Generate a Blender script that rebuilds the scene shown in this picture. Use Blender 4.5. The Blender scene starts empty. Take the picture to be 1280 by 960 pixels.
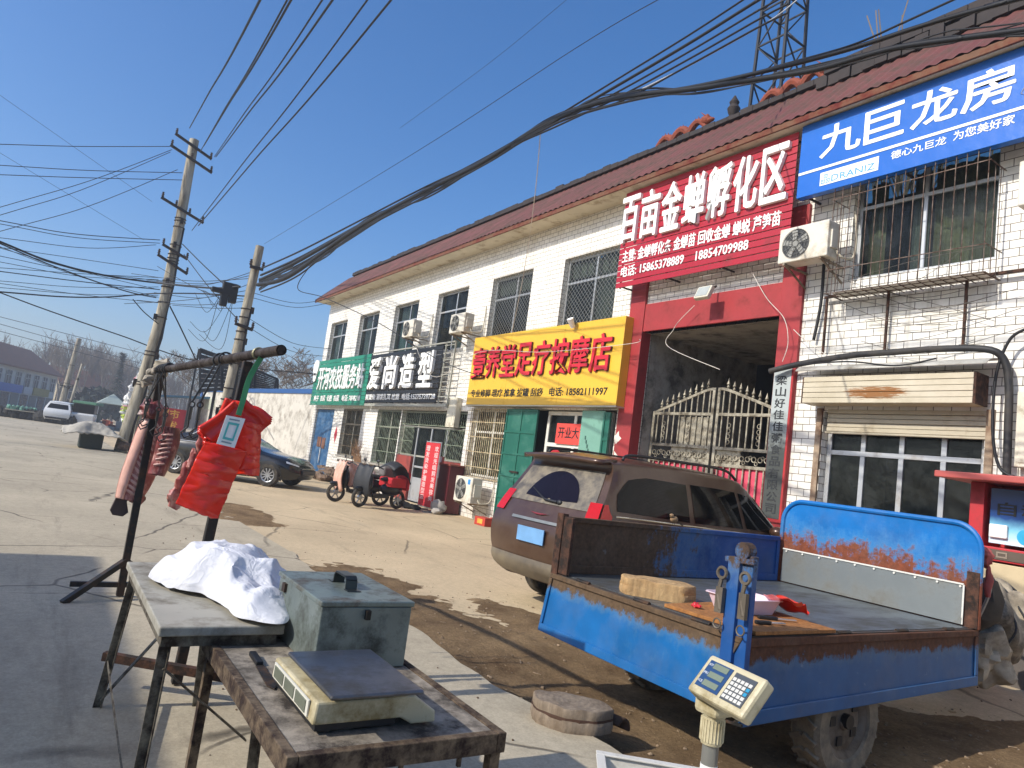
import bpy, math, random
from mathutils import Vector, Matrix, noise
R_ = math.radians
random.seed(7)
C = bpy.context.scene.collection
SC = bpy.context.scene
# ---------------------------------------------------------------- camera
YAW, PITCH, ROLL, FPX, EYE = R_(57.2), R_(6.42), R_(7.63), 882.0, 1.55
_cy, _sy, _cp, _sp = math.cos(YAW), math.sin(YAW), math.cos(PITCH), math.sin(PITCH)
FW = Vector((-_sy * _cp, _cy * _cp, _sp))
_r0 = Vector((_cy, _sy, 0)); _u0 = _r0.cross(FW)
RT = _r0 * math.cos(ROLL) + _u0 * math.sin(ROLL)
UP = -_r0 * math.sin(ROLL) + _u0 * math.cos(ROLL)
cd = bpy.data.cameras.new('camera'); cam = bpy.data.objects.new('camera', cd); C.objects.link(cam)
cd.sensor_width = 36; cd.lens = FPX / 1280 * 36; cd.clip_start = .05; cd.clip_end = 3000
M = Matrix.Identity(4)
for i in range(3):
    M[i][0] = RT[i]; M[i][1] = UP[i]; M[i][2] = -FW[i]
M[0][3], M[1][3], M[2][3] = 0, 0, EYE
cam.matrix_world = M
SC.camera = cam
# ---------------------------------------------------------------- light
SUN_EL, SUN_AZ = 35.0, 3.0      # light travels towards +Y, a little to +X
w = bpy.data.worlds.new('World'); SC.world = w; w.use_nodes = True
nt = w.node_tree; sky = nt.nodes.new('ShaderNodeTexSky'); sky.sky_type = 'NISHITA'; sky.sun_disc = False
sky.sun_elevation = R_(SUN_EL); sky.sun_rotation = R_(180 + SUN_AZ); sky.air_density = 1.0; sky.dust_density = 2.2; sky.ozone_density = 5.0
bg = nt.nodes['Background']; bg.inputs[1].default_value = .15
hs_ = nt.nodes.new('ShaderNodeHueSaturation'); hs_.inputs['Saturation'].default_value = 1.27; hs_.inputs['Hue'].default_value = .503; nt.links.new(sky.outputs[0], hs_.inputs['Color']); nt.links.new(hs_.outputs[0], bg.inputs[0])
sl = bpy.data.lights.new('sun', 'SUN'); sl.energy = 3.75; sl.angle = R_(.5); sl.color = (1, .945, .86)
so = bpy.data.objects.new('sun', sl); C.objects.link(so)
ce = math.cos(R_(SUN_EL))
so.rotation_euler = Vector((math.sin(R_(SUN_AZ)) * ce, math.cos(R_(SUN_AZ)) * ce, -math.sin(R_(SUN_EL)))).to_track_quat('-Z', 'Y').to_euler()
so.location = (-5, -30, 30)
SC.view_settings.view_transform = 'Standard'; SC.view_settings.look = 'None'
SC.view_settings.exposure = 0.38; SC.view_settings.gamma = 1; SC.view_settings.use_curve_mapping = False
# ---------------------------------------------------------------- survey helpers: sight lines to real distances
def ray(px, py): return RT * ((px - 640) / FPX) - UP * ((py - 480) / FPX) + FW
def hit(px, py, ax, v):
    d = ray(px, py); o = (0, 0, EYE)[ax]
    return Vector((0, 0, EYE)) + d * ((v - o) / d[ax])
def G(px, py, z=0.0): return hit(px, py, 2, z)
def F(px, py, y=9.7): return hit(px, py, 1, y)
def PX(px, py, x): return hit(px, py, 0, x)
# ---------------------------------------------------------------- materials
def lin(h):
    h = h.lstrip('#'); o = []
    for i in (0, 2, 4):
        c = int(h[i:i+2], 16) / 255; o.append(c / 12.92 if c <= .04045 else ((c + .055) / 1.055) ** 2.4)
    return tuple(o)
def col(c): return (*lin(c), 1) if isinstance(c, str) else (*c, 1)
class NT:
    def __init__(s, name):
        s.m = bpy.data.materials.new(name); s.m.use_nodes = True; s.t = s.m.node_tree
        s.b = s.t.nodes['Principled BSDF']; s.o = s.t.nodes['Material Output']
    def n(s, typ, ins=None, **kw):
        x = s.t.nodes.new('ShaderNode' + typ)
        for k, v in kw.items(): setattr(x, k, v)
        for k, v in (ins or {}).items():
            if hasattr(v, 'is_linked') or hasattr(v, 'links'): s.t.links.new(v, x.inputs[k])
            else: x.inputs[k].default_value = v
        return x
    def l(s, a, b): s.t.links.new(a, b)
    def coord(s, kind='Object', scale=(1, 1, 1)):
        c = s.n('NewGeometry').outputs['Position'] if kind == 'World' else s.n('TexCoord').outputs[kind]
        if tuple(scale) != (1, 1, 1): c = s.n('Mapping', {'Vector': c, 'Scale': scale}).outputs[0]
        return c
    def noise(s, c, scale, detail=5, rough=.6): return s.n('TexNoise', {'Vector': c, 'Scale': scale, 'Detail': detail, 'Roughness': rough}).outputs[0]
    def ramp(s, f, lo, hi, a=(0, 0, 0, 1), b=(1, 1, 1, 1)):
        r = s.n('ValToRGB', {0: f}); e = r.color_ramp.elements
        e[0].position = max(0, min(1, lo)); e[1].position = max(0, min(1, hi)); e[0].color = a; e[1].color = b
        return r.outputs[0]
    def mix(s, f, a, b, bt='MIX'):
        x = s.n('Mix', data_type='RGBA', blend_type=bt)
        for i, v in ((0, f), (6, a), (7, b)):
            if hasattr(v, 'links'): s.t.links.new(v, x.inputs[i])
            else: x.inputs[i].default_value = v
        return x.outputs[2]
    def math(s, op, a, b=0.0, clamp=False):
        x = s.n('Math', {0: a, 1: b}, operation=op, use_clamp=clamp); return x.outputs[0]
    def bump(s, h, strength=.3, dist=.02):
        b = s.n('Bump', {'Height': h, 'Strength': strength, 'Distance': dist}); s.l(b.outputs[0], s.b.inputs['Normal'])
_mats = {}
def surf(name, c, rough=.6, metal=0, var=.18, scale=4, bump=0, bscale=30, bdist=.01, spec=.5, kind='Object', dirt=None, damt=.35, dscale=2.0, stretch=(1, 1, 1), emit=0):
    """a surface of one colour with uneven tone, optional stains and grain"""
    if name in _mats: return _mats[name]
    n = NT(name); co = n.coord(kind, stretch); b = n.b
    base = col(c); f = n.noise(co, scale, 6)
    dk = tuple(max(0, x * (1 - var)) for x in base[:3]) + (1,); lt = tuple(min(1, x * (1 + var)) for x in base[:3]) + (1,)
    cc = n.ramp(f, .3, .7, dk, lt)
    if dirt:
        m = n.ramp(n.noise(co, dscale, 9, .7), .62 - damt * .5, .78 - damt * .4)
        cc = n.mix(m, cc, col(dirt))
        n.l(n.math('ADD', n.math('MULTIPLY', m, .3), rough, True), b.inputs['Roughness'])
    else:
        n.l(n.math('ADD', n.math('MULTIPLY', f, .16), rough - .08, True), b.inputs['Roughness'])
    n.l(cc, b.inputs['Base Color']); b.inputs['Metallic'].default_value = metal
    b.inputs['Specular IOR Level'].default_value = spec
    if bump: n.bump(n.noise(co, bscale, 5), bump, bdist)
    if emit:
        n.l(cc, b.inputs['Emission Color']); b.inputs['Emission Strength'].default_value = emit
    _mats[name] = n.m; return n.m
def worn(name, c, rust, ax, a, b_, k=.9, thr=.62, scale=7, rough=.45, c2=None):
    """painted steel with rust that grows towards one edge (axis ax, coordinate a -> b_)"""
    n = NT(name); co = n.coord(); s = n.n('SeparateXYZ', {0: co}).outputs[ax]
    g = n.n('MapRange', {0: s, 1: a, 2: b_, 3: 0.0, 4: 1.0}).outputs[0]
    stk = n.noise(n.coord('Object', (13, 13, .9)), 1.6, 5, .7)
    nz = n.math('ADD', n.math('MULTIPLY', n.noise(co, scale, 9, .72), .75), n.math('MULTIPLY', n.noise(co, scale * 6, 6, .7), .28)); big = n.noise(co, 1.7, 3)
    v = n.math('MULTIPLY', n.math('ADD', n.math('ADD', nz, n.math('MULTIPLY', g, k)), n.math('ADD', n.math('MULTIPLY', big, .3), n.math('MULTIPLY', stk, .34))), .5)
    m = n.ramp(v, thr * .5, thr * .5 + .06); m2 = n.ramp(v, thr * .5 - .1, thr * .5 + .01)
    base = n.ramp(n.noise(co, 3, 7), .3, .7, tuple(x * .78 for x in lin(c)) + (1,), tuple(min(1, x * 1.2) for x in lin(c)) + (1,))
    fade = n.mix(n.math('MULTIPLY', m2, .35), base, col(c2 or '#5f7f8f'))
    rs = n.ramp(n.noise(co, 26, 6, .7), .3, .7, tuple(x * .55 for x in lin(rust)) + (1,), tuple(min(1, x * 1.3) for x in lin(rust)) + (1,))
    cc = n.mix(m, fade, rs)
    scr = n.ramp(n.noise(n.coord('Object', (60, 3, 3)), 3, 3), .68, .74)
    cc = n.mix(n.math('MULTIPLY', scr, .22), cc, col('#8fa0a8'))
    dust = n.ramp(n.noise(co, 5, 8), .45, .8)
    cc = n.mix(n.math('MULTIPLY', dust, .12), cc, col('#9a8f7c'))
    n.l(cc, n.b.inputs['Base Color'])
    n.l(n.math('ADD', n.math('MULTIPLY', m, .4), rough, True), n.b.inputs['Roughness'])
    n.b.inputs['Specular IOR Level'].default_value = .3
    n.bump(n.math('ADD', n.math('ADD', m, n.math('MULTIPLY', nz, .5)), n.math('MULTIPLY', n.noise(co, 2.2, 2), 3.0)), .3, .006)
    return n.m
def glass(name, tint='#20262a', t=.5):
    n = NT(name)
    tr = n.n('BsdfTransparent', {0: col('#dde5e2')}); gl = n.n('BsdfPrincipled', {'Base Color': col(tint), 'Roughness': .06, 'IOR': 1.5})
    co = n.coord('World'); d = n.ramp(n.noise(co, 3.5, 8, .7), .35, .8)
    fac = n.math('SUBTRACT', 1.0, n.math('MULTIPLY', n.math('SUBTRACT', 1.0, n.math('MULTIPLY', d, .5)), t))
    mx = n.n('MixShader', {0: fac, 1: tr.outputs[0], 2: gl.outputs[0]})
    n.l(n.ramp(d, 0, 1, (.03, .03, .03, 1), (.3, .3, .3, 1)), gl.inputs['Roughness'])
    n.l(n.mix(n.math('MULTIPLY', d, .35), col(tint), col('#6f7068')), gl.inputs['Base Color'])
    n.l(mx.outputs[0], n.o.inputs[0]); return n.m
# ---------------------------------------------------------------- mesh helpers
def basis(d):
    d = Vector(d).normalized(); a = Vector((0, 0, 1)) if abs(d.z) < .9 else Vector((1, 0, 0))
    u = d.cross(a).normalized(); return u, d.cross(u).normalized(), d
class MB:
    def __init__(s): s.v = []; s.f = []
    def add(s, vs, fs):
        o = len(s.v); s.v += [tuple(v) for v in vs]; s.f += [tuple(i + o for i in f) for f in fs]; return s
    def box(s, x0, x1, y0, y1, z0, z1, M=None):
        vs = [Vector((x, y, z)) for z in (z0, z1) for y in (y0, y1) for x in (x0, x1)]
        if M is not None: vs = [M @ v for v in vs]
        return s.add(vs, [(0, 2, 3, 1), (4, 5, 7, 6), (0, 1, 5, 4), (2, 6, 7, 3), (0, 4, 6, 2), (1, 3, 7, 5)])
    def bar(s, p0, p1, w=.03, h=None, up=(0, 0, 1)):
        p0, p1 = Vector(p0), Vector(p1); h = h or w; d = (p1 - p0).normalized(); up = Vector(up)
        if abs(d.dot(up)) > .98: up = Vector((1, 0, 0))
        u = d.cross(up).normalized() * (w / 2); v = u.cross(d).normalized() * (h / 2)
        return s.add([p + a * u + b * v for p in (p0, p1) for a, b in ((-1, -1), (1, -1), (1, 1), (-1, 1))],
                     [(0, 1, 2, 3), (7, 6, 5, 4), (0, 4, 5, 1), (1, 5, 6, 2), (2, 6, 7, 3), (3, 7, 4, 0)])
    def cyl(s, p0, p1, r0, r1=None, n=12, cap=True):
        r1 = r0 if r1 is None else r1; p0, p1 = Vector(p0), Vector(p1); u, v, d = basis(p1 - p0)
        vs = [p + (u * math.cos(a) + v * math.sin(a)) * r for p, r in ((p0, r0), (p1, r1)) for a in [2 * math.pi * i / n for i in range(n)]]
        fs = [(i, i + n, (i + 1) % n + n, (i + 1) % n) for i in range(n)]
        if cap: fs += [tuple(range(n)), tuple(range(2 * n - 1, n - 1, -1))]
        return s.add(vs, fs)
    def tube(s, pts, r, n=6, close=False):
        pts = [Vector(p) for p in pts]; m = len(pts); o = len(s.v); pu = None
        for i, p in enumerate(pts):
            d = (pts[min(i + 1, m - 1)] - pts[max(i - 1, 0)])
            if close: d = pts[(i + 1) % m] - pts[i - 1]
            u, v, d = basis(d)
            if pu is not None:
                u = (pu - d * pu.dot(d)); u = u.normalized() if u.length > 1e-6 else basis(d)[0]; v = d.cross(u)
            pu = u; rr = r[i] if isinstance(r, (list, tuple)) else r
            s.v += [tuple(p + (u * math.cos(2 * math.pi * k / n) + v * math.sin(2 * math.pi * k / n)) * rr) for k in range(n)]
        for i in range(m if close else m - 1):
            j = (i + 1) % m
            s.f += [(o + i * n + k, o + i * n + (k + 1) % n, o + j * n + (k + 1) % n, o + j * n + k) for k in range(n)]
        if not close: s.f += [tuple(o + k for k in range(n))[::-1], tuple(o + (m - 1) * n + k for k in range(n))]
        return s
    def ell(s, c, r, nu=14, nv=9, M=None, jit=0):
        c = Vector(c); vs = []; r = (r, r, r) if not isinstance(r, (tuple, list)) else r
        for j in range(nv + 1):
            t = math.pi * j / nv
            for i in range(nu):
                a = 2 * math.pi * i / nu; p = Vector((r[0] * math.sin(t) * math.cos(a), r[1] * math.sin(t) * math.sin(a), r[2] * math.cos(t)))
                if jit: p *= 1 + jit * noise.noise(p * (2.2 / max(r)) + c * 3)
                if M is not None: p = M @ p
                vs.append(c + p)
        return s.add(vs, [(j * nu + i, (j + 1) * nu + i, (j + 1) * nu + (i + 1) % nu, j * nu + (i + 1) % nu) for j in range(nv) for i in range(nu)])
    def prism(s, pts, off):
        pts = [Vector(p) for p in pts]; off = Vector(off); n = len(pts)
        return s.add(pts + [p + off for p in pts], [tuple(range(n))[::-1], tuple(range(n, 2 * n))] + [(i, (i + 1) % n, (i + 1) % n + n, i + n) for i in range(n)])
    def quad(s, a, b, c, d): return s.add([a, b, c, d], [(0, 1, 2, 3)])
    def grid(s, nu, nv, fn, wrapu=False):
        vs = [fn(i / (nu if wrapu else nu - 1), j / (nv - 1)) for j in range(nv) for i in range(nu)]
        return s.add(vs, [(j * nu + i, j * nu + (i + 1) % nu, (j + 1) * nu + (i + 1) % nu, (j + 1) * nu + i) for j in range(nv - 1) for i in range(nu if wrapu else nu - 1)])
    def torus(s, c, ax, R, r, nu=28, nv=8, flat=1.0):
        c = Vector(c); u, v, d = basis(ax)
        def fn(i, j):
            a, b = 2 * math.pi * i, 2 * math.pi * j
            return c + (u * math.cos(a) + v * math.sin(a)) * (R + r * math.cos(b)) + d * (r * flat * math.sin(b))
        return s.grid(nu, nv + 1, fn, True)
    def lathe(s, c, ax, prof, n=24):
        c = Vector(c); u, v, d = basis(ax); m = len(prof)
        return s.add([c + d * h + (u * math.cos(2 * math.pi * i / n) + v * math.sin(2 * math.pi * i / n)) * r for r, h in prof for i in range(n)],
                     [(j * n + i, j * n + (i + 1) % n, (j + 1) * n + (i + 1) % n, (j + 1) * n + i) for j in range(m - 1) for i in range(n)])
def obj(name, mb, m, parent=None, bev=0, smooth=False, world=True, solid=0, sub=0):
    me = bpy.data.meshes.new(name); vs = mb.v
    if parent is not None and world:
        mi = root_of(parent).matrix_basis.inverted(); vs = [tuple(mi @ Vector(v)) for v in vs]
    me.from_pydata(vs, [], mb.f); me.update(); me.materials.append(m)
    o = bpy.data.objects.new(name, me); C.objects.link(o)
    if parent is not None: o.parent = parent
    if smooth:
        for p in me.polygons: p.use_smooth = True
        if smooth != 'all':
            try: me.set_sharp_from_angle(angle=R_(40))
            except Exception: pass
    if sub:
        x = o.modifiers.new('sub', 'SUBSURF'); x.levels = x.render_levels = sub
    if solid:
        x = o.modifiers.new('solid', 'SOLIDIFY'); x.thickness = solid; x.offset = 0
    if bev:
        x = o.modifiers.new('bev', 'BEVEL'); x.width = bev; x.segments = 2; x.limit_method = 'ANGLE'; x.angle_limit = R_(50)
    return o
def root_of(o):
    while o.parent: o = o.parent
    return o
def tag(o, label, cat, group=None, kind=None):
    o['label'] = label; o['category'] = cat
    if group: o['group'] = group
    if kind: o['kind'] = kind
    return o
def thing(name, label, cat, loc=(0, 0, 0), rz=0, group=None):
    o = bpy.data.objects.new(name, None); C.objects.link(o); o.empty_display_size = .2
    o.location = loc; o.rotation_euler = (0, 0, rz); o.matrix_basis = Matrix.Translation(loc) @ Matrix.Rotation(rz, 4, 'Z')
    return tag(o, label, cat, group)
def struct(name, mb, m, kind='structure', **k):
    o = obj(name, mb, m, **k); o['kind'] = kind; return o
def dup(root, loc, rz, label, sc=1.0):
    r = root.copy(); C.objects.link(r); r.location = loc; r.rotation_euler = (0, 0, rz); r.scale = (sc, sc, sc); r['label'] = label
    for ch in list(root.children):
        c = ch.copy(); C.objects.link(c); c.parent = r
        for g in list(ch.children):
            d = g.copy(); C.objects.link(d); d.parent = c
    return r
_gl = {}
def glyphs(s, bold=.025, ext=.5):
    k = (s, bold, ext)
    if k in _gl: return _gl[k]
    cu = bpy.data.curves.new('t', 'FONT'); cu.body = s; cu.offset = bold; cu.extrude = ext; cu.resolution_u = 2
    o = bpy.data.objects.new('t', cu); C.objects.link(o); bpy.context.view_layer.update()
    me = bpy.data.meshes.new_from_object(o.evaluated_get(bpy.context.evaluated_depsgraph_get()))
    vs = [v.co.copy() for v in me.vertices]; fs = [tuple(p.vertices) for p in me.polygons]
    bpy.data.objects.remove(o); bpy.data.curves.remove(cu); bpy.data.meshes.remove(me)
    x0, x1 = min(v.x for v in vs), max(v.x for v in vs); y0, y1 = min(v.y for v in vs), max(v.y for v in vs)
    vs = [((v.x - x0) / (x1 - x0), (v.y - y0) / (y1 - y0), v.z + ext) for v in vs]
    _gl[k] = (vs, fs); return _gl[k]
def text(mb, s, o, u, v, depth=.02, bold=.025):
    """glyphs of s fitted to the parallelogram o + u*[0,1] + v*[0,1], raised by depth towards u x v; bold thickens the strokes"""
    vs, fs = glyphs(s, .006); o, u, v = Vector(o), Vector(u), Vector(v); n = u.cross(v).normalized(); e = bold * v.length * .42
    for k, (dx, dy) in enumerate(((0, 0), (e, 0), (-e, 0), (0, e * .8), (0, -e * .8)) if bold > .005 else ((0, 0),)):
        d = depth - .0004 * k; oo = o + u.normalized() * dx + v.normalized() * dy
        mb.add([oo + u * a + v * b + n * (d * c) for a, b, c in vs], fs)
    return mb
def ftext(mb, s, p_tl, p_br, y, depth=.02, bold=.025):
    """text on a plane parallel to the facade; corners given as sight lines"""
    a, b = F(*p_tl, y), F(*p_br, y)
    return text(mb, s, (a.x, y, b.z), (b.x - a.x, 0, 0), (0, 0, a.z - b.z), depth, bold)
def crom(pts, k=8):
    pts = [Vector(p) for p in pts]; out = []
    for i in range(len(pts) - 1):
        p0, p1, p2, p3 = pts[max(i - 1, 0)], pts[i], pts[i + 1], pts[min(i + 2, len(pts) - 1)]
        for j in range(k):
            t = j / k; out.append(.5 * ((2 * p1) + (p2 - p0) * t + (2 * p0 - 5 * p1 + 4 * p2 - p3) * t * t + (3 * p1 - p0 - 3 * p2 + p3) * t ** 3))
    return out + [pts[-1]]
# shared materials
WHITE_M = surf('white_metal', '#d8d6cc', .4, var=.06, dirt='#a89c88', damt=.15)
ALU = surf('aluminium', '#b8babb', .4, .5, var=.08, dirt='#8d8578', damt=.2)
BLACK = surf('black_plastic', '#17181a', .5, var=.2)
RUBBER = surf('rubber', '#1d1c1b', .85, var=.25, dirt='#4c463c', damt=.45, dscale=6)
DARKMETAL = surf('dark_metal', '#2b2926', .5, .5, var=.3, dirt='#5a4332', damt=.3, dscale=8, bump=.2, bscale=40)
RUSTM = surf('rusty_steel', '#5b3b2a', .75, .3, var=.4, scale=9, dirt='#2e2722', damt=.45, dscale=12, bump=.3, bscale=50)
CABLE = surf('cable_black', '#121214', .55, var=.1)
REDPAINT = surf('red_paint', '#b32528', .5, var=.1, dirt='#8d2a28', damt=.3)
GLASSM = glass('window_glass', '#1a2125', .84)
CARGLASS = surf('car_glass', '#08090a', .05, var=.2, scale=2, spec=.16)
LETW = surf('white_lettering', '#f0efe9', .4, var=.03)
LETB = surf('black_lettering', '#141414', .5, var=.05)
PVCW = surf('cream_plastic', '#cfc9b4', .45, var=.06, dirt='#8d8266', damt=.2, dscale=5)
# ================================================================ ground
def tyremarks(n, co, cc):
    x = n.n('SeparateXYZ', {0: co}); yy = n.math('ADD', x.outputs[1], n.math('MULTIPLY', n.noise(n.coord('World', (.08, .02, 1)), 1.0, 2), 5.0))
    fr = n.math('FRACT', n.math('MULTIPLY', yy, .55)); d = n.math('ABSOLUTE', n.math('SUBTRACT', fr, .5)); b = n.ramp(d, .03, .1, (1, 1, 1, 1), (0, 0, 0, 1))
    g_ = n.ramp(n.noise(n.coord('World', (.3, 3, 1)), 1.6, 8, .75), .5, .68)
    return n.mix(n.math('MULTIPLY', n.math('MULTIPLY', b, g_), .45), cc, col('#6a6152'))
def concrete(name, c, joint=None, crack=.5, wet='#6f6453'):
    n = NT(name); co = n.coord('World'); b = n.b
    base = lin(c)
    f = n.ramp(n.noise(co, .35, 8, .65), .3, .72, tuple(x * .74 for x in base) + (1,), tuple(x * 1.12 for x in base) + (1,))
    fine = n.ramp(n.noise(co, 14, 8, .75), .25, .8, (.72, .72, .72, 1), (1.08, 1.08, 1.08, 1))
    cc = n.mix(1.0, f, fine, 'MULTIPLY')
    st = n.ramp(n.noise(n.coord('World', (.55, 1.6, 1)), .8, 9, .7), .56, .74)
    cc = n.mix(n.math('MULTIPLY', st, .5), cc, col(wet))
    pale = n.ramp(n.noise(n.coord('World', (.25, 1.2, 1)), 1.3, 7, .7), .58, .8)
    cc = n.mix(n.math('MULTIPLY', pale, .4), cc, col('#b3a690'))
    # cracks
    wco = n.mix(.12, co, n.n('TexNoise', {'Vector': co, 'Scale': 1.5, 'Detail': 6}).outputs[1], 'LINEAR_LIGHT')
    vo = n.n('TexVoronoi', {'Vector': wco, 'Scale': .33}, feature='DISTANCE_TO_EDGE').outputs[0]
    ck = n.ramp(vo, .0025, .007, (1, 1, 1, 1), (0, 0, 0, 1))
    gate = n.ramp(n.noise(co, .4, 2), .46, .52)
    ck = n.math('MULTIPLY', n.math('MULTIPLY', ck, gate), crack)
    cc = n.mix(ck, cc, col('#3a342c'))
    sp = n.ramp(n.n('TexVoronoi', {'Vector': co, 'Scale': 9.0}).outputs[0], .035, .06, (1, 1, 1, 1), (0, 0, 0, 1))
    cc = n.mix(n.math('MULTIPLY', n.math('MULTIPLY', sp, n.ramp(n.noise(co, 1.1, 2), .52, .6)), .6), cc, col('#40382e'))
    cc = tyremarks(n, co, cc)
    if joint:
        xx = n.n('SeparateXYZ', {0: wco}); jf = n.math('ABSOLUTE', n.math('SUBTRACT', n.math('FRACT', n.math('MULTIPLY', xx.outputs[0], 1 / joint)), .5))
        jj = n.math('MULTIPLY', n.ramp(jf, .0016, .0032, (1, 1, 1, 1), (0, 0, 0, 1)), n.ramp(n.noise(co, 1.2, 3), .4, .55)); cc = n.mix(n.math('MULTIPLY', jj, .75), cc, col('#3f382f'))
    gr = n.ramp(n.noise(co, 60, 4, .8), .3, .75, (.78, .78, .78, 1), (1.12, 1.12, 1.12, 1)); cc = n.mix(1.0, cc, gr, 'MULTIPLY')
    n.l(cc, b.inputs['Base Color']); b.inputs['Roughness'].default_value = .85; b.inputs['Specular IOR Level'].default_value = .25
    n.bump(n.math('SUBTRACT', n.noise(co, 22, 8, .75), n.math('MULTIPLY', ck, 2)), .35, .012)
    return n.m
YARD = concrete('yard_concrete', '#d6c09b', crack=.6)
ROAD = concrete('road_concrete', '#c2b59b', joint=4.6, crack=.8, wet='#776c5b')
def dirtmat():
    n = NT('dirt'); co = n.coord('World')
    a = n.ramp(n.noise(co, 1.6, 9, .7), .3, .7, col('#6b543c'), col('#a88d69'))
    d = n.ramp(n.noise(co, 30, 6, .8), .3, .75, (.55, .55, .55, 1), (1.2, 1.2, 1.2, 1))
    cc = n.mix(1.0, a, d, 'MULTIPLY')
    p = n.ramp(n.n('TexVoronoi', {'Vector': co, 'Scale': 26.0}).outputs[0], .1, .2, (1, 1, 1, 1), (0, 0, 0, 1))
    cc = n.mix(n.math('MULTIPLY', n.math('MULTIPLY', p, n.ramp(n.noise(co, 5, 3), .5, .6)), .7), cc, col('#b39a76'))
    at = n.n('Attribute', attribute_name='dirtmask').outputs[2]
    e = n.ramp(n.math('ADD', n.math('MULTIPLY', at, .55), n.math('MULTIPLY', n.noise(co, 4.5, 8, .75), .6)), .30, .56)
    cc = n.mix(e, col('#bfa680'), cc)
    n.l(cc, n.b.inputs['Base Color']); n.b.inputs['Roughness'].default_value = .95; n.b.inputs['Specular IOR Level'].default_value = .15
    n.bump(n.noise(co, 45, 8, .8), .9, .03)
    return n.m
DIRT = dirtmat()
def gh(x, y):
    sm = lambda t: (lambda u: u * u * (3 - 2 * u))(max(0, min(1, t)))
    return -.12 * sm((x + 5.6) / 1.6) * sm((3 - x) / 2) * sm((y - 2.85) / .35) * sm((8.4 - y) / 1.6)
g = MB(); a0, a1, b0, b1 = -9.6, 3.4, 2.4, 9.4
g.grid(131, 71, lambda u, v: (a0 + (a1 - a0) * u, b0 + (b1 - b0) * v, gh(a0 + (a1 - a0) * u, b0 + (b1 - b0) * v)))
for x0, x1, y0, y1 in ((-400, 60, -140, b0), (-400, 60, b1, 180), (-400, a0, b0, b1), (a1, 60, b0, b1)): g.quad((x0, y0, 0), (x1, y0, 0), (x1, y1, 0), (x0, y1, 0))
struct('ground', g, YARD, smooth='all')
# road slab, its ragged broken edge along the dirt
def edge_y(x): return 2.98 + .16 * noise.noise(Vector((x * .55, 3.1, 0))) + .07 * noise.noise(Vector((x * 2.3, 9.1, 0))) - (.0 if x < -4 else .05 * (x + 4))
g = MB(); xs = [-9.5 + i * .12 for i in range(110)]
pts = [(-9.5, -12.0)] + [(x, edge_y(x)) for x in xs] + [(xs[-1], -12.0)]
g.prism([(x, y, -.13) for x, y in pts], (0, 0, .152)); g.quad((-140, -12, .018), (-9.5, -12, .018), (-9.5, 3.0, .018), (-140, 1.0, .018))
struct('road', g, ROAD)
def dmask(x, y):
    n1 = noise.noise(Vector((x * .5, y * .5, 1.7))); n2 = noise.noise(Vector((x * 1.9, y * 1.9, 5.7)))
    w_ = min(1, max(0, (x + 9.2) / 3.5)); far = 3.7 + 1.1 * w_ + max(0, (x + 5.5)) * 1.25
    m = min((y - 2.72) * 2.6, (far - y) * 1.1, (x + 9.0) * .8) + n1 * .9 + n2 * .35
    e = 1 - math.hypot((x + 13.3) / 2.3, (y - 3.1) / .95)
    e2 = (1 - math.hypot((x + 5.8) / 1.6, (y - 4.4) / .6)) * 1.2
    return max(min(1.0, m), min(1.0, e * 2.0 + n1 * .8 + n2 * .6), min(1, e2))
def dz(x, y):
    m = dmask(x, y)
    return gh(x, y) - .02 + .046 * max(-.5, min(1, m)) + .014 * noise.noise(Vector((x * 3.1, y * 3.1, 0))) + .012 * noise.noise(Vector((x * 8.5, y * 8.5, 4))) + .007 * noise.noise(Vector((x * 23, y * 23, 2)))
g = MB()
def dfn(a, b, X0=-9.6, X1=3, Y0=2.4, Y1=9.4):
    x, y = X0 + a * (X1 - X0), Y0 + b * (Y1 - Y0); return (x, y, dz(x, y))
g.grid(300, 170, dfn)
g.grid(80, 60, lambda a, b: dfn(a, b, -16.4, -9.8, 1.4, 4.9))
do_ = struct('dirt_strip', g, DIRT, smooth='all')
at_ = do_.data.attributes.new('dirtmask', 'FLOAT', 'POINT')
for i_, v_ in enumerate(do_.data.vertices): at_.data[i_].value = max(0, min(1, dmask(v_.co.x, v_.co.y)))
# loose stones, chips and straw on the dirt: uncountable
g = MB(); rs = random.Random(3)
for i in range(3200):
    x = rs.uniform(-8.5, 1.5); y = rs.uniform(2.8, 7.8)
    if dmask(x, y) < .05: continue
    if rs.random() < .3 and x < -4.2: continue
    s = rs.choice((.004, .005, .006, .008, .013)) * rs.uniform(.7, 1.4); z = max(dz(x, y), gh(x, y)) + s * .3
    if rs.random() < .4:
        a = rs.uniform(0, 6.28); l = s * rs.uniform(2, 5)
        g.bar((x, y, z + .002), (x + math.cos(a) * l, y + math.sin(a) * l, z + rs.uniform(0, s)), s * .5, s * .25)
    else:
        g.ell((x, y, z), (s, s * rs.uniform(.6, 1), s * .6), 5, 4, jit=.5)
o = obj('gravel', g, surf('gravel_mix', '#86735c', .9, var=.55, scale=9, kind='World')); tag(o, 'loose stone chips and straw scattered over the brown dirt strip', 'gravel', kind='stuff')
g = MB()
for i in range(260):
    x = rs.uniform(-14, -1.5); y = rs.uniform(.9, 8.6); s = rs.uniform(.004, .011)
    g.ell((x, y, .022 + s * .3 if y < 3 else s * .3), (s, s * .8, s * .6), 5, 4, jit=.5)
o = obj('litter', g, surf('leaf_litter', '#5d4a37', .9, var=.4, scale=9, kind='World')); tag(o, 'small dark pebbles and leaf bits dotted about the concrete', 'litter', kind='stuff')
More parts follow.
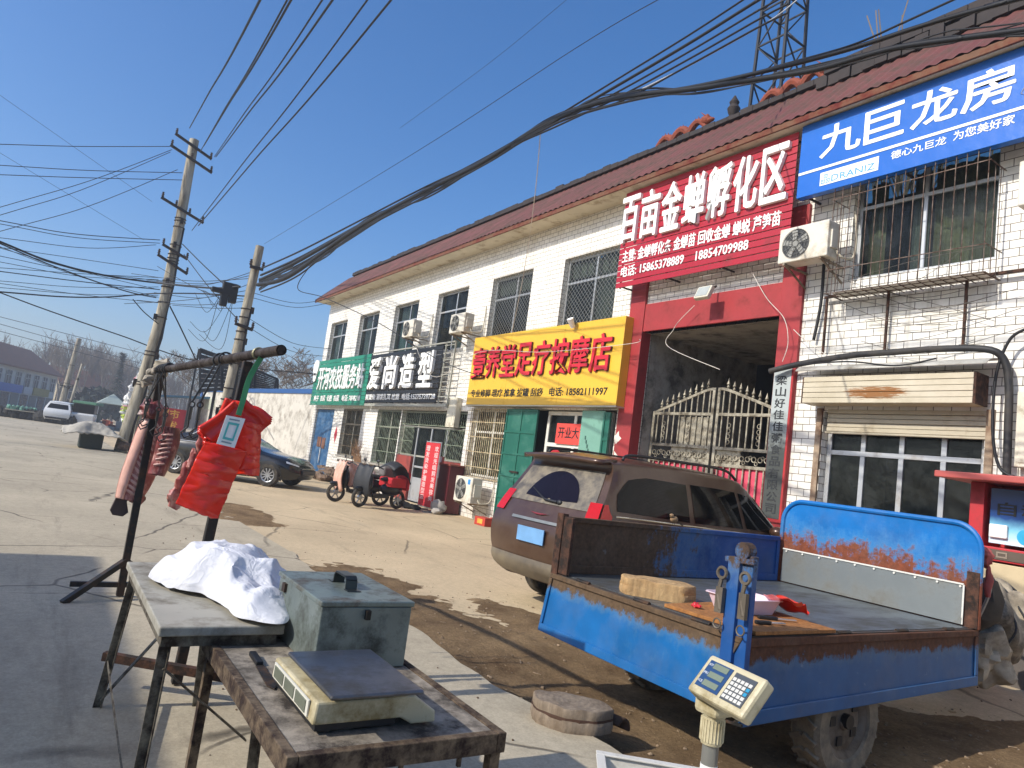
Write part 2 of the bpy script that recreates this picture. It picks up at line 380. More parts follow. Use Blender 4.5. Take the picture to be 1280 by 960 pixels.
# ================================================================ shop building
D = 9.7
B = thing('shop_building', 'long two storey white tiled shop row with red corrugated eave and red gate pillars', 'building', (-15, D, 0))
def tilemat():
    n = NT('white_tile'); co = n.coord('World'); x = n.n('SeparateXYZ', {0: co})
    v = n.n('CombineXYZ', {0: n.math('ADD', x.outputs[0], n.math('MULTIPLY', x.outputs[1], 1.0)), 1: x.outputs[2]}).outputs[0]
    br = n.n('TexBrick', {'Vector': v, 'Color1': col('#eeebe3'), 'Color2': col('#e6e2d7'), 'Mortar': col('#5e564a'), 'Scale': 1.0, 'Mortar Size': .0055, 'Mortar Smooth': .2, 'Bias': 0.0, 'Brick Width': .225, 'Row Height': .11})
    br.offset = .5
    st = n.ramp(n.noise(n.coord('World', (2.6, 2.6, .22)), 1.2, 9, .75), .46, .8)
    tv = n.ramp(n.noise(n.coord('World', (4.4, 4.4, 9)), 1.0, 1), .3, .7, (.9, .89, .86, 1), (1.05, 1.05, 1.05, 1))
    cc = n.mix(n.math('MULTIPLY', st, .3), n.mix(1.0, br.outputs[0], tv, 'MULTIPLY'), col('#9c8f76'))
    bnd = n.math('MULTIPLY', n.n('MapRange', {0: x.outputs[2], 1: 3.1, 2: 4.7}).outputs[0], n.math('LESS_THAN', x.outputs[2], 4.75))
    drip = n.ramp(n.noise(n.coord('World', (5.5, 5.5, .18)), 1.3, 6, .7), .5, .68); cc = n.mix(n.math('MULTIPLY', n.math('MULTIPLY', bnd, drip), .5), cc, col('#8f8471'))
    low = n.n('MapRange', {0: x.outputs[2], 1: .9, 2: 0.0}).outputs[0]
    spl = n.math('MULTIPLY', low, n.ramp(n.noise(co, 4, 8, .7), .35, .65))
    cc = n.mix(n.math('MULTIPLY', spl, .6), cc, col('#8b7960'))
    n.l(cc, n.b.inputs['Base Color']); n.b.inputs['Roughness'].default_value = .38
    n.bump(n.math('SUBTRACT', 1.0, br.outputs[1]), .5, .006)
    return n.m
TILE = tilemat()
UPW = [(-30.15, -28.17), (-26.75, -24.78), (-23.35, -21.4), (-20.02, -18.06), (-16.7, -14.75), (-13.43, -11.46)]
holes = [(a, b, 4.7, 6.58) for a, b in UPW] + [(-6.1, -4.12, 4.97, 6.62)]
GROUND = [(-30.35, -28.0, 0, 2.8), (-26.95, -24.9, 1.02, 2.84), (-23.5, -21.5, .95, 2.84), (-21.44, -17.1, 0, 2.84), (-16.8, -14.95, 1.1, 2.92), (-14.9, -10.95, 0, 2.93), (-10.43, -7.22, 0, 4.53), (-6.32, -4.12, .95, 2.95)]
holes += GROUND
def wall_holes(x0, x1, z0, z1, hs, y, dep):
    m = MB(); xs = sorted({x0, x1} | {h[0] for h in hs} | {h[1] for h in hs}); zs = sorted({z0, z1} | {h[2] for h in hs} | {h[3] for h in hs})
    for i in range(len(xs) - 1):
        for j in range(len(zs) - 1):
            cx, cz = (xs[i] + xs[i+1]) / 2, (zs[j] + zs[j+1]) / 2
            if any(h[0] < cx < h[1] and h[2] < cz < h[3] for h in hs): continue
            m.quad((xs[i], y, zs[j]), (xs[i+1], y, zs[j]), (xs[i+1], y, zs[j+1]), (xs[i], y, zs[j+1]))
    for a, b, c, d in hs:
        e = y + dep
        m.quad((a, y, c), (a, y, d), (a, e, d), (a, e, c)); m.quad((b, y, d), (b, y, c), (b, e, c), (b, e, d))
        m.quad((a, y, d), (b, y, d), (b, e, d), (a, e, d)); m.quad((a, y, c), (a, e, c), (b, e, c), (b, y, c))
    return m
wm = wall_holes(-30.72, 5, 0, 7.55, holes, D, .24)
wm.quad((-30.72, 17, 0), (-30.72, D, 0), (-30.72, D, 7.55), (-30.72, 17, 7.55)); wm.quad((5, D, 0), (5, 17, 0), (5, 17, 7.55), (5, D, 7.55))
wm.quad((5, 17, 0), (-30.72, 17, 0), (-30.72, 17, 7.55), (5, 17, 7.55))
obj('wall', wm, TILE, B)
PLAS = surf('grey_plaster', '#a8a296', .85, var=.18, scale=2, dirt='#4f4a42', damt=.4, kind='World', bump=.3, bscale=18)
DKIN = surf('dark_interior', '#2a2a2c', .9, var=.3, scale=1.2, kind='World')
im = MB()   # rooms behind the windows: floors, partitions, back
im.quad((-30.6, 12.6, 0), (-10.8, 12.6, 0), (-10.8, 12.6, 7.5), (-30.6, 12.6, 7.5)); im.quad((-6.9, 12.6, 0), (5, 12.6, 0), (5, 12.6, 7.5), (-6.9, 12.6, 7.5))
im.quad((-10.8, 12.6, 4.62), (-6.9, 12.6, 4.62), (-6.9, 12.6, 7.5), (-10.8, 12.6, 7.5))
im.quad((-30.6, D + .25, 3.3), (-10.5, D + .25, 3.3), (-10.5, 12.6, 3.3), (-30.6, 12.6, 3.3)); im.quad((-7.1, D + .25, 3.3), (5, D + .25, 3.3), (5, 12.6, 3.3), (-7.1, 12.6, 3.3))
for x in (-27.5, -24.1, -21.47, -17, -14.93): im.quad((x, D + .25, 0), (x, 12.6, 0), (x, 12.6, 7.5), (x, D + .25, 7.5))
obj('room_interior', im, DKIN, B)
pm = MB()
pm.box(-10.8, -10.43, 9.92, 13.3, 0, 4.53); pm.box(-7.22, -6.9, 9.92, 13.3, 0, 4.53); pm.box(-10.8, -6.9, 9.92, 13.3, 4.53, 4.6)
pm2 = MB(); pm2.box(-12.2, -10.85, 13.31, 24, 0, 6); pm2.box(-6.8, -5.5, 13.31, 24, 0, 6); pm2.box(-12, -5.6, 24.01, 24.3, 0, 6); pm2.box(-12, -5.6, 13.35, 24, 6.02, 6.15)
obj('passage', pm, PLAS, B)
obj('rear_shed', pm2, surf('shed_dark', '#3a414d', .9, var=.2), B)
rp = MB(); rp.box(-10.86, -10.425, 9.655, 9.9, 0, 5.92); rp.box(-7.225, -6.83, 9.655, 9.9, 0, 6.4)
PILM = surf('pillar_red', '#9c292b', .55, var=.12, dirt='#7d2b2a', damt=.3, dscale=2)
for a, b, h in ((-10.86, -10.425, 5.92), (-7.225, -6.83, 6.35)):
    q = MB(); q.box(a, b, 9.64, 9.9, 0, h); obj('pillar', q, PILM, B, bev=.01)
q = MB(); q.box(-10.424, -7.226, 9.66, 9.9, 4.53, 5.1); obj('beam', q, PILM, B, bev=.01)
# roof
ROOFM = surf('roof_sheet', '#663a33', .6, 0, var=.22, scale=.8, dirt='#4f3a30', damt=.4, kind='World')
def roof_pt(x, t):
    return (x, 9.06 + 1.36 * t, 7.6 + 1.34 * t + .018 * math.cos(x * 2 * math.pi / .2))
q = MB(); q.grid(1060, 2, lambda a, b: roof_pt(-31.1 + a * 36.1 + b * (.9 if a < 1e-9 else 0), b))
q.quad((-31.1, 9.06, 7.6), (-31.1, 11.8, 7.6), (-30.2, 10.42, 8.94), (-30.2, 10.42, 8.94)); q.quad((-31.1, 11.8, 7.6), (5, 11.8, 7.6), (5, 10.42, 8.94), (-30.2, 10.42, 8.94))
obj('roof', q, ROOFM, B)
SOF = surf('soffit_board', '#d3c9b2', .8, var=.1, scale=1.2, dirt='#96805f', damt=.2, kind='World')
q = MB(); q.box(-31.02, 5, 9.12, 9.695, 7.52, 7.548); q.box(-31.02, -30.73, 9.7, 12, 7.52, 7.548); obj('soffit', q, SOF, B)
q = MB(); q.box(-31.08, 5, 9.075, 9.115, 7.49, 7.585); obj('fascia', q, surf('fascia_wood', '#6f4a30', .75, var=.3, scale=2, dirt='#5d1f1c', damt=.4, kind='World'), B)
RID = surf('ridge_tile', '#2d2624', .8, var=.4, scale=5, kind='World')
q = MB(); rs = random.Random(5)
x = -30.3
while x < 5:
    l = rs.uniform(.28, .36); hh = (.05 if x < -12.4 else .03) + rs.uniform(0, .05)
    if x > -7.25: hh = .06 + rs.uniform(0, .07)
    q.box(x, x + l - .01, 10.3 - (.18 if x > -7.25 else 0), 10.56, 8.92, 8.965 + hh); x += l
obj('ridge_cap', q, RID, B)
q = MB()
for i in range(60):
    x = -7.2 + i * .21; q.box(x, x + .2, 10.02 + rs.uniform(-.03, .03), 10.3, 8.62, 8.78 + rs.uniform(0, .06))
obj('ridge_tiles', q, RID, B)
TERR = surf('terracotta', '#7c3a24', .8, var=.3, scale=8, bump=.3, bscale=30)
def serpent(x0, x1, hd):
    m = MB(); n = 48; L = x1 - x0; ns = 3
    pts = []
    for i in range(n + 1):
        t = i / n; pts.append((x0 + L * t, 10.42, 8.97 + .09 + (.13 + .09 * (t if hd > 0 else 1 - t)) * abs(math.sin(ns * math.pi * t)) ** .8))
    m.tube(pts, [.055 + .03 * math.sin(math.pi * i / n) for i in range(n + 1)], 8)
    hx = x1 if hd > 0 else x0
    m.ell((hx, 10.42, 9.23), (.13, .09, .11), jit=.3); m.ell((hx + .12 * hd, 10.42, 9.19), (.1, .06, .05), jit=.2)
    for k in (-1, 1): m.cyl((hx, 10.42 + k * .04, 9.31), (hx - .12 * hd, 10.42 + k * .06, 9.42), .018, .004, 6)
    for i in range(2, n, 3):
        p = pts[i]; m.cyl((p[0], p[1], p[2] + .05), (p[0] - .02, p[1], p[2] + .13), .02, .003, 5)
    return m
obj('ridge_ornament', serpent(-11.45, -10.05, 1), TERR, B, smooth=True)
obj('ridge_ornament', serpent(-8.65, -7.35, 1), TERR, B, smooth=True)
q = MB(); q.lathe((-9.33, 10.42, 8.93), (0, 0, 1), [(.13, 0), (.13, .08), (.07, .12), (.11, .2), (.13, .28), (.08, .36), (.1, .42), (.05, .5), (.02, .56), (0, .57)], 16); obj('ridge_finial', q, RID, B, smooth=True)
# windows
CURT = [surf('curtain_grey', '#a8a9a0', .9, var=.2, scale=6, stretch=(6, 1, .3), kind='World'), surf('curtain_teal', '#7fa39c', .9, var=.3, scale=6, stretch=(8, 1, .3), kind='World'), surf('curtain_cream', '#c2b594', .9, var=.25, scale=6, stretch=(8, 1, .3), kind='World')]
MESHW = surf('wire_mesh', '#8a8a84', .5, .5, var=.1)
def win_frame(name, a, b, c, d, mx, mz, y=D + .13, w=.055, mat=ALU, dep=.06):
    q = MB()
    for x0, x1, z0, z1 in ((a, b, c, c + w), (a, b, d - w, d), (a, a + w, c + w, d - w), (b - w, b, c + w, d - w)): q.box(x0, x1, y, y + dep, z0, z1)
    for z in mz: q.box(a + w, b - w, y + .001, y + dep - .001, z - w / 2, z + w / 2)
    zz = [c + w] + [v for z in mz for v in (z - w / 2, z + w / 2)] + [d - w]
    for i in range(0, len(zz), 2):
        for x in mx: q.box(x - w / 2, x + w / 2, y + .002, y + dep - .002, zz[i], zz[i+1])
    fr = obj(name, q, mat, B, bev=.004)
    q = MB(); q.box(a + w * .6, b - w * .6, y + .026, y + .034, c + w * .6, d - w * .6); obj('pane', q, GLASSM, fr)
    return fr
def curtain(fr, a, b, c, d, m, y=D + .3, amp=.03, k=26):
    q = MB(); q.grid(int((b - a) * k) + 2, 2, lambda u, v: (a + (b - a) * u, y + amp * math.sin(u * (b - a) * 32) + amp * .6 * math.sin(u * 17), c + (d - c) * v)); obj('curtain', q, m, fr, smooth='all')
for i, (a, b) in enumerate(UPW):
    c, d = 4.7, 6.58; mid = (a + b) / 2 + .1
    fr = win_frame('window', a + .01, b - .01, c, d - .01, [mid], [5.98])
    if i in (0, 1): curtain(fr, a + .1, a + .75, c, d, CURT[0]); curtain(fr, b - .7, b - .1, c, d, CURT[0])
    elif i == 2: curtain(fr, a + .1, mid + .1, c, d, CURT[1]); curtain(fr, a + .1, mid + .1, 6.0, d, CURT[0], D + .26)
    elif i == 3: curtain(fr, a + .9, b - .1, c, 5.9, CURT[0])
    elif i == 5: curtain(fr, b - .95, b - .05, c, d, CURT[0])
    if i >= 4:
        q = MB(); s = .125
        k = -int((d - c) / s)
        while a + k * s < b:
            for sg in (1, -1):
                x0 = a + k * s if sg > 0 else b - k * s
                p0, p1 = [x0, c], [x0 + sg * (d - c), d]
                # clip to the opening
                if sg > 0:
                    if p0[0] < a: p0[1] += a - p0[0]; p0[0] = a
                    if p1[0] > b: p1[1] -= p1[0] - b; p1[0] = b
                else:
                    if p0[0] > b: p0[1] += p0[0] - b; p0[0] = b
                    if p1[0] < a: p1[1] -= a - p1[0]; p1[0] = a
                if p1[1] - p0[1] > .05: q.bar((p0[0], D + .05 + .004 * sg, p0[1]), (p1[0], D + .05 + .004 * sg, p1[1]), .007)
            k += 1
        obj('security_mesh', q, MESHW, fr)
        q = MB()
        for j in range(7):   # scalloped lace valance
            cx = a + .2 + j * (b - a - .4) / 6
            q.prism([(cx + .16 * math.cos(t * math.pi / 8), D + .245, 6.24 - .12 * math.sin(t * math.pi / 8)) for t in range(9)] + [(cx - .16, D + .245, 6.5), (cx + .16, D + .245, 6.5)], (0, .012, 0))
        obj('lace_valance', q, surf('lace', '#c3beae', .9, var=.1), fr)
fr = win_frame('window', -6.09, -4.13, 4.98, 6.61, [-5.1], [6.12])
curtain(fr, -6.0, -5.75, 5, 6.55, CURT[2]); curtain(fr, -5.35, -5.12, 5, 6.55, CURT[0]); curtain(fr, -5.05, -4.2, 5, 6.55, CURT[2])
q = MB()
for i in range(17):
    x = -6.16 + i * 2.1 / 16; q.tube([(x, 9.26, 4.66), (x, 9.26, 6.12), (x, 9.27, 6.3), (x, 9.4, 6.5)], .0065, 5)
for z in (4.66, 5.02, 6.12): q.bar((-6.2, 9.26, z), (-4.03, 9.26, z), .011)
for x in (-6.18, -4.04):
    for z in (4.66, 5.02, 6.12): q.bar((x, 9.26, z), (x, 9.69, z), .011)
    for k in range(2): q.bar((x, 9.4 + k * .15, 4.66), (x, 9.4 + k * .15, 6.12), .008)
for i in range(17): q.bar((-6.16 + i * 2.1 / 16, 9.26, 4.66), (-6.16 + i * 2.1 / 16, 9.69, 4.66), .009)
for y in (9.4, 9.55): q.bar((-6.2, y, 4.67), (-4.03, y, 4.67), .009)
obj('security_cage', q, surf('cage_bar', '#77685c', .7, .3, var=.3, dirt='#4f352a', damt=.4, dscale=9), fr)
q = MB(); q.box(-6.12, -4.08, 9.32, 9.64, 4.675, 4.69); obj('tray', q, surf('white_sheet', '#d9d6cc', .7, var=.08), fr)
# ground floor: doors and windows
BLUED = surf('blue_door_paint', '#2b5c86', .55, var=.2, scale=2, dirt='#5f7890', damt=.3, bump=.1)
dr = MB()
for i in range(2):
    a = -30.33 + i * 1.17; dr.box(a, a + 1.15, D + .08, D + .12, 0.02, 2.78)
    for k in range(8): dr.box(a + .06 + k * .14, a + .08 + k * .14, D + .07, D + .0795, .06, 2.74)
dr = obj('door', dr, BLUED, B, bev=.004)
q = MB(); q.box(-29.75, -29.25, D + .06, D + .068, 1.2, 1.62); q.box(-29.15, -28.75, D + .06, D + .068, 1.15, 1.6); obj('torn_poster', q, surf('torn_paper', '#6b4a3a', .9, var=.5, scale=9), dr)
q = MB(); q.cyl((-29.1, D + .03, .55), (-29.1, D + .03, 1.15), .02); obj('door_handle', q, WHITE_M, dr)
def grille(name, a, b, c, d, n, m, fr, y=D + .02, r=.009, zs=(), wav=0):
    q = MB()
    for i in range(n + 1):
        x = a + (b - a) * i / n
        if wav: q.tube([(x + wav * math.sin(k * 1.9 + i), y, c + (d - c) * k / 14) for k in range(15)], r, 5)
        else: q.cyl((x, y, c), (x, y, d), r, n=6)
    for z in (c, d, *zs): q.bar((a, y, z), (b, y, z), .022)
    return obj(name, q, m, fr)
GRB = surf('grille_bronze', '#6d5f45', .6, .3, var=.3, dirt='#3f3226', damt=.4, dscale=9)
GRC = surf('grille_cream', '#bfb08c', .6, .1, var=.2, dirt='#7d6544', damt=.4, dscale=9)
GRG = surf('grille_greygreen', '#7f8a74', .6, .2, var=.2, dirt='#56553f', damt=.3, dscale=9)
for (a, b, c, d), m, wv in ((GROUND[1], GRB, 0), (GROUND[2], GRG, .03)):
    fr = win_frame('window', a + .01, b - .01, c + .01, d - .01, [(a + b) / 2], [2.25], mat=surf('frame_grey', '#97968a', .5, var=.1))
    grille('security_grille', a + .03, b - .03, c + .05, d - .05, 15, m, fr, zs=(1.4, 1.85, 2.25), wav=wv)
    q = MB(); q.box(a - .04, b + .04, D - .05, D + .12, c - .05, c + .008); obj('sill', q, PLAS, fr)
    curtain(fr, a + .1, b - .1, c, d, surf('blind_brown', '#5c5140', .9, var=.3, scale=5, kind='World'), D + .28)
# barber shop front
a, b = -21.42, -17.12
fr = win_frame('shop_front', a, b, 1.38, 2.82, [-20.35, -18.3], [2.32], mat=surf('frame_grey', '#97968a', .5, var=.1))
grille('security_grille', -21.36, -20.4, 1.44, 2.28, 11, GRG, fr, zs=(1.85,), wav=.025); grille('security_grille', -18.25, -17.18, 1.44, 2.28, 11, GRG, fr, zs=(1.85,), wav=.025)
grille('security_grille', a + .05, b - .05, 2.38, 2.78, 34, GRG, fr, wav=.02)
q = MB(); q.box(-21.43, -20.36, D + .03, D + .2, 0, 1.375); obj('tiled_plinth', q, surf('plinth_red_tile', '#8e3a30', .5, var=.15, scale=3, dirt='#5e2a24', damt=.3), fr, bev=.006); q = MB(); q.box(-18.29, -17.11, D + .03, D + .2, 0, 1.375); obj('tiled_plinth', q, surf('plinth_red_tile', '#8e3a30', .5, var=.15, scale=3, dirt='#5e2a24', damt=.3), fr, bev=.006)
q = MB(); q.box(-20.35, -18.3, D + .12, D + .2, .02, .09)
for x in (-20.33, -19.36, -18.37): q.box(x, x + .07, D + .11, D + .19, .09, 2.29)
for z in (1.05,): q.box(-20.26, -18.37, D + .125, D + .175, z, z + .06)
q.box(-20.26, -19.36, D + .13, D + .165, .09, .75)
dr = obj('door', q, ALU, B, bev=.004)
q = MB(); q.box(-20.28, -18.35, D + .143, D + .151, .7, 2.29); obj('pane', q, GLASSM, dr)
q = MB(); q.cyl((-19.45, D + .07, 1.0), (-19.45, D + .07, 1.6), .015); obj('door_handle', q, ALU, dr)
# massage shop: grille window, folded green doors, glass door
a, b, c, d = GROUND[4]
fr = win_frame('window', a + .01, b - .01, c + .01, d - .01, [(a + b) / 2], [2.3], mat=WHITE_M)
grille('security_grille', a - .02, b + .02, c - .03, d - .02, 19, GRC, fr, y=D - .04, r=.013, zs=(1.35, 1.75, 2.15, 2.55))
curtain(fr, a + .1, b - .1, c, d, CURT[2], D + .28)
GRN = surf('green_door_paint', '#0f5a49', .5, var=.12, scale=2, dirt='#3d6f60', damt=.25)
def metal_leaf(x0, x1, y, z0, z1, nx, nz, label=None, m=GRN):
    q = MB(); q.box(x0, x1, y, y + .035, z0, z1)
    for i in range(nx + 1):
        x = x0 + (x1 - x0 - .05) * i / nx; q.box(x, x + .05, y - .02, y - .001, z0, z1)
    for j in range(nz + 1):
        z = z0 + (z1 - z0 - .05) * j / nz; q.box(x0 + .05, x1 - .05, y - .0185, y - .0015, z, z + .05)
    o = obj('door', q, m, B, bev=.004)
    if label: o['label'] = label
    q = MB(); q.box((x0 + x1) / 2 - .18, (x0 + x1) / 2 + .18, y - .045, y - .021, 1.35, 1.39); obj('bolt', q, DARKMETAL, o)
    return o
metal_leaf(-14.9, -13.56, D - .12, .16, 2.9, 2, 5, 'dark green steel shop door leaf folded open')
TEAL = surf('teal_door_paint', '#6f9c8a', .5, var=.1, scale=2, dirt='#456a5d', damt=.15)
q = MB(); q.box(-11.95, -11.2, D - .1, D - .06, .1, 2.9); o = obj('door', q, TEAL, B, bev=.004); o['label'] = 'pale teal door leaf folded open'
q = MB()
for k in range(9): q.cyl((-11.75 + k * .045, D - .104, 2.35 - k * .09), (-11.74 + k * .045, D - .1035, 2.28 - k * .09), .02, n=7)
obj('scuff_mark', q, surf('scuff', '#456a60', .8), o)
metal_leaf(-11.18, -10.97, D - .14, .1, 2.86, 1, 5)
fr = win_frame('door', -13.5, -11.2, .05, 2.9, [-12.45], [2.12], mat=WHITE_M, w=.09); fr['label'] = 'white framed glass door under the red paper'
q = MB(); q.torus((-13.0, D + .1, 1.75), (0, 1, 0), .22, .045, 30, 6); obj('red_wreath', q, surf('red_felt', '#a8202c', .9, var=.2), fr)
q = MB(); q.box(-12.72, -12.6, D + .11, D + .127, 1.0, 1.95); q.box(-12.3, -12.2, D + .11, D + .127, 1.0, 1.95); obj('door_handle', q, WHITE_M, fr)
q = MB(); q.box(-13.05, -11.9, D + .085, D + .09, 2.15, 2.62); pb = obj('paper_banner', q, surf('red_paper', '#d3443a', .7, var=.08), fr)
q = MB(); text(q, '开业大吉', (-12.97, D + .084, 2.28), (1.0, 0, 0), (0, 0, .26), .003); obj('lettering', q, LETB, fr)
# right hand shop: shutter window
fr = win_frame('window', -6.31, -4.13, .96, 2.93, [-5.75, -5.2, -4.65], [2.36], mat=ALU, w=.07)
q = MB()
for k in range(5):
    z = 2.66 + k * .066; q.box(-6.25, -4.1, D - .02 + .012 * (k % 2), D + .03, z, z + .06)
q.box(-6.27, -4.08, D - .03, D + .04, 2.625, 2.655)
SHUT = surf('shutter_cream', '#b5ab94', .55, .1, var=.08, dirt='#8a7a60', damt=.2)
sh = obj('shutter', q, SHUT, B, bev=.006)
q = MB()
for k in range(5): q.box(-6.45, -4.12, 9.32 + .006 * (k % 2), 9.36, 3.03 + k * .078, 3.03 + k * .078 + .072)
q.box(-6.45, -4.12, 9.365, 9.66, 3.03, 3.06)
def hoodmat():
    n = NT('hood_cream'); co = n.coord('World'); x = n.n('SeparateXYZ', {0: co})
    b0 = n.ramp(n.noise(co, 3, 6), .3, .7, col('#b5aa90'), col('#c9bfa8'))
    dx = n.math('ABSOLUTE', n.math('ADD', x.outputs[0], 5.35)); m = n.n('MapRange', {0: dx, 1: .62, 2: .2}).outputs[0]
    dz_ = n.math('ABSOLUTE', n.math('SUBTRACT', x.outputs[2], 3.17)); m2 = n.n('MapRange', {0: dz_, 1: .14, 2: .02}).outputs[0]
    r = n.ramp(n.math('ADD', n.math('MULTIPLY', m, m2), n.noise(n.coord('World', (2, 1, 9)), 3, 8, .75)), .95, 1.0)
    r = n.ramp(n.math('MULTIPLY', n.math('MULTIPLY', m, m2), n.math('MULTIPLY', n.math('ADD', n.noise(n.coord('World', (1.2, 1, 14)), 4, 8, .8), -.28), 4.5)), .42, .62)
    n.l(n.mix(r, b0, col('#8a5a26')), n.b.inputs['Base Color']); n.b.inputs['Roughness'].default_value = .6
    return n.m
hd = obj('shutter_box', q, hoodmat(), sh, bev=.004)
for x in (-4.118, -6.475):
    q = MB(); q.box(x, x + .026, 9.33, 9.66, 3.03, 3.42); obj('shutter_end_plate', q, RUSTM, sh)
for x in (-6.42, -4.1):
    q = MB(); q.box(x, x + .09, D - .035, D + .1, .9, 3.0); obj('shutter_rail', q, surf('rail_stained', '#a08c74', .6, .2, var=.3, scale=5, dirt='#6b4a33', damt=.4), sh)
q = MB(); q.grid(2, 9, lambda u, v: (-6.55 + u * 2.6, 9.66 - .42 * math.sin(v * 1.45), 3.62 - .14 * (1 - math.cos(v * 1.45)))); obj('awning', q, surf('awning_sheet', '#b9b6ac', .6, var=.12, dirt='#7a7468', damt=.3), B, smooth='all', solid=.01)
# ================================================================ shop signs and things on the facade
def slats(x0, x1, z0, z1, y, n, m, root, gap=.014, th=.02, name='slat_panel'):
    q = MB(); h = (z1 - z0) / n
    for k in range(n): q.box(x0, x1, y, y + th, z0 + k * h + gap / 2, z0 + (k + 1) * h - gap / 2)
    o = obj(name, q, m, root, bev=.003)
    q = MB(); nb = max(3, int((x1 - x0) / 1.6))
    for i in range(nb + 1):
        x = x0 + .1 + (x1 - x0 - .2) * i / nb; q.box(x - .015, x + .015, y + th + .002, y + th + .035, z0, z1)
    for i in range(nb + 1):
        x = x0 + .1 + (x1 - x0 - .2) * i / nb
        for z in (z0 + .03, z1 - .1): q.box(x - .012, x + .012, y + th + .036, D - .002, z, z + .03)
    obj('bracket', q, DARKMETAL, root); return o
def chars(root, s, tl, br, y, depth, m, bold=.03, gapf=.12, name='raised_character'):
    a, b = F(*tl, y), F(*br, y); n = len(s); W = (b.x - a.x) / (n + (n - 1) * gapf); zt, zb = max(a.z, b.z), min(a.z, b.z)
    for i, ch in enumerate(s):
        q = MB(); text(q, ch, (a.x + i * W * (1 + gapf), y, zb), (W, 0, 0), (0, 0, zt - zb), depth, bold); obj(name, q, m, root)
RSL = surf('sign_red', '#a31628', .42, var=.06, scale=1.5, dirt='#7c1420', damt=.15)
# green sign
S = thing('shop_sign', 'green slatted shop sign with white brush lettering at the far end of the row', 'shop sign', (-27.3, 9.42, 2.98))
slats(-30.5, -24.22, 2.98, 4.84, 9.42, 12, surf('sign_green', '#17795f', .45, var=.08, scale=1.5), S)
q = MB(); q.box(-30.53, -24.2, 9.405, 9.45, 2.93, 2.975); obj('sign_frame', q, surf('sign_green_frame', '#2f7f68', .5, .2), S)
chars(S, '开河农技服务站', (401, 461), (453, 485), 9.418, .05, LETW, .035, .1)
q = MB(); ftext(q, '种子  农药  化肥  农膜   电话: 7838218', (393.5, 494.5), (449.5, 501.5), 9.418, .02, .035); obj('lettering', q, LETW, S)
q = MB(); p = F(396.5, 460, 9.418); q.cyl((p.x, 9.418, p.z), (p.x, 9.36, p.z), .34, n=28); q.cyl((p.x, 9.4, p.z - .42), (p.x, 9.36, p.z - .42), .2, n=20); obj('emblem', q, LETW, S)
# black sign
S = thing('shop_sign', 'black slatted hairdresser sign with big white characters beside the green sign', 'shop sign', (-21.3, 9.42, 2.98))
slats(-24.18, -18.6, 3.02, 4.78, 9.42, 12, surf('sign_black', '#1a1a1c', .42, var=.1, scale=1.5), S, gap=.03)
q = MB()
for x in (-18.52, -17.95):
    q.bar((x, 9.47, 2.9), (x, 9.47, 4.86), .04)
for k in range(9): q.bar((-18.6, 9.47, 3.0 + k * .22), (-17.95, 9.47, 3.0 + k * .22), .025)
q.bar((-24.18, 9.45, 4.84), (-17.95, 9.45, 4.84), .04); q.bar((-24.18, 9.45, 2.96), (-17.95, 9.45, 2.96), .06, .09)
obj('sign_frame', q, surf('frame_grey', '#97968a', .5, var=.1), S)
chars(S, '爱尚造型', (467, 449), (540, 484), 9.418, .09, LETW, .045, .42)
q = MB(); ftext(q, '剪烫染 潮发扎耳 纹眉  电话:15275739728', (458, 493), (543.5, 499.5), 9.418, .02, .04); obj('lettering', q, LETW, S)
# yellow box sign
S = thing('shop_sign', 'yellow box sign with red raised characters over the massage shop', 'shop sign', (-13.7, 9.4, 2.98))
q = MB(); q.box(-16.78, -10.7, 9.42, 9.69, 2.985, 4.84); obj('sign_box', q, surf('sign_yellow', '#dcae34', .4, var=.04, scale=.6, dirt='#c8950f', damt=.1, bump=.25, bscale=1.6, bdist=.06), S, bev=.008)
q = MB(); q.box(-14.9, -14.894, 9.4185, 9.42, 2.99, 4.83); obj('vinyl_seam', q, surf('seam_yellow', '#b98a1c', .5), S); q = MB(); q.box(-12.7, -12.694, 9.4185, 9.42, 2.99, 4.83); obj('vinyl_seam', q, surf('seam_yellow', '#b98a1c', .5), S)
q = MB(); q.box(-16.8, -10.68, 9.415, 9.7, 2.955, 2.982); obj('sign_edge', q, surf('sign_edge_grey', '#b5b0a0', .5, .3), S)
a, b = F(595.5, 437, 9.418), F(762.5, 464, 9.418); s = '壹养堂足疗按摩店'; n = len(s); W = (b.x - a.x) / (n + (n - 1) * .1)
LR = surf('letter_red', '#c8202f', .4, var=.05); LRS = surf('letter_side', '#4a1420', .5)
for i, ch in enumerate(s):
    q = MB(); text(q, ch, (a.x + i * W * 1.1, 9.418, b.z), (W, 0, 0), (0, 0, a.z - b.z), .055, .03); o = obj('raised_character', q, LR, S)
    q = MB(); text(q, ch, (a.x + i * W * 1.1 - .006, 9.4185, b.z - .004), (W + .012, 0, 0), (0, 0, a.z - b.z + .008), .045, .04); obj('character_side', q, LRS, o)
q = MB(); ftext(q, '专业修脚 理疗 推拿 拔罐 刮痧   电话: 18582111997', (589.5, 487), (758.5, 494.5), 9.418, .006, .028); obj('lettering', q, LETB, S)
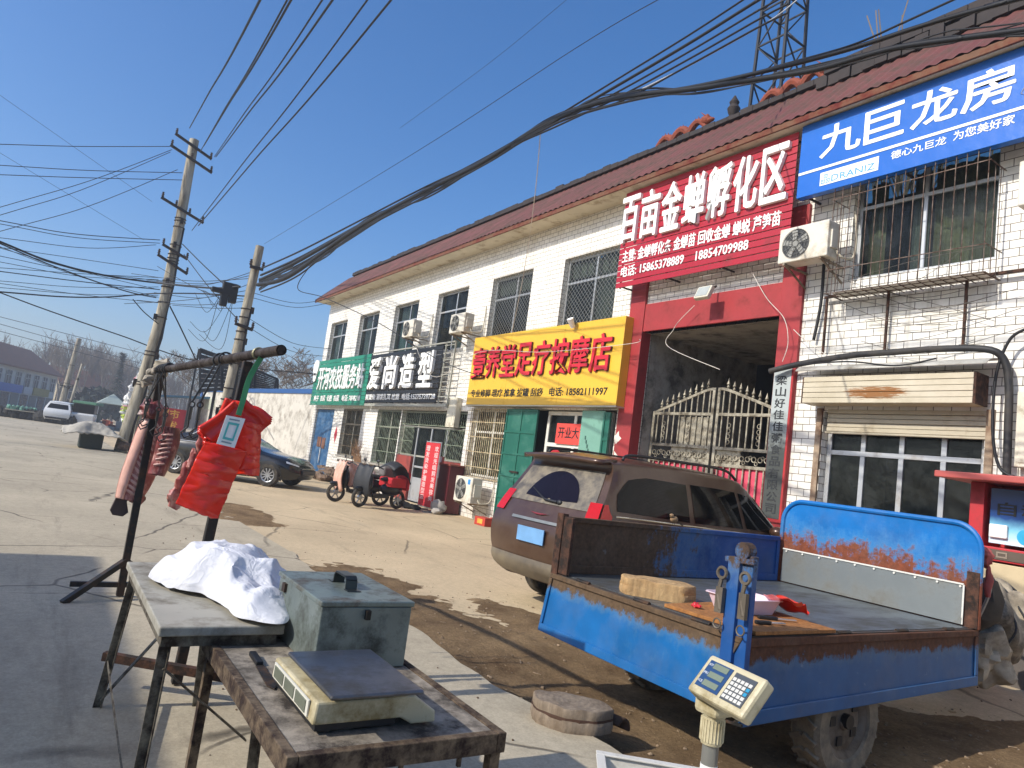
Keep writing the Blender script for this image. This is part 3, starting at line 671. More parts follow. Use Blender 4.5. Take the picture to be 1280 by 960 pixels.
# red sign
S = thing('shop_sign', 'crimson slatted sign with large white channel letters above the gate', 'shop sign', (-8.9, 9.28, 5.4))
slats(-10.97, -6.9, 5.4, 7.47, 9.28, 17, RSL, S, gap=.016)
chars(S, '百亩金蝉孵化区', (783, 250), (984, 249), 9.278, .07, LETW, .03, .16)
q = MB(); ftext(q, '主营: 金蝉孵化条 金蝉苗 回收金蝉 蝉蜕 芦笋苗', (779.5, 314), (975.5, 281.5), 9.278, .012, .03); obj('lettering', q, LETW, S)
q = MB(); ftext(q, '电话: 15865378889    18854709988', (777.5, 334), (935, 313), 9.278, .012, .03); obj('lettering', q, LETW, S)
# blue sign
S = thing('shop_sign', 'blue printed sign with white characters over the caged upper window', 'shop sign', (-3.4, 9.22, 6.3))
q = MB(); q.box(-6.81, .6, 9.24, 9.36, 6.29, 7.5); obj('sign_panel', q, surf('sign_blue', '#1560b8', .3, var=.07, scale=.6, bump=.25, bscale=1.4, bdist=.06), S, bev=.006)
q = MB(); q.box(-6.81, .6, 9.37, 9.4, 6.3, 6.34); q.box(-6.81, .6, 9.37, 9.4, 7.4, 7.44)
for x in (-6.7, -5.2, -3.7, -2.2): q.box(x, x + .03, 9.402, D - .002, 6.3, 6.33); q.box(x, x + .03, 9.402, D - .002, 7.1, 7.13)
obj('bracket', q, DARKMETAL, S)
for ch, x0, x1, z0, z1 in (('九', 1027, 1076, 152, 186), ('巨', 1082, 1130, 130, 172), ('龙', 1140, 1197, 107, 155), ('房', 1203, 1269, 84, 136), ('产', 1278, 1345, 58, 112)):
    a = F(x0, 0, 9.238); zz = F(1050, 166, 9.238); a = F(x0, (z0 + z1) / 2, 9.238); b = F(x1, (z0 + z1) / 2, 9.238)
    q = MB(); text(q, ch, (a.x, 9.238, 6.84), (b.x - a.x, 0, 0), (0, 0, .5), .006, .035); obj('character', q, LETW, S)
q = MB(); q.box(-6.8, .6, 9.232, 9.2385, 6.66, 6.7); obj('stripe', q, LETW, S)
q = MB(); a, b = F(1113.5, 200, 9.238), F(1182, 190, 9.238); text(q, '德心九巨龙', (a.x, 9.238, 6.49), (b.x - a.x, 0, 0), (0, 0, .12), .004, .02); obj('lettering', q, LETW, S); q = MB()
a, b = F(1191, 183, 9.238), F(1268, 163, 9.238); text(q, '为您美好家', (a.x, 9.238, 6.5), (b.x - a.x, 0, 0), (0, 0, .13), .004, .02); obj('lettering', q, LETW, S)
a, b = F(1025, 227, 9.238), F(1098, 208, 9.238); q = MB(); q.box(a.x, b.x, 9.234, 9.2385, 6.39, 6.6); lg = obj('logo_panel', q, LETW, S)
q = MB(); w_ = b.x - a.x
for dx, dz_ in ((.02, .02), (.1, .02), (.06, .1)):
    for u0, u1, v0, v1 in ((0, .065, 0, .012), (0, .065, .053, .065), (0, .012, .012, .053), (.053, .065, .012, .053), (.024, .042, .024, .042)): q.box(a.x + dx + u0, a.x + dx + u1, 9.231, 9.2337, 6.395 + dz_ + v0, 6.395 + dz_ + v1)
text(q, 'DRANIZ', (a.x + .19, 9.2338, 6.42), (w_ - .24, 0, 0), (0, 0, .1), .003, .0); obj('lettering', q, surf('logo_blue', '#4c94cf', .4), lg)
# vertical company plate beside the gate
S = thing('company_plate', 'tall narrow grey name plate with black characters on the right gate pillar', 'name plate', (-7.03, 9.63, 1.2))
q = MB(); q.box(-7.19, -6.87, 9.6, 9.63, 1.25, 3.62)
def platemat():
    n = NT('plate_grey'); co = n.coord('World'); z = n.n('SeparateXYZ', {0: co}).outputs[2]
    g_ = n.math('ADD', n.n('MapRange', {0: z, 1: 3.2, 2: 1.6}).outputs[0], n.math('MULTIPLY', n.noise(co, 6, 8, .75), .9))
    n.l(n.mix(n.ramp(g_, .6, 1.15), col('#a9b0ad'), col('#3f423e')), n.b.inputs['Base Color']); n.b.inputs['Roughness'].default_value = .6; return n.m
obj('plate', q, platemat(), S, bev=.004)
q = MB()
for i, ch in enumerate('梁山好佳佳粥食品有限公司'): text(q, ch, (-7.13, 9.599, 3.36 - i * .185), (.19, 0, 0), (0, 0, .15), .004, .03)
obj('lettering', q, surf('plate_letter', '#25282a', .6), S)
q = MB(); q.box(-6.868, -6.835, 9.6, 9.638, 1.2, 3.6); q.box(-7.19, -6.87, 9.6, 9.637, 1.2, 1.247); obj('plate_frame', q, REDPAINT, S)
# gate
GATEM = surf('gate_paint', '#a29b88', .55, .3, var=.2, dirt='#5a5142', damt=.35, dscale=6)
S = thing('metal_gate', 'grey double steel gate with arched spiked top and pink lower panels', 'gate', (-8.82, 10.2, 0))
def gate_top(x): t = abs(x + 8.82) / 1.6; return 3.42 - .47 * max(0, (t - .12) / .88) if t > .12 else 3.42
GP = surf('gate_pink', '#d24a60', .6, var=.12, scale=1.3, dirt='#9a2438', damt=.25)
for sg, x0, x1 in ((-1, -10.4, -8.85), (1, -8.79, -7.25)):
    q = MB(); y = 10.2
    for x in (x0, x1 - .06): q.box(x, x + .06, y - .03, y + .03, .08, gate_top(x + .03) + .02)
    for z in (.1, 1.05, 2.0, 2.3, 2.92): q.box(x0 + .06, x1 - .06, y - .026, y + .026, z, z + .055)
    n = 10
    for i in range(n):
        x = x0 + .06 + (x1 - x0 - .12) * (i + .5) / n; q.box(x - .014, x + .014, y - .014, y + .014, 2.355, gate_top(x)); q.box(x - .014, x + .014, y - .014, y + .014, .155, 2.0)
    pts = [(x0 + (x1 - x0) * i / 12) for i in range(13)]
    for i in range(12): q.bar((pts[i], y, gate_top(pts[i])), (pts[i+1] + .002, y, gate_top(pts[i+1])), .04, .05)
    lf = obj('gate_leaf', q, GATEM, S, bev=.003)
    q = MB()
    for i in range(n - 1):
        x = x0 + .06 + (x1 - x0 - .12) * (i + 1) / n; z = gate_top(x) + .02
        q.lathe((x, y, z), (0, 0, 1), [(.012, 0), (.03, .03), (.012, .06), (.034, .085), (.02, .12), (0, .2)], 8)
    obj('spear_tip', q, GATEM, lf)
    q = MB(); q.box(x0 + .07, x1 - .07, y + .03, y + .035, .15, 2.0); obj('lower_panel', q, GP, lf)
    q = MB()
    for i in range(11):
        cx = x0 + .12 + (x1 - x0 - .24) * i / 10
        q.torus((cx, y, 2.17), (0, 1, 0), .045, .009, 12, 5); q.torus((cx + .05, y, 2.1 + .1 * (i % 2)), (0, 1, 0), .03, .008, 10, 5)
    obj('scrollwork', q, GATEM, lf)
    for cx in (x0 + .3, x0 + .95):
        q = MB()
        for k in range(4): q.torus((cx, y, 2.45 + k * .1), (0, 1, 0), .04, .008, 12, 5)
        obj('scrollwork', q, GATEM, lf)
    if sg < 0:
        q = MB(); q.box(x0 + .72, x1 - .07, y + .02, y + .024, 2.3, 2.9); obj('backing_sheet', q, GATEM, lf)
    q = MB(); q.box(x0 + (.55 if sg < 0 else .05), x0 + (1.45 if sg < 0 else .6), y + .02, y + .024, 2.05, 2.3); obj('infill_sheet', q, GATEM, lf)
# floodlight, its cable
S = thing('floodlight', 'small grey floodlight clipped under the crimson sign', 'floodlight', (-9.0, 9.3, 5.2))
p = F(880, 366, 9.3)
MX = Matrix.Translation(p) @ Matrix.Rotation(R_(-25), 4, 'X')
q = MB(); q.box(-.16, .16, -.04, .05, -.13, .13, MX); obj('housing', q, PVCW, S, bev=.015)
q = MB(); q.box(-.13, .13, -.046, -.041, -.1, .1, MX); obj('lens', q, surf('lamp_glass', '#a7aca6', .12, var=.1, scale=20), S)
q = MB(); q.bar((p.x, p.y + .05, p.z), (p.x, 9.6, p.z + .2), .03); obj('arm', q, DARKMETAL, S)
# spotlight on the yellow sign
S = thing('spotlight', 'little white spotlight on top of the yellow sign', 'spotlight', (-12.5, 9.4, 4.84)); p = F(717, 404, 9.35)
q = MB(); q.cyl((p.x, 9.35, p.z - .1), (p.x + .02, 9.22, p.z + .07), .05, .08, 14); obj('lamp_head', q, LETW, S)
q = MB(); q.bar((p.x, 9.4, 4.83), (p.x, 9.36, p.z - .06), .025); obj('arm', q, DARKMETAL, S)
# air conditioners
ACW = surf('ac_white', '#d3cdbd', .45, var=.05, scale=2, dirt='#9a8d72', damt=.2)
ACD = surf('ac_fan_dark', '#30312f', .5, var=.2)
def aircon(x, z, w, h, label, y0=9.08, dep=.3, stand=True, sticker=False):
    S = thing('air_conditioner', label, 'air conditioner', (x + w / 2, y0 + dep / 2, z), group='outdoor air conditioner units on the facade')
    q = MB(); q.box(x, x + w, y0, y0 + dep, z, z + h); bd = obj('casing', q, ACW, S, bev=.018)
    cx, cz, r = x + w * .36, z + h * .5, h * .41
    q = MB(); q.cyl((cx, y0 - .003, cz), (cx, y0 - .0015, cz), r, n=32); fan = obj('fan_opening', q, ACD, S)
    q = MB()
    for k in range(5):
        a = k * 2 * math.pi / 5 + .3; u = Vector((math.cos(a), 0, math.sin(a))); v = Vector((-math.sin(a), 0, math.cos(a))); c0 = Vector((cx, y0 - .006, cz))
        q.prism([c0 + u * r * .2 - v * .02, c0 + u * r * .9 - v * r * .1, c0 + u * r * .92 + v * r * .32, c0 + u * r * .25 + v * .05], (0, -.004, 0))
    q.cyl((cx, y0 - .012, cz), (cx, y0 - .004, cz), r * .2, n=14); obj('fan_blade', q, surf('fan_grey', '#8d8c84', .5), fan)
    q = MB()
    for k in range(4): q.torus((cx, y0 - .016, cz), (0, 1, 0), r * (.28 + .24 * k), .004, 32, 4)
    for k in range(14):
        a = k * math.pi / 7; q.bar((cx + math.cos(a) * r * .2, y0 - .015, cz + math.sin(a) * r * .2), (cx + math.cos(a) * r, y0 - .015, cz + math.sin(a) * r), .004)
    obj('fan_grille', q, surf('fan_guard', '#6f6e68', .5), fan)
    q = MB(); q.box(x + w + .0005, x + w + .03, y0 + .06, y0 + dep - .04, z + h * .25, z + h * .75); obj('valve_cover', q, ACW, S, bev=.01)
    for xx in (x + .1, x + w - .12):
        q = MB(); q.box(xx, xx + .03, y0, 9.69, z - .035, z - .003); q.bar((xx + .015, y0 + .06, z - .03), (xx + .015, 9.68, z - .26), .025)
        obj('wall_bracket', q, surf('bracket_cream', '#9a907c', .6, .2, dirt='#6b4f38', damt=.4), S)
    q = MB(); q.tube(crom([(x + w + .02, y0 + .2, z + .12), (x + w + .09, y0 + .25, z + .02), (x + w + .1, 9.6, z + .1), (x + w + .08, 9.66, z + .5), (x + w + .02, 9.69, z + h + .3)], 6), .018, 6)
    obj('pipe', q, surf('pipe_wrap', '#b9b19c', .8, var=.2), S)
    if sticker:
        q = MB(); q.box(x + w * .74, x + w * .88, y0 - .002, y0 - .0005, z + h * .72, z + h * .92); obj('sticker', q, surf('sticker_blue', '#2a86c8', .4), S)
    return S
aircon(-21.0, 5.1, .78, .55, 'air conditioner beside the third upper window above the black sign')
aircon(-17.75, 4.97, .84, .55, 'air conditioner beside the fourth upper window left of the yellow sign')
aircon(-6.93, 5.19, .84, .56, 'air conditioner on the red pillar between the crimson and blue signs')
aircon(-16.15, .44, .86, .64, 'air conditioner with blue sticker low on the wall under the cream grille', sticker=True)
aircon(-3.655, 5.35, .84, .56, 'air conditioner cut off by the right edge of the photo')
# meter boxes
for x, z, h, l in ((-18.0, 2.35, .85, 'cream conduit cover box on the wall between black and yellow signs'), (-3.72, 2.3, .9, 'cream meter box on the wall at the far right edge')):
    S = thing('meter_box', l, 'meter box', (x, D, z)); q = MB(); q.box(x, x + .5, D - .18, D - .002, z, z + h); obj('box_body', q, PVCW, S, bev=.01)
    q = MB(); q.box(x + .04, x + .46, D - .19, D - .181, z + .05, z + h - .05); obj('lid', q, PVCW, S, bev=.006)
# old sign frame under the caged window
S = thing('empty_sign_frame', 'rusty dark bar frame left empty on the tiles below the caged window', 'bar frame', (-5.3, 9.6, 3.8))
q = MB(); q.bar((-6.4, 9.6, 4.71), (-3.2, 9.6, 4.73), .035)
for x in (-6.36, -5.41, -4.39): q.bar((x, 9.6, 4.7), (x, 9.6, 3.82), .03)
obj('frame_bar', q, RUSTM, S)
# thick conduit over the shutter
q = MB(); q.tube(crom([F(962, 464, 9.45), F(1000, 455, 9.5), F(1060, 445, 9.42), F(1120, 440, 9.4), F(1180, 436, 9.4), F(1235, 437, 9.45), F(1255, 450, 9.52), F(1261, 480, 9.55), F(1260, 540, 9.55), F(1258, 600, 9.55)], 8), .045, 9)
tag(obj('conduit', q, surf('conduit_black', '#232324', .6, var=.25, dirt='#4a453e', damt=.3), smooth='all'), 'thick black corrugated conduit running over the shutter and down the wall', 'conduit')
for k, (pts, r, l) in enumerate((
    ([F(1285, 410, 9.5), F(1262, 425, 9.5), F(1245, 470, 9.5), F(1241, 540, 9.5), F(1250, 585, 9.5), F(1275, 598, 9.5)], .018, 'black cable loop hanging beside the thick conduit on the right wall'),
    ([F(1030, 330, 9.6), F(1026, 380, 9.62), F(1017, 425, 9.62)], .024, 'short grey hose hanging below the right hand air conditioner'),
    ([F(1000, 456, 9.44), F(1060, 452, 9.3), F(1120, 457, 9.25), F(1170, 448, 9.3)], .012, 'thin black wire with a white plug above the shutter box'))):
    q = MB(); q.tube(crom(pts, 8), r, 6); tag(obj('wall_cable', q, CABLE, smooth='all'), l, 'cable')
# tangle of thin wires on the right wall
rs = random.Random(11)
for k in range(12):
    x0 = rs.uniform(1040, 1130); y0 = rs.uniform(350, 440); x1 = rs.uniform(1180, 1280); y1 = rs.uniform(300, 430)
    mx, my = (x0 + x1) / 2, (y0 + y1) / 2 + rs.uniform(-10, 22)
    q = MB(); q.tube(crom([F(x0, y0, 9.62), F(mx, my, 9.58), F(x1, y1, 9.6)], 8), .004, 4)
    tag(obj('wall_wire', q, surf('wire_grey', '#5e5850', .6)), 'thin grey wire tangled across the white tiles below the caged window', 'wire', 'thin wires tangled on the right wall')
for k, (pts, l) in enumerate(((((936, 333), (958, 372), (980, 398), (985, 428), (978, 452)), 'pale wire drooping from the crimson sign down the right gate pillar'), (((868, 382), (850, 400), (842, 412), (835, 433), (900, 462)), 'pale wire hanging from the floodlight into the gateway'), (((992, 412), (1012, 430), (1040, 448)), 'pale wire from the right gate pillar across the tiles'), (((510, 402), (540, 470), (600, 440), (680, 440), (785, 430), (800, 424)), 'pale wire strung across the yellow sign to the left gate pillar'))):
    q = MB(); q.tube(crom([F(a, b, 9.5 if k != 3 else 9.3) for a, b in pts], 8), .006, 5); tag(obj('wall_wire', q, surf('wire_white', '#cfc8bb', .6)), l, 'wire')
S = thing('door_charm', 'small red diamond paper pasted beside the blue door', 'paper charm', (-27.6, D, 1.6)); p = F(419.5, 543, D - .004)
q = MB(); q.prism([(p.x - .17, D - .003, p.z), (p.x, D - .003, p.z - .36), (p.x + .17, D - .003, p.z), (p.x, D - .003, p.z + .36)], (0, -.004, 0)); obj('paper', q, surf('charm_red', '#a02035', .7), S)
for k, (x, z, s) in enumerate(((-10.75, 1.9, .2), (-10.65, 1.35, .24), (-10.78, 2.35, .14))):
    q = MB(); q.prism([(x + s * (1 + .4 * math.sin(i * 2.7 + k)) * .6 * math.cos(i * .7), 9.6395, z + s * (1 + .4 * math.cos(i * 1.9 + k)) * .8 * math.sin(i * .7)) for i in range(9)], (0, -.003, 0))
    tag(obj('paper_scrap', q, surf('scrap_white', '#d9d0c2', .8, var=.1)), 'torn white paper remnant stuck on the left red gate pillar', 'paper scrap', 'paper remnants on the left pillar')
# things standing before the shops
S = thing('roll_up_banner', 'red standing banner with white writing outside the hairdresser door', 'banner', (-17.2, 8.9, 0))
a = F(532, 553, 8.85); b = F(552, 553, 8.85); q = MB(); q.box(-17.68, -16.85, 8.86, 8.87, .12, 1.84); obj('banner_sheet', q, surf('banner_red', '#c02a30', .6, var=.06), S)
for s_, x in (('理发烫染护理造型店', -17.62), ('欢迎光临剪发美容美', -17.12)):
    q = MB()
    for i, ch in enumerate(s_): text(q, ch, (x, 8.859, 1.61 - i * .165), (.22, 0, 0), (0, 0, .14), .003, .03)
    obj('lettering', q, surf('banner_letter', '#f0c9c4', .6), S)
q = MB()
for x in (-17.7, -16.83): q.bar((x, 8.885, .01), (x, 8.885, 1.88), .022); q.bar((x, 8.6, .015), (x, 9.2, .015), .03)
q.bar((-17.7, 8.885, 1.86), (-16.83, 8.885, 1.86), .022); q.bar((-17.7, 8.885, .1), (-16.83, 8.885, .1), .022); obj('frame', q, ALU, S)
S = thing('cabinet', 'dark maroon cabinet standing right of the hairdresser door', 'cabinet', (-16.9, 9.4, 0)); q = MB(); q.box(-17.35, -16.75, 9.2, 9.64, .02, 1.28); obj('cabinet_body', q, surf('maroon', '#57151c', .5, var=.1), S, bev=.01)
q = MB(); q.box(-17.38, -16.72, 9.17, 9.66, 1.283, 1.32); obj('cabinet_top', q, surf('maroon_top', '#8b4a3c', .5), S)
S = thing('signboard', 'narrow red and white board leaning by the maroon cabinet', 'signboard', (-17.7, 9.3, 0)); q = MB(); q.box(-17.75, -17.42, 9.3, 9.34, .05, 1.5, Matrix.Identity(4)); obj('board', q, surf('board_red', '#b0544a', .6, var=.2, scale=3), S)
q = MB(); q.box(-17.68, -17.52, 9.292, 9.298, .9, 1.25); q.box(-17.72, -17.48, 9.292, 9.298, 1.34, 1.49); obj('paper', q, surf('board_white', '#e0d2cf', .6), S)
S = thing('sack', 'lumpy pale sack on the step beside the red standing banner', 'sack', (-16.6, 8.95, 0)); q = MB(); q.ell((-16.75, 9.0, .17), (.24, .2, .2), jit=.35); obj('sack_body', q, surf('sack_grey', '#a09a90', .9, var=.2), S, smooth=True); q = MB(); q.ell((-16.55, 8.85, .08), (.16, .13, .09), jit=.35); obj('loose_fold', q, surf('sack_grey', '#a09a90', .9), S, smooth=True)
S = thing('rag_heap', 'black rag heap on the ground under the red standing banner', 'rags', (-17.9, 8.7, 0)); q = MB()
for k in range(7): q.ell((-18.4 + k * .18, 8.62 + .12 * math.sin(k * 2.1), .05), (.17, .13, .07), 10, 7, jit=.6)
obj('rags', q, surf('rag_black', '#1b1d1c', .95, var=.4), S, smooth=True)
for (px, py), l in (((604, 657), 'red and yellow carton on the ground below the low air conditioner'), ((623, 659), 'red carton on the ground against the green folded door')):
    p = G(px, py); S = thing('carton', l, 'carton', (p.x, p.y, 0)); q = MB(); q.box(p.x - .24, p.x + .24, p.y - .12, p.y + .12, .005, .2); obj('carton_body', q, surf('carton_red', '#b23a28', .6, var=.15, scale=7), S, bev=.006)
    q = MB(); q.box(p.x - .1, p.x + .13, p.y - .124, p.y - .1205, .05, .16); obj('carton_label', q, surf('carton_yellow', '#d79a3a', .6), S)
S = thing('firewood_pile', 'brown heap of old wood and rubble at the foot of the blue door', 'wood heap', (-27, 9.2, 0)); q = MB(); rs = random.Random(4)
for k in range(26):
    x, y, z = rs.uniform(-28.2, -25.6), rs.uniform(8.8, 9.5), rs.uniform(.05, .45); a = rs.uniform(-.5, .5); l = rs.uniform(.2, .5)
    q.bar((x - l, y, z), (x + l, y + a * .3, z + a * .3), rs.uniform(.06, .14), rs.uniform(.05, .12))
for k in range(10): q.ell((rs.uniform(-28, -25.6), rs.uniform(8.8, 9.4), .12), (.25, .2, .16), 8, 6, jit=.5)
obj('wood', q, surf('old_wood', '#6e5a48', .9, var=.4, scale=5), S)
S = thing('dry_bush', 'dry brown twiggy plant against the tiles between the two grille windows', 'plant', (-24, 9.3, .9)); q = MB()
for k in range(60):
    x = -24.2 + rs.uniform(-.35, .35); q.tube([(x, 9.5, .9), (x + rs.uniform(-.2, .2), 9.4, 1.15), (x + rs.uniform(-.4, .4), 9.35 + rs.uniform(-.1, .1), rs.uniform(1.25, 1.75))], [.012, .008, .003], 4)
obj('twigs', q, surf('dry_twig', '#8a6a4c', .9, var=.3), S)
S = thing('plank_shelf', 'weathered plank shelf on legs under the dry twiggy plant', 'shelf', (-23.7, 9.25, 0)); q = MB(); q.box(-24.9, -22.6, 9.0, 9.5, .82, .9); obj('plank', q, surf('old_wood', '#6e5a48', .9), S, bev=.01); q = MB(); q.box(-24.8, -24.7, 9.05, 9.45, 0, .82); obj('leg', q, surf('old_wood', '#6e5a48', .9), S); q = MB(); q.box(-22.8, -22.7, 9.05, 9.45, 0, .82); obj('leg', q, surf('old_wood', '#6e5a48', .9), S)
# ================================================================ the butcher's stall in the foreground
TOPG = surf('table_board', '#a39e8f', .5, var=.1, scale=3, dirt='#6a6252', damt=.3, dscale=4)
STEELG = surf('old_grey_steel', '#807a6a', .6, .35, var=.3, scale=6, dirt='#3c3026', damt=.45, dscale=9, bump=.2, bscale=50)
S = thing('table', 'grey board table on angle iron legs with the white cloth on it', 'table', (-3.6, .73, 0))
q = MB(); q.box(-4.27, -2.96, .492, .965, .735, .772); obj('tabletop', q, TOPG, S, bev=.006)
q = MB(); q.box(-4.24, -2.99, .51, .53, .69, .733); q.box(-4.24, -2.99, .925, .945, .69, .733); q.box(-4.24, -4.22, .531, .924, .69, .733); q.box(-3.01, -2.99, .531, .924, .69, .733); obj('apron', q, STEELG, S)
def angle_leg(p0, p1, s=.038):
    q = MB(); p0, p1 = Vector(p0), Vector(p1); q.bar(p0, p1, s, .006, (1, 0, 0)); q.bar(p0 + Vector((0, s * .5, 0)), p1 + Vector((0, s * .5, 0)), .006, s, (1, 0, 0)); return q
for p0, p1 in (((-4.22, .53, .69), (-4.28, .48, .02)), ((-3.02, .53, .69), (-3.1, .53, .02)), ((-3.02, .92, .69), (-3.03, .95, .02)), ((-4.22, .92, .69), (-4.2, .95, .02))): obj('leg', angle_leg(p0, p1), STEELG, S)
for a, b in (((-4.26, .49, .25), (-3.12, .52, .05)), ((-4.27, .49, .06), (-4.2, .9, .68)), ((-3.03, .54, .6), (-3.03, .9, .3))):
    q = MB(); q.bar(a, b, .03, .006, (0, 1, .2)); obj('brace', q, STEELG, S)
# low work table
WOODT = surf('grimy_board', '#968c7d', .75, var=.3, scale=5, dirt='#342d26', damt=.45, dscale=7, bump=.25, bscale=40)
S = thing('table', 'low rusty framed table carrying the beige scale and the metal cash box', 'table', (-2.5, 1.05, 0))
q = MB(); q.box(-3.12, -1.975, .73, 1.375, .672, .688); obj('tabletop', q, WOODT, S)
FR = surf('rusty_frame', '#75644f', .7, .3, var=.35, scale=9, dirt='#352720', damt=.45, dscale=14, bump=.3, bscale=60)
q = MB(); q.box(-3.15, -1.94, .695, .728, .63, .692); q.box(-3.15, -1.94, 1.377, 1.41, .63, .692); q.box(-3.15, -3.122, .729, 1.376, .63, .692); q.box(-1.973, -1.94, .729, 1.376, .63, .692); obj('frame', q, FR, S, bev=.003)
for x, y in ((-3.11, .73), (-1.965, .73), (-1.965, 1.38), (-3.11, 1.38)):
    q = MB(); q.bar((x, y, .629), (x + (-.03 if x < -3 else 0), y, .023), .036); obj('leg', q, FR, S)
q = MB()
for y in (.85, 1.05, 1.25): q.bar((-1.955, y, .63), (-1.955, y, .6), .012)
obj('bolt', q, FR, S)
# white cloth
def clothmat():
    n = NT('white_cloth'); co = n.coord()
    n.l(n.ramp(n.noise(co, 7, 6), .3, .75, col('#c6c7cb'), col('#dedee0')), n.b.inputs['Base Color']); n.b.inputs['Roughness'].default_value = .9
    rg = n.math('ABSOLUTE', n.math('SUBTRACT', n.noise(n.mix(.25, co, n.n('TexNoise', {'Vector': co, 'Scale': 5.0}).outputs[1], 'LINEAR_LIGHT'), 6, 3, .5), .5)); n.bump(n.math('SUBTRACT', n.noise(co, 14, 4, .5), n.math('MULTIPLY', n.ramp(rg, 0, .12), .7)), .3, .02); return n.m
def cloth_pt(a, b):
    ang = a * 2 * math.pi; r = b ** .8
    rr = 1 + .16 * math.sin(3 * ang + 1) + .12 * math.sin(4 * ang + 2.4) + .09 * noise.noise(Vector((math.cos(ang) * 3, math.sin(ang) * 3, 4)))
    x, y = -3.63 + .6 * rr * r * math.cos(ang), .9 + .28 * rr * r * math.sin(ang)
    wx, wy = x + .09 * noise.noise(Vector((x * 4, y * 5, 11))), y + .09 * noise.noise(Vector((x * 4, y * 5, 17)))
    rid = lambda s_, z_: (1 - math.sqrt(noise.noise(Vector((wx * s_, wy * s_ * 1.2, z_))) ** 2 + .012) * 2.2)
    env = min(1, (1 - r) * 2.6) ** .6; hump = .62 + .38 * math.sin((x + 4.25) * 2.6) + .25 * noise.noise(Vector((x * 2.4, y * 3, 3)))
    z = .775 + env * hump * (.115 + .075 * rid(3.2, 2) + .034 * rid(6.0, 5) + .005 * rid(13, 9)) + (1 - env) * .012 * (1 + rid(6, 1))
    return (x + .045 * env * noise.noise(Vector((x * 7, y * 7, 5))), y + .04 * env * noise.noise(Vector((x * 7, y * 7, 8))), max(z, .776))
q = MB(); q.grid(200, 70, cloth_pt, True)
c_ = obj('cloth', q, clothmat(), smooth='all'); tag(c_, 'crumpled white cloth heaped on the grey table', 'cloth')
# metal box
BOXG = surf('box_steel', '#7d8782', .42, .45, var=.22, scale=4, dirt='#474a42', damt=.28, dscale=6, bump=.1, bscale=20)
S = thing('metal_box', 'grey green steel box with a lid handle standing on the low table', 'box', (-2.91, 1.17, .69))
q = MB(); q.box(-3.2, -2.63, .985, 1.36, .692, .925); obj('box_body', q, BOXG, S, bev=.004)
q = MB(); q.box(-3.208, -2.622, .977, 1.368, .9265, .948); obj('lid', q, surf('box_lid', '#7d8983', .4, .5, var=.2, scale=4, dirt='#5a4d40', damt=.3, dscale=7), S, bev=.005)
q = MB()
hp = [(-2.98, 1.17, .949), (-2.975, 1.17, .985), (-2.96, 1.17, .997), (-2.85, 1.17, .997), (-2.835, 1.17, .985), (-2.83, 1.17, .949)]
for i in range(5): q.bar(hp[i], hp[i+1], .05, .009, (0, 0, 1) if i in (2,) else (1, 0, 0) if i in (0, 4) else (0, 0, 1))
for x in (-3.0, -2.81): q.box(x - .025, x + .025, 1.14, 1.2, .9485, .952)
obj('handle', q, surf('handle_steel', '#3c403f', .35, .7, var=.2), S, bev=.002)
q = MB()
for x, y in ((-2.63, 1.17), (-3.1, .982)): q.box(x - .02, x + .02, y - .009, y + .009, .88, .915)
obj('latch', q, DARKMETAL, S)
# counter scale
SCB = surf('scale_beige', '#c2b897', .42, var=.06, scale=3, dirt='#8b7b52', damt=.28, dscale=7)
S = thing('counter_scale', 'beige counting scale with a flat steel pan on the low table', 'weighing scale', (-2.28, 1.0, .69))
q = MB()
x0, x1 = -2.5, -2.055
prof = [(.795, .722), (.80, .788), (1.12, .788), (1.2, .735), (1.205, .7), (1.12, .7), (1.08, .722)]
q.prism([(x0, y, z) for y, z in prof], (x1 - x0, 0, 0)); obj('housing', q, SCB, S, bev=.007)
q = MB(); q.box(-2.49, -2.07, .81, 1.07, .7, .721); obj('base', q, BLACK, S)
for fx in (-2.46, -2.1):
    q = MB(); q.cyl((fx, .85, .689), (fx, .85, .7), .02, n=10); obj('foot', q, RUBBER, S)
q = MB(); q.box(-2.47, -2.1, .7905, .7955, .732, .78); pn = obj('display_panel', q, surf('scale_panel', '#d9d6c8', .4, var=.03), S)
for k in range(3):
    q = MB(); q.box(-2.455 + k * .118, -2.455 + k * .118 + .1, .7875, .7902, .738, .774); obj('display', q, surf('lcd_dark', '#6d7263', .2, var=.15), pn)
q = MB(); q.box(-2.43, -1.99, .815, 1.115, .812, .826); obj('pan', q, surf('pan_steel', '#6d6f76', .32, .8, var=.15, scale=3, dirt='#5a564f', damt=.35, dscale=4), S, bev=.006)
q = MB(); q.box(-2.37, -2.06, .87, 1.06, .7885, .811); obj('pan_support', q, DARKMETAL, S)
S = thing('knife', 'knife with a dark blade lying behind the beige counter scale', 'knife', (-2.7, .9, .69)); q = MB(); q.prism([(-2.72, .8, .69), (-2.5, .785, .69), (-2.46, .80, .69), (-2.5, .82, .69), (-2.72, .83, .69)], (0, 0, .004)); obj('blade', q, DARKMETAL, S); q = MB(); q.bar((-2.84, .815, .702), (-2.72, .815, .697), .026, .018); obj('handle', q, BLACK, S, bev=.004)
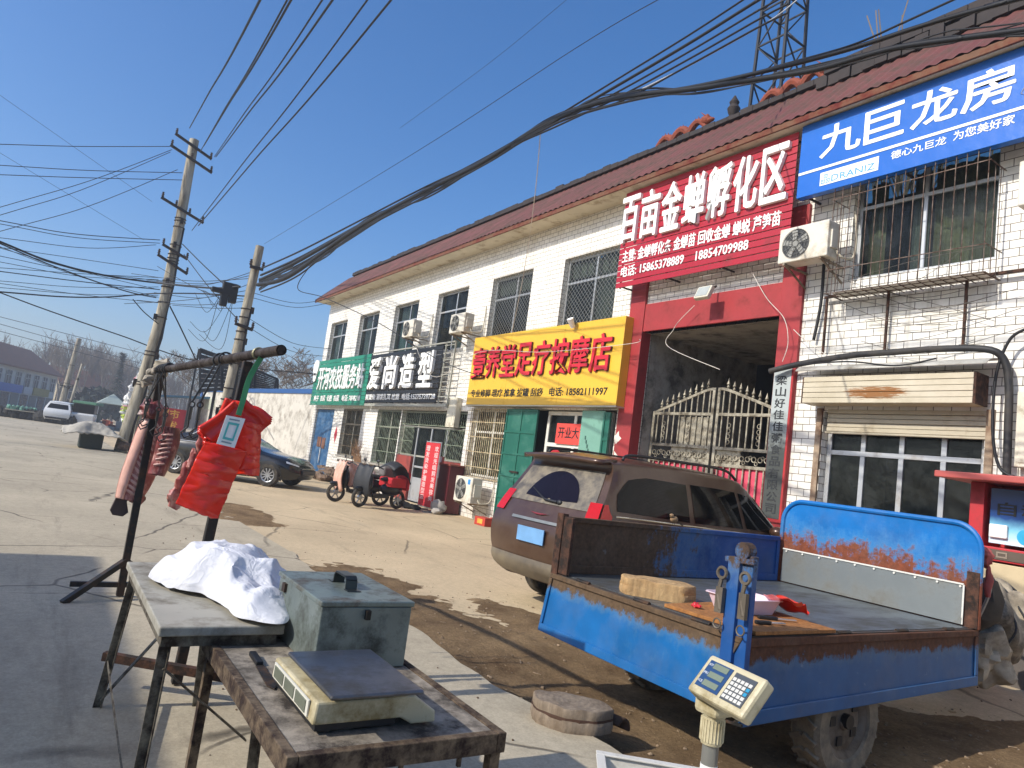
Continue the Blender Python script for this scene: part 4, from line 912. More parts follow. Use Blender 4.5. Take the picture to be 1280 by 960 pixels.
# meat rail
RAIL = surf('rail_steel', '#4a4038', .55, .5, var=.35, scale=5, dirt='#2c211b', damt=.4, dscale=9, bump=.2, bscale=40)
S = thing('meat_rack', 'black steel hanging rack with a long rusty top pipe', 'meat rack', (-5.5, .85, 0))
A, Bp = Vector((-6.98, .74, 1.945)), Vector((-3.93, 1.01, 2.0))
q = MB(); n = 14; u, v, d = basis(Bp - A)
q.cyl(A, Bp, .03, n=18, cap=False); q.cyl(Bp, Bp - d * .25, .025, .025, 14); obj('top_pipe', q, RAIL, S, smooth=True)
q = MB(); q.torus(Bp - d * .36, d, .034, .006, 18, 6); q.torus(Bp - d * .375, d, .034, .005, 18, 6); obj('wire_tie', q, surf('wire_tie', '#8f8a6a', .5, .4), S)
P1t, P1b = Vector((-6.76, .765, 1.91)), Vector((-6.78, .77, .3)); P2t, P2b = Vector((-4.5, .97, 1.955)), Vector((-4.56, .9, .03))
q = MB(); q.bar(P1t, (-6.79, .775, .03), .058); obj('post', q, DARKMETAL, S, bev=.006)
q = MB(); q.bar(P2t, P2b, .056); obj('post', q, DARKMETAL, S, bev=.006)
for e in ((-6.55, .36, .02), (-6.9, 1.25, .02)):
    q = MB(); q.bar(P1b + Vector((0, 0, .02)), e, .045); obj('foot_brace', q, DARKMETAL, S)
q = MB(); q.bar((-6.79, .4, .12), (-6.79, 1.1, .12), .04); obj('base_bar', q, DARKMETAL, S)
q = MB(); q.bar((-4.56, .5, .2), (-4.1, 1.24, .16), .045); obj('base_bar', q, RUSTM, S)
q = MB(); q.bar((-4.1, 1.24, .16), (-4.08, 1.24, .02), .045); obj('foot', q, RUSTM, S)
# hooks on the rail
HK = surf('hook_steel', '#4d4c4a', .35, .8, var=.2)
def hook(label, px, z_off, swing, length=.36):
    t = (px - A.x) / (Bp.x - A.x); c = A.lerp(Bp, t); S = thing('meat_hook', label, 'hook', c, group='steel hooks hanging from the rail')
    e = c + Vector(swing) + Vector((0, 0, -length)); q = MB()
    arc = [c + Vector((0, .045 * math.sin(a), .045 * math.cos(a))) for a in [R_(x) for x in range(-140, 60, 20)]][::-1]
    q.tube(arc + [arc[-1].lerp(e, .3), e], .007, 6); obj('shank', q, HK, S)
    q = MB(); q.torus(e - Vector((0, 0, .02)), (1, 0, 0), .018, .005, 12, 6); q.cyl(e - Vector((0, 0, .04)), e - Vector((0, 0, .12)), .012, n=8); obj('swivel', q, HK, S)
    b = e - Vector((0, 0, .12)); q = MB(); q.tube([b, b - Vector((0, .0, .05)), b - Vector((0, .035, .09)), b - Vector((0, .01, .125)), b - Vector((0, -.03, .1)), b - Vector((0, -.04, .06))], [.006] * 5 + [.002], 6); obj('hook_tip', q, HK, S)
for px, sw, ln in ((-6.74, (.04, -.06, 0), .25), (-6.68, (.03, .02, 0), .32), (-6.6, (0, .06, 0), .3), (-6.52, (-.05, -.1, 0), .28), (-6.45, (-.06, .04, 0), .36)): hook('steel hook in the cluster over the ribs at the far end of the rail', px, 0, sw, ln)
for px, sw, l in ((-5.05, (-.03, -.12, 0), 'left steel hook of the pair beside the red plastic bags'), (-4.93, (-.03, -.1, 0), 'right steel hook of the pair beside the red plastic bags')): hook(l, px, 0, sw, .3)
q = MB(); rs = random.Random(8)
for k in range(5):
    b = [Vector((-6.93 + rs.uniform(-.03, .03), .75 + rs.uniform(-.03, .05), 1.99)) + Vector((rs.uniform(-.02, .02), rs.uniform(-.035, .02) * j, -.05 * j + .02)) for j in range(5)]
    q.tube(crom(b, 5), [.022 + .01 * math.sin(i) for i in range(21)], 7)
q.ell((-6.9, .8, 2.0), (.07, .09, .05), jit=.7)
tag(obj('rag', q, surf('pale_rag', '#a49a88', .95, var=.25, scale=9), smooth=True), 'pale frayed rag tied over the far end of the rack pipe', 'rag')
# ribs of meat
def meatmat(name, a, b, c, sc=9):
    n = NT(name); co = n.coord()
    m1 = n.ramp(n.noise(co, sc, 8, .65), .4, .62); m2 = n.ramp(n.noise(n.coord('Object', (1, 1, .4)), sc * 1.7, 7, .7), .5, .66)
    cc = n.mix(m2, n.mix(m1, col(a), col(b)), col(c)); n.l(cc, n.b.inputs['Base Color']); n.b.inputs['Roughness'].default_value = .38
    n.bump(n.noise(co, 30, 6), .4, .01); return n.m
M1 = meatmat('meat_pale', '#96483f', '#b97468', '#d3a393'); M2 = meatmat('meat_dark', '#5a2320', '#8a3a38', '#c08d80', 11); FAT = surf('meat_fat', '#d8ab98', .45, var=.12, scale=9)
def slab(outl, outr, x, bulge, th, m, parent, name, tw=0.0):
    L = crom([PX(a, b, x) for a, b in outl], 6); Rr = crom([PX(a, b, x) for a, b in outr], 6)
    n = min(len(L), len(Rr))
    def fn(u, v):
        k = v * (n - 1); i = min(int(k), n - 2); f = k - i
        p = L[i].lerp(L[i+1], f).lerp(Rr[i].lerp(Rr[i+1], f), u)
        return p + Vector((bulge * math.sin(math.pi * u) + tw * u + .015 * noise.noise(p * 9), .0, .008 * noise.noise(p * 14)))
    q = MB(); q.grid(16, 40, fn); return obj(name, q, m, parent, smooth='all', solid=th), fn
S = thing('rib_slab', 'pale pink side of ribs hanging at the far end of the rack', 'meat', (-6.75, .75, 1.55))
o, fn = slab([(196, 513), (181, 522), (172, 540), (162, 566), (151, 598), (146, 622)], [(214, 519), (206, 545), (201, 566), (194, 590), (184, 610), (171, 627)], -6.84, .05, .05, M1, S, 'meat_slab')
q = MB()
for k in range(15):
    v = .16 + k * .052; q.tube([fn(u, v + .08 * (u - .5)) + Vector((.019, -.012, 0)) for u in (.3, .4, .5, .6, .7, .8, .88)], [.004, .012, .014, .014, .013, .011, .004], 6)
obj('rib_bones', q, FAT, S, smooth=True)
q = MB(); q.grid(6, 30, lambda u, v: fn(u * .27, v) + Vector((.03 + .02 * math.sin(math.pi * u), -.004, 0))); obj('fat_edge', q, surf('fat_skin', '#d9a896', .4, var=.12, scale=12), S, solid=.02, smooth='all')
q = MB(); q.prism([PX(a, b, -6.86) for a, b in ((149, 612), (137, 637), (140, 643), (153, 645), (160, 640), (158, 626), (166, 622))], (.04, 0, 0)); obj('hanging_flap', q, surf('meat_black', '#43302b', .5, var=.3), S, bev=.006)
q = MB(); q.ell(PX(190, 512, -6.8), (.1, .1, .09), jit=.5); q.ell(PX(172, 622, -6.83), (.07, .06, .06), jit=.5); obj('meat_lump', q, M2, S, smooth=True)
S = thing('rib_slab', 'dark red piece of ribs hanging in front of the black sedan', 'meat', (-6.6, 1.0, 1.5))
o, fn = slab([(204, 533), (199, 552), (194, 572), (188, 592)], [(221, 536), (222, 549), (217, 567), (202, 594)], -6.62, .06, .05, M2, S, 'meat_slab')
q = MB()
for k in range(7):
    v = .2 + k * .1; q.tube([fn(u, v) + Vector((.03, -.01, 0)) for u in (.1, .3, .5, .7)], .01, 6)
obj('rib_bones', q, surf('bone_dull', '#b5877a', .5, var=.2), S, smooth=True)
# bundle of red carrier bags
def bagmat():
    n = NT('red_plastic'); co = n.coord(); b = n.b
    n.l(n.ramp(n.noise(co, 5, 4), .3, .7, col('#c41c0c'), col('#e83a22')), b.inputs['Base Color']); b.inputs['Roughness'].default_value = .28
    b.inputs['Subsurface Weight'].default_value = .08; b.inputs['Subsurface Radius'].default_value = (.02, .004, .004)
    n.bump(n.noise(n.coord('Object', (2, 1.0, 4)), 4, 3, .45), .16, .015); return n.m
BAG = bagmat()
S = thing('plastic_bag_bundle', 'bundle of shiny red plastic carrier bags hanging from the rack', 'plastic bags', (-4.25, .95, 1.6))
def pack(quad, x, th, name, wr=.02, seed=0):
    c = [PX(a, b, x) for a, b in quad]
    def fn(u, v):
        p = c[0].lerp(c[1], u).lerp(c[3].lerp(c[2], u), v)
        cr = abs(noise.noise(Vector((u * 1.6 + seed + v, v * 5.5, 1.2)))) + .35 * abs(noise.noise(Vector((u * 3, v * 12 + seed, 3))))
        return p + Vector((wr * (1 - 2.2 * cr) + .03 * math.sin(math.pi * u), 0, 0))
    q = MB(); q.grid(40, 60, fn); return obj(name, q, BAG, S, smooth='all', solid=th)
pack([(257, 552), (304, 563), (268, 648), (220, 630)], -4.22, .06, 'bag_stack', .007)
pack([(296, 524), (321, 530), (317, 594), (298, 592)], -4.31, .07, 'bag_stack', .007, 5)
def strip(pts, w, x, name, th=.012):
    """handles: broad folded strips of film"""
    q = MB(); P = crom([PX(a, b, x) for a, b in pts], 6)
    for k in range(4):
        off = Vector((-.016 * k, .004 * k, -.012 * k))
        def fn(u, v):
            i = min(int(v * (len(P) - 1)), len(P) - 2); p = P[i].lerp(P[i+1], v * (len(P) - 1) - i) + off
            d = (P[i+1] - P[i]).normalized(); s = d.cross(Vector((1, 0, 0))).normalized()
            return p + s * w * (u - .5) * (.75 + .5 * v) + Vector((.012 * math.sin(u * 9 + k), 0, 0))
        q.grid(9, len(P), fn)
    return obj(name, q, BAG, S, smooth='all', solid=.004)
strip([(298, 506), (285, 520), (272, 532), (256, 544)], .1, -4.26, 'bag_handle')
strip([(298, 505), (308, 517), (318, 523), (327, 533)], .13, -4.29, 'bag_handle')
strip([(293, 500), (288, 518), (280, 540), (272, 556)], .14, -4.28, 'bag_handle')
q = MB(); c = [PX(a, b, -4.15) for a, b in ((283, 519), (306.5, 523.5), (293, 560), (270.5, 554.5))]; q.prism(c, (.004, 0, 0)); cd_ = obj('card', q, LETW, S)
def lerp2(u, v, x=0): return c[0].lerp(c[1], u).lerp(c[3].lerp(c[2], u), v) + Vector((.006 + x, 0, 0))
q = MB()
for u0, u1, v0, v1 in ((.2, .8, .2, .28), (.2, .8, .72, .8), (.2, .3, .28, .72), (.7, .8, .28, .72)): q.prism([lerp2(u0, v0), lerp2(u1, v0), lerp2(u1, v1), lerp2(u0, v1)], (.001, 0, 0))
obj('card_border', q, surf('card_teal', '#58b8b4', .5, var=.05), cd_)
q = MB()
for v in (.08, .86): q.prism([lerp2(.2, v), lerp2(.75, v), lerp2(.75, v + .05), lerp2(.2, v + .05)], (.001, 0, 0))
obj('card_mark', q, surf('card_grey', '#8d9aa0', .5), cd_)
q = MB(); P = crom([Bp - d * .3 + Vector((0, .02, .03)), PX(313, 470, -4.2), PX(304, 500, -4.17), PX(298, 519, -4.16)], 6)
for i in range(len(P) - 1): q.bar(P[i], P[i+1], .03, .003, (1, 0, 0))
obj('strap', q, surf('green_ribbon', '#3f8a57', .6, var=.2), S)
q = MB(); q.ell(PX(219, 622, -4.45), (.03, .045, .06), jit=.8); q.ell(PX(228, 604, -4.45), (.03, .04, .09), jit=.8); q.ell(PX(240, 580, -4.45), (.03, .03, .07), jit=.7); q.ell(PX(252, 552, -4.45), (.02, .03, .06), jit=.7)
tag(obj('meat_strip', q, M1, smooth=True), 'strip of pale meat hanging half hidden behind the red bags', 'meat')
# wooden chopping blocks
def woodmat(name, a, b, end):
    n = NT(name); co = n.coord(); x = n.n('SeparateXYZ', {0: co})
    r = n.n('TexWave', {'Vector': co, 'Scale': 9.0, 'Distortion': 5.0, 'Detail': 4.0}, wave_type='RINGS', rings_direction='Z').outputs[1]
    g_ = n.noise(n.coord('Object', (1, 1, .15)), 30, 6, .7)
    cc = n.mix(n.math('MULTIPLY', r, .22), n.ramp(n.noise(co, 6, 8, .7), .3, .7, col(a), col(b)), col(end)); cc = n.mix(1.0, cc, n.ramp(g_, .3, .7, (.6, .6, .6, 1), (1.1, 1.1, 1.1, 1)), 'MULTIPLY')
    n.l(cc, n.b.inputs['Base Color']); n.b.inputs['Roughness'].default_value = .85; n.bump(n.math('ADD', n.math('MULTIPLY', n.noise(co, 18, 8, .75), 1.4), n.math('ADD', n.math('MULTIPLY', g_, .6), n.math('MULTIPLY', r, .1))), .6, .012); return n.m
def log(name, label, c, rx, ry, h, rz, m, chop=0.0, bm=None):
    S = thing(name, label, 'chopping block', c, rz); q = MB(); N = 48
    def rad(a): return 1 + .06 * math.sin(2 * a + 1) + .05 * math.sin(3 * a) + .025 * math.sin(7 * a) + .012 * math.sin(15 * a)
    prof = [(0.0, h), (.5, h + .002), (.9, h), (.975, h - .002), (1.0, h - .01), (1.0, h * .62), (.985, h * .56), (1.01, h * .5), (1.02, h * .2), (.99, 0), (0, 0)]
    pts = []
    for f, z in prof:
        for i in range(N):
            a = 2 * math.pi * i / N; r = rad(a)
            x, y = rx * r * f * math.cos(a), ry * r * f * math.sin(a)
            if chop and y < -ry * chop: y = -ry * chop - (abs(y) - ry * chop) * .1
            nz = .007 * noise.noise(Vector((x * 12, y * 12, z * 5))) * (1 if z > h * .9 else .6)
            pts.append((x + nz * .6, y + nz * .6, z + (nz if z > h * .9 else 0)))
    q.add(pts, [(j * N + i, j * N + (i + 1) % N, (j + 1) * N + (i + 1) % N, (j + 1) * N + i) for j in range(len(prof) - 1) for i in range(N)])
    obj('block_body', q, m, S, smooth=True, world=False)
    q = MB(); q.torus((0, 0, h * .53), (0, 0, 1), 1.0, .012, 48, 6); q.v = [(v[0] * rx * 1.0 * rad(math.atan2(v[1], v[0])), v[1] * ry * rad(math.atan2(v[1], v[0])) if not (chop and v[1] < -chop) else -ry * chop * 1.02, v[2]) for v in q.v]
    obj('band', q, bm or RUSTM, S, world=False); return S
log('chopping_block', 'weathered round chopping block lying on the concrete beside the dirt', (-3.47, 2.98, .022), .235, .16, .14, R_(40), woodmat('wood_grey', '#7a6854', '#a3937e', '#5a4a3a'), bm=surf('block_band', '#4a3326', .7, .2, var=.3))
S = thing('bark_chunk', 'dark curl of bark on the ground next to the chopping block', 'bark', (-3.35, 3.2, .02)); q = MB(); q.grid(14, 8, lambda u, v: (-3.5 + .3 * v * .6 + .05 * math.sin(v * 7), 3.13 + .13 * v + .05 * math.cos(u * 2.6), .022 + .07 * math.sin(u * 2.6))); obj('bark', q, surf('bark', '#4d3a2c', .95, var=.4, scale=12), S, solid=.02, smooth='all')
# platform scale with display head
S = thing('platform_scale', 'beige price scale head with keypad on a grey pole in front of the blue truck', 'weighing scale', (-1.49, 1.9, 0))
TL, TR_, BL = Vector((-1.513, 1.844, 1.043)), Vector((-1.292, 1.805, 1.043)), Vector((-1.526, 1.772, .951))
E1, E2 = TR_ - TL, BL - TL; NN = E2.cross(E1).normalized()
if NN.dot(Vector((0, 0, EYE)) - TL) < 0: NN = -NN
def hd(u, v, w_=0.0): return TL + E1 * u + E2 * v + NN * w_
def plate(q, u0, u1, v0, v1, w0, w1): return q.prism([hd(u0, v0, w0), hd(u1, v0, w0), hd(u1, v1, w0), hd(u0, v1, w0)], NN * (w1 - w0))
q = MB(); plate(q, -.04, 1.04, -.06, 1.08, -.045, 0); hs = obj('head', q, SCB, S, bev=.01)
q = MB(); plate(q, .05, .5, .1, .88, .0005, .002); bp = obj('display_panel', q, surf('panel_navy', '#2a466e', .35, var=.05), S)
for k in range(3):
    q = MB(); plate(q, .16, .44, .14 + k * .25, .3 + k * .25, .0022, .0035); obj('display', q, surf('lcd_green', '#76806e', .25, var=.1), bp)
for k in range(3):
    q = MB(); text(q, 'WTPRICESUM'[k * 2:k * 2 + 3], hd(.065, .26 + k * .25, .0022), E1 * .08, -E2 * .07, .0008, .0); obj('lettering', q, surf('panel_mark', '#c9cfd6', .5), bp)
q = MB(); plate(q, .56, .95, .12, .9, .0005, .002); kp = obj('keypad', q, surf('keypad_grey', '#4c5054', .4, var=.05), S)
q = MB(); q2 = MB()
for i in range(5):
    for j in range(5):
        t = q2 if (i == 4 and j in (1, 2)) else q; plate(t, .585 + i * .072, .64 + i * .072, .26 + j * .125, .35 + j * .125, .0022, .005)
obj('keys', q, surf('keys_white', '#cfcdc4', .5), kp); obj('blue_keys', q2, surf('keys_blue', '#2f8fb5', .5), kp)
q = MB(); q.box(-1.535, -1.445, 1.805, 1.895, .875, .95, None); obj('neck', q, SCB, S, bev=.015)
q = MB(); q.lathe((-1.49, 1.85, .79), (0, 0, 1), [(.0, 0), (.031, 0), (.034, .01), (.034, .08), (.037, .085), (.037, .1), (0, .1)], 22)
for k in range(22):
    a = k * 2 * math.pi / 22; q.bar((-1.49 + .034 * math.cos(a), 1.85 + .034 * math.sin(a), .8), (-1.49 + .034 * math.cos(a), 1.85 + .034 * math.sin(a), .865), .004)
obj('collar', q, SCB, S)
q = MB(); q.cyl((-1.49, 1.85, .06), (-1.49, 1.85, .795), .025, n=18); obj('pole', q, surf('pole_grey', '#8f8e86', .35, .4, var=.1), S, smooth=True)
q = MB(); q.cyl((-1.49, 1.85, .45), (-1.49, 1.85, .73), .0258, n=18); obj('pole_tape', q, LETW, S, smooth=True)
q = MB(); q.box(-1.6, -1.15, 1.7, 2.3, .03, .09); obj('weighing_platform', q, ALU, S, bev=.01)
# white crate
S = thing('plastic_crate', 'white slotted plastic crate at the bottom edge by the scale pole', 'crate', (-2.577, 2.425, 0), math.atan2(.375, .296))
CR = surf('crate_white', '#cfccc2', .5, var=.06, dirt='#9a927f', damt=.25)
L, Wd, H_ = .56, .38, .26
q = MB()
for side in range(4):
    for k in range(13 if side % 2 == 0 else 9):
        n_ = 13 if side % 2 == 0 else 9; t = (k + .5) / n_
        x, y = ((t * L, -.0) if side == 0 else (t * L, -Wd) if side == 2 else (0, -t * Wd) if side == 1 else (L, -t * Wd))
        q.box(x - .011, x + .011, y - .004, y + .004, .07, .21) if side % 2 == 0 else q.box(x - .004, x + .004, y - .011, y + .011, .07, .21)
for z0, z1 in ((.024, .07), (.21, .262)):
    q.box(0, L, -.006, .006, z0, z1); q.box(0, L, -Wd - .006, -Wd + .006, z0, z1); q.box(-.006, .006, -Wd, 0, z0 + .001, z1 - .001); q.box(L - .006, L + .006, -Wd, 0, z0 + .001, z1 - .001)
obj('crate_wall', q, CR, S, world=False)
q = MB(); q.box(-.02, L + .02, -.02, .022, .263, .272); q.box(-.02, L + .02, -Wd - .022, -Wd + .02, .263, .272); q.box(-.022, .02, -Wd + .02, -.02, .2635, .2715); q.box(L - .02, L + .022, -Wd + .02, -.02, .2635, .2715); obj('rim', q, CR, S, world=False, bev=.003)
q = MB(); q.box(.004, L - .004, -Wd + .004, -.004, .03, .04); obj('crate_floor', q, CR, S, world=False)
# ================================================================ vehicles
def catm(a, b, c, d, t): return .5 * ((2 * b) + (c - a) * t + (2 * a - 5 * b + 4 * c - d) * t * t + (3 * b - a - 3 * c + d) * t ** 3)
class Body:
    """a smooth car body: stations along the length, each a column of (x, half width, z) from sill to roof centre"""
    def __init__(s, st): s.st = [[Vector(p) for p in c] for c in st]; s.ns = len(st); s.nk = len(st[0])
    def at(s, i, t, side):
        """i: station parameter, t: height parameter"""
        def colp(ci):
            c = s.st[max(0, min(s.ns - 1, ci))]; k = min(int(t), s.nk - 2); f = t - k
            g = lambda j: c[max(0, min(s.nk - 1, j))]
            return catm(g(k - 1), g(k), g(k + 1), g(k + 2), f)
        k = min(int(i), s.ns - 2); f = i - k
        p = catm(colp(k - 1), colp(k), colp(k + 1), colp(k + 2), f)
        return Vector((p.x, p.y * side, p.z))
    def nrm(s, i, t, side):
        e = .02; i0, i1 = max(0, i - e), min(s.ns - 1, i + e); t0, t1 = max(0, t - e), min(s.nk - 1, t + e)
        n = (s.at(i1, t, side) - s.at(i0, t, side)).cross(s.at(i, t1, side) - s.at(i, t0, side)); n.normalize()
        return -n if n.y * side < 0 and abs(n.y) > .05 else n
    def mesh(s, ni=8, nt=5):
        q = MB(); I = [k / ni for k in range((s.ns - 1) * ni + 1)]; T = [k / nt for k in range((s.nk - 1) * nt + 1)]
        for side in (1, -1):
            vs = [s.at(i, t, side) for t in T for i in I]; w_ = len(I)
            q.add(vs, [(j * w_ + a, j * w_ + a + 1, (j + 1) * w_ + a + 1, (j + 1) * w_ + a) for j in range(len(T) - 1) for a in range(w_ - 1)])
        for i, bl in ((0, -.06), (s.ns - 1, .05)):
            vs = []; m = 13
            for t in T:
                a, b = s.at(i, t, 1), s.at(i, t, -1)
                for k in range(m): u = k / (m - 1); p = a.lerp(b, u); p.x += bl * (1 - (2 * u - 1) ** 2) * (1 if t < 3.9 else .6); vs.append(p)
            q.add(vs, [(j * m + a, j * m + a + 1, (j + 1) * m + a + 1, (j + 1) * m + a) for j in range(len(T) - 1) for a in range(m - 1)])
        return q
    def arch(s, xc, zc, R, side):
        if not hasattr(s, 'smp'): s.smp = [s.at(i * .06, t * .1, 1) for i in range(int((s.ns - 1) / .06)) for t in range(31)]
        q = MB(); vs = []; N = 24
        def surf_y(x, z): return max(min(s.smp, key=lambda p: (p.x - x) ** 2 + (p.z - z) ** 2).y, 0)
        for f in (1, .8, .55, .3, .02):
            for k in range(N):
                a = -.35 + (math.pi + .7) * k / (N - 1); x, z = xc + R * f * math.cos(a), zc + R * f * math.sin(a); vs.append((x, side * (surf_y(x, z) + .004), z))
        return q.add(vs, [(r * N + k, r * N + k + 1, (r + 1) * N + k + 1, (r + 1) * N + k) for r in range(4) for k in range(N - 1)])
    def panel(s, q, poly, side, off=.006, th=None, n=5):
        """a panel whose outline is given in (station, height) parameters, lying just proud of the body"""
        m = len(poly); cx, cy = sum(p[0] for p in poly) / m, sum(p[1] for p in poly) / m; rings = []
        dense = []
        for a in range(m):
            p0, p1 = poly[a], poly[(a + 1) % m]
            for k in range(n): dense.append((p0[0] + (p1[0] - p0[0]) * k / n, p0[1] + (p1[1] - p0[1]) * k / n))
        vs = []
        for f in (1, .8, .55, .3, .08):
            for (i, t) in dense:
                ii, tt = cx + (i - cx) * f, cy + (t - cy) * f; vs.append(s.at(ii, tt, side) + s.nrm(ii, tt, side) * off)
        N = len(dense)
        q.add(vs, [(r * N + a, r * N + (a + 1) % N, (r + 1) * N + (a + 1) % N, (r + 1) * N + a) for r in range(4) for a in range(N)] + [tuple(range(4 * N, 5 * N))])
        return q
def paint(name, c, dust='#8d8069', damt=.3, rough=.22, metal=.35, low=None):
    n = NT(name); co = n.coord(); z = n.n('SeparateXYZ', {0: co}).outputs[2]
    g_ = n.n('MapRange', {0: z, 1: .9, 2: .25}).outputs[0]
    f = n.math('ADD', n.math('MULTIPLY', n.noise(co, 3, 8, .65), .9), n.math('MULTIPLY', g_, .45)); m = n.ramp(f, .38, 1.0)
    m = n.math('MULTIPLY', m, damt * 2.2, True)
    n.l(n.mix(m, col(c), col(dust)), n.b.inputs['Base Color']); n.b.inputs['Metallic'].default_value = metal
    n.l(n.math('ADD', n.math('MULTIPLY', m, .5), rough, True), n.b.inputs['Roughness']); n.b.inputs['Coat Weight'].default_value = .35; n.b.inputs['Coat Roughness'].default_value = .12
    return n.m
RIM = surf('rim_silver', '#a9abad', .3, .7, var=.08, dirt='#6e675b', damt=.2)
def wheel(root, x, y, r, w_, side, spokes=10, rim=None, tread=False, tm=None):
    q = MB(); c = Vector((x, y, r)); s = Vector((0, side, 0))
    q.lathe(c, s, [(r * .62, -w_ / 2), (r * .93, -w_ / 2), (r, -w_ * .36), (r, w_ * .36), (r * .93, w_ / 2), (r * .66, w_ / 2), (r * .62, w_ * .42)], 36)
    if tread:
        for k in range(22):
            a = k * 2 * math.pi / 22; d = Vector((math.cos(a), 0, math.sin(a))); e = Vector((-math.sin(a), 0, math.cos(a)))
            for sg in (-1, 1): q.bar(c + d * (r + .004) + s * sg * w_ * .42, c + d * (r + .004) + s * sg * w_ * .04 + e * .045, .03, .024, d)
    ty = obj('wheel', q, tm or RUBBER, root, smooth=True, world=False)
    q = MB(); q.lathe(c, s, [(0, w_ * .30), (r * .5, w_ * .26), (r * .58, w_ * .40), (r * .64, w_ * .42), (r * .64, w_ * .3), (r * .6, -w_ * .3)], 32)
    q.lathe(c, s, [(0, w_ * .38), (r * .12, w_ * .38), (r * .14, w_ * .3)], 16)
    for k in range(spokes):
        a = k * 2 * math.pi / spokes; d = Vector((math.cos(a), 0, math.sin(a))); q.bar(c + d * r * .1 + s * w_ * .36, c + d * r * .58 + s * w_ * .40, r * .09, .02, s)
    obj('rim', q, rim or RIM, ty, smooth=True, world=False)
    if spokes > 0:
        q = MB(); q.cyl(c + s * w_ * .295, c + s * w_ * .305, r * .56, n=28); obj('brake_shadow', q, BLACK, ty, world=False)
    return ty
def car(name, label, cat, loc, rz, st, pmat, wheels, r, wins, seams, rear, group=None, ws=None):
    S = thing(name, label, cat, loc, rz, group); b = Body(st)
    bd = obj('body', b.mesh(), pmat, S, smooth=True, world=False)
    for k, (poly) in enumerate(wins):
        for side in (1, -1): obj('side_window', b.panel(MB(), poly, side), CARGLASS, S, smooth='all', world=False)
    for i, hw in wheels:
        for side in (1, -1):
            obj('wheel_arch', b.arch(i, r * 1.0, r * 1.2, side), BLACK, S, smooth='all', world=False)
            wheel(S, i, side * (hw - .09), r, .21, side)
    return S, b
# ---------------- brown SUV nose-in at the gate
st = [[(.12, .70, .34), (.03, .82, .55), (.0, .86, .86), (.1, .84, 1.12), (.36, .70, 1.60), (.33, .60, 1.72), (.33, 0, 1.76)],
      [(.45, .76, .26), (.4, .86, .5), (.4, .895, .86), (.45, .87, 1.13), (.62, .72, 1.62), (.6, .60, 1.74), (.6, 0, 1.79)],
      [(1.5, .78, .24), (1.5, .87, .5), (1.5, .90, .86), (1.5, .875, 1.10), (1.5, .72, 1.63), (1.5, .60, 1.755), (1.5, 0, 1.80)],
      [(2.5, .78, .24), (2.5, .87, .5), (2.5, .90, .85), (2.5, .875, 1.07), (2.4, .71, 1.62), (2.35, .59, 1.735), (2.35, 0, 1.78)],
      [(3.1, .78, .24), (3.1, .87, .5), (3.1, .90, .84), (3.1, .87, 1.04), (2.85, .68, 1.52), (2.75, .56, 1.63), (2.72, 0, 1.68)],
      [(3.5, .78, .24), (3.5, .87, .5), (3.5, .895, .82), (3.5, .86, 1.0), (3.52, .74, 1.06), (3.48, .6, 1.10), (3.42, 0, 1.13)],
      [(4.15, .76, .26), (4.15, .85, .48), (4.15, .865, .76), (4.15, .82, .9), (4.15, .7, .97), (4.12, .5, 1.0), (4.1, 0, 1.02)],
      [(4.5, .62, .3), (4.55, .7, .5), (4.54, .68, .7), (4.5, .62, .8), (4.46, .55, .84), (4.44, .4, .86), (4.42, 0, .87)]]
SUVP = paint('suv_brown', '#472f22', '#826d56', .22, .28, .25)
WIN = [[(.75, 3.18), (1.98, 3.14), (1.98, 3.86), (1.3, 3.9), (.9, 3.8), (.62, 3.5)], [(2.07, 3.14), (2.98, 3.16), (2.98, 3.86), (2.07, 3.88)], [(3.08, 3.18), (4.3, 3.18), (4.42, 3.3), (3.95, 3.84), (3.08, 3.86)]]
S, b = car('suv', 'dusty brown SUV parked nose first at the gate behind the blue truck', 'car', (-6.33, 4.65, 0), R_(93), st, SUVP, [(.95, .90), (3.55, .89)], .355, WIN, None, None)
def rearp(u, t, off=.0):
    a, c = b.at(0, t, 1), b.at(0, t, -1); p = a.lerp(c, u); p.x += -.06 * (1 - (2 * u - 1) ** 2) * (1 if t < 3.9 else .6) - off; return p
def rpatch(u0, u1, t0, t1, off=.008, shape=None, n=10):
    q = MB(); q.grid(n, n, lambda a, c: rearp(u0 + (u1 - u0) * a if shape is None else shape(a, c)[0], t0 + (t1 - t0) * c if shape is None else shape(a, c)[1], off)); return q
DUSTG = surf('dusty_glass', '#4d4740', .5, var=.2, scale=6, dirt='#7d7464', damt=.45, dscale=7)
rw = obj('rear_window', rpatch(.06, .94, 3.12, 3.98), DUSTG, S, smooth='all', world=False)
def fan(a, c):
    th = math.pi * (.02 + .96 * a); r = .06 + .94 * c; return (.52 - .30 * r * math.cos(th) * .9, 3.22 + .64 * r * math.sin(th))
obj('wiped_arc', rpatch(0, 1, 0, 1, .013, fan, 22), surf('wiped_glass', '#15111c', .12, var=.15, spec=.12), rw, smooth='all', world=False)
q = MB(); q.tube([rearp(.62, 3.2, .02), rearp(.5, 3.22, .035), rearp(.3, 3.42, .03)], [.018, .012, .006], 6); q.ell(rearp(.64, 3.2, .015), (.02, .04, .03)); obj('rear_wiper', q, BLACK, S, world=False)
q = MB(); q.grid(14, 4, lambda a, c: b.at(0, 4.35, 1).lerp(b.at(0, 4.35, -1), .02 + .96 * a) + Vector((-.17 + .25 * c - .05 * (1 - (2 * a - 1) ** 2), 0, .015 + .03 * c + .02 * (1 - (2 * a - 1) ** 2)))); obj('spoiler', q, SUVP, S, solid=.05, smooth='all', world=False)
TAIL = surf('tail_lamp_red', '#b30d0a', .12, var=.1)
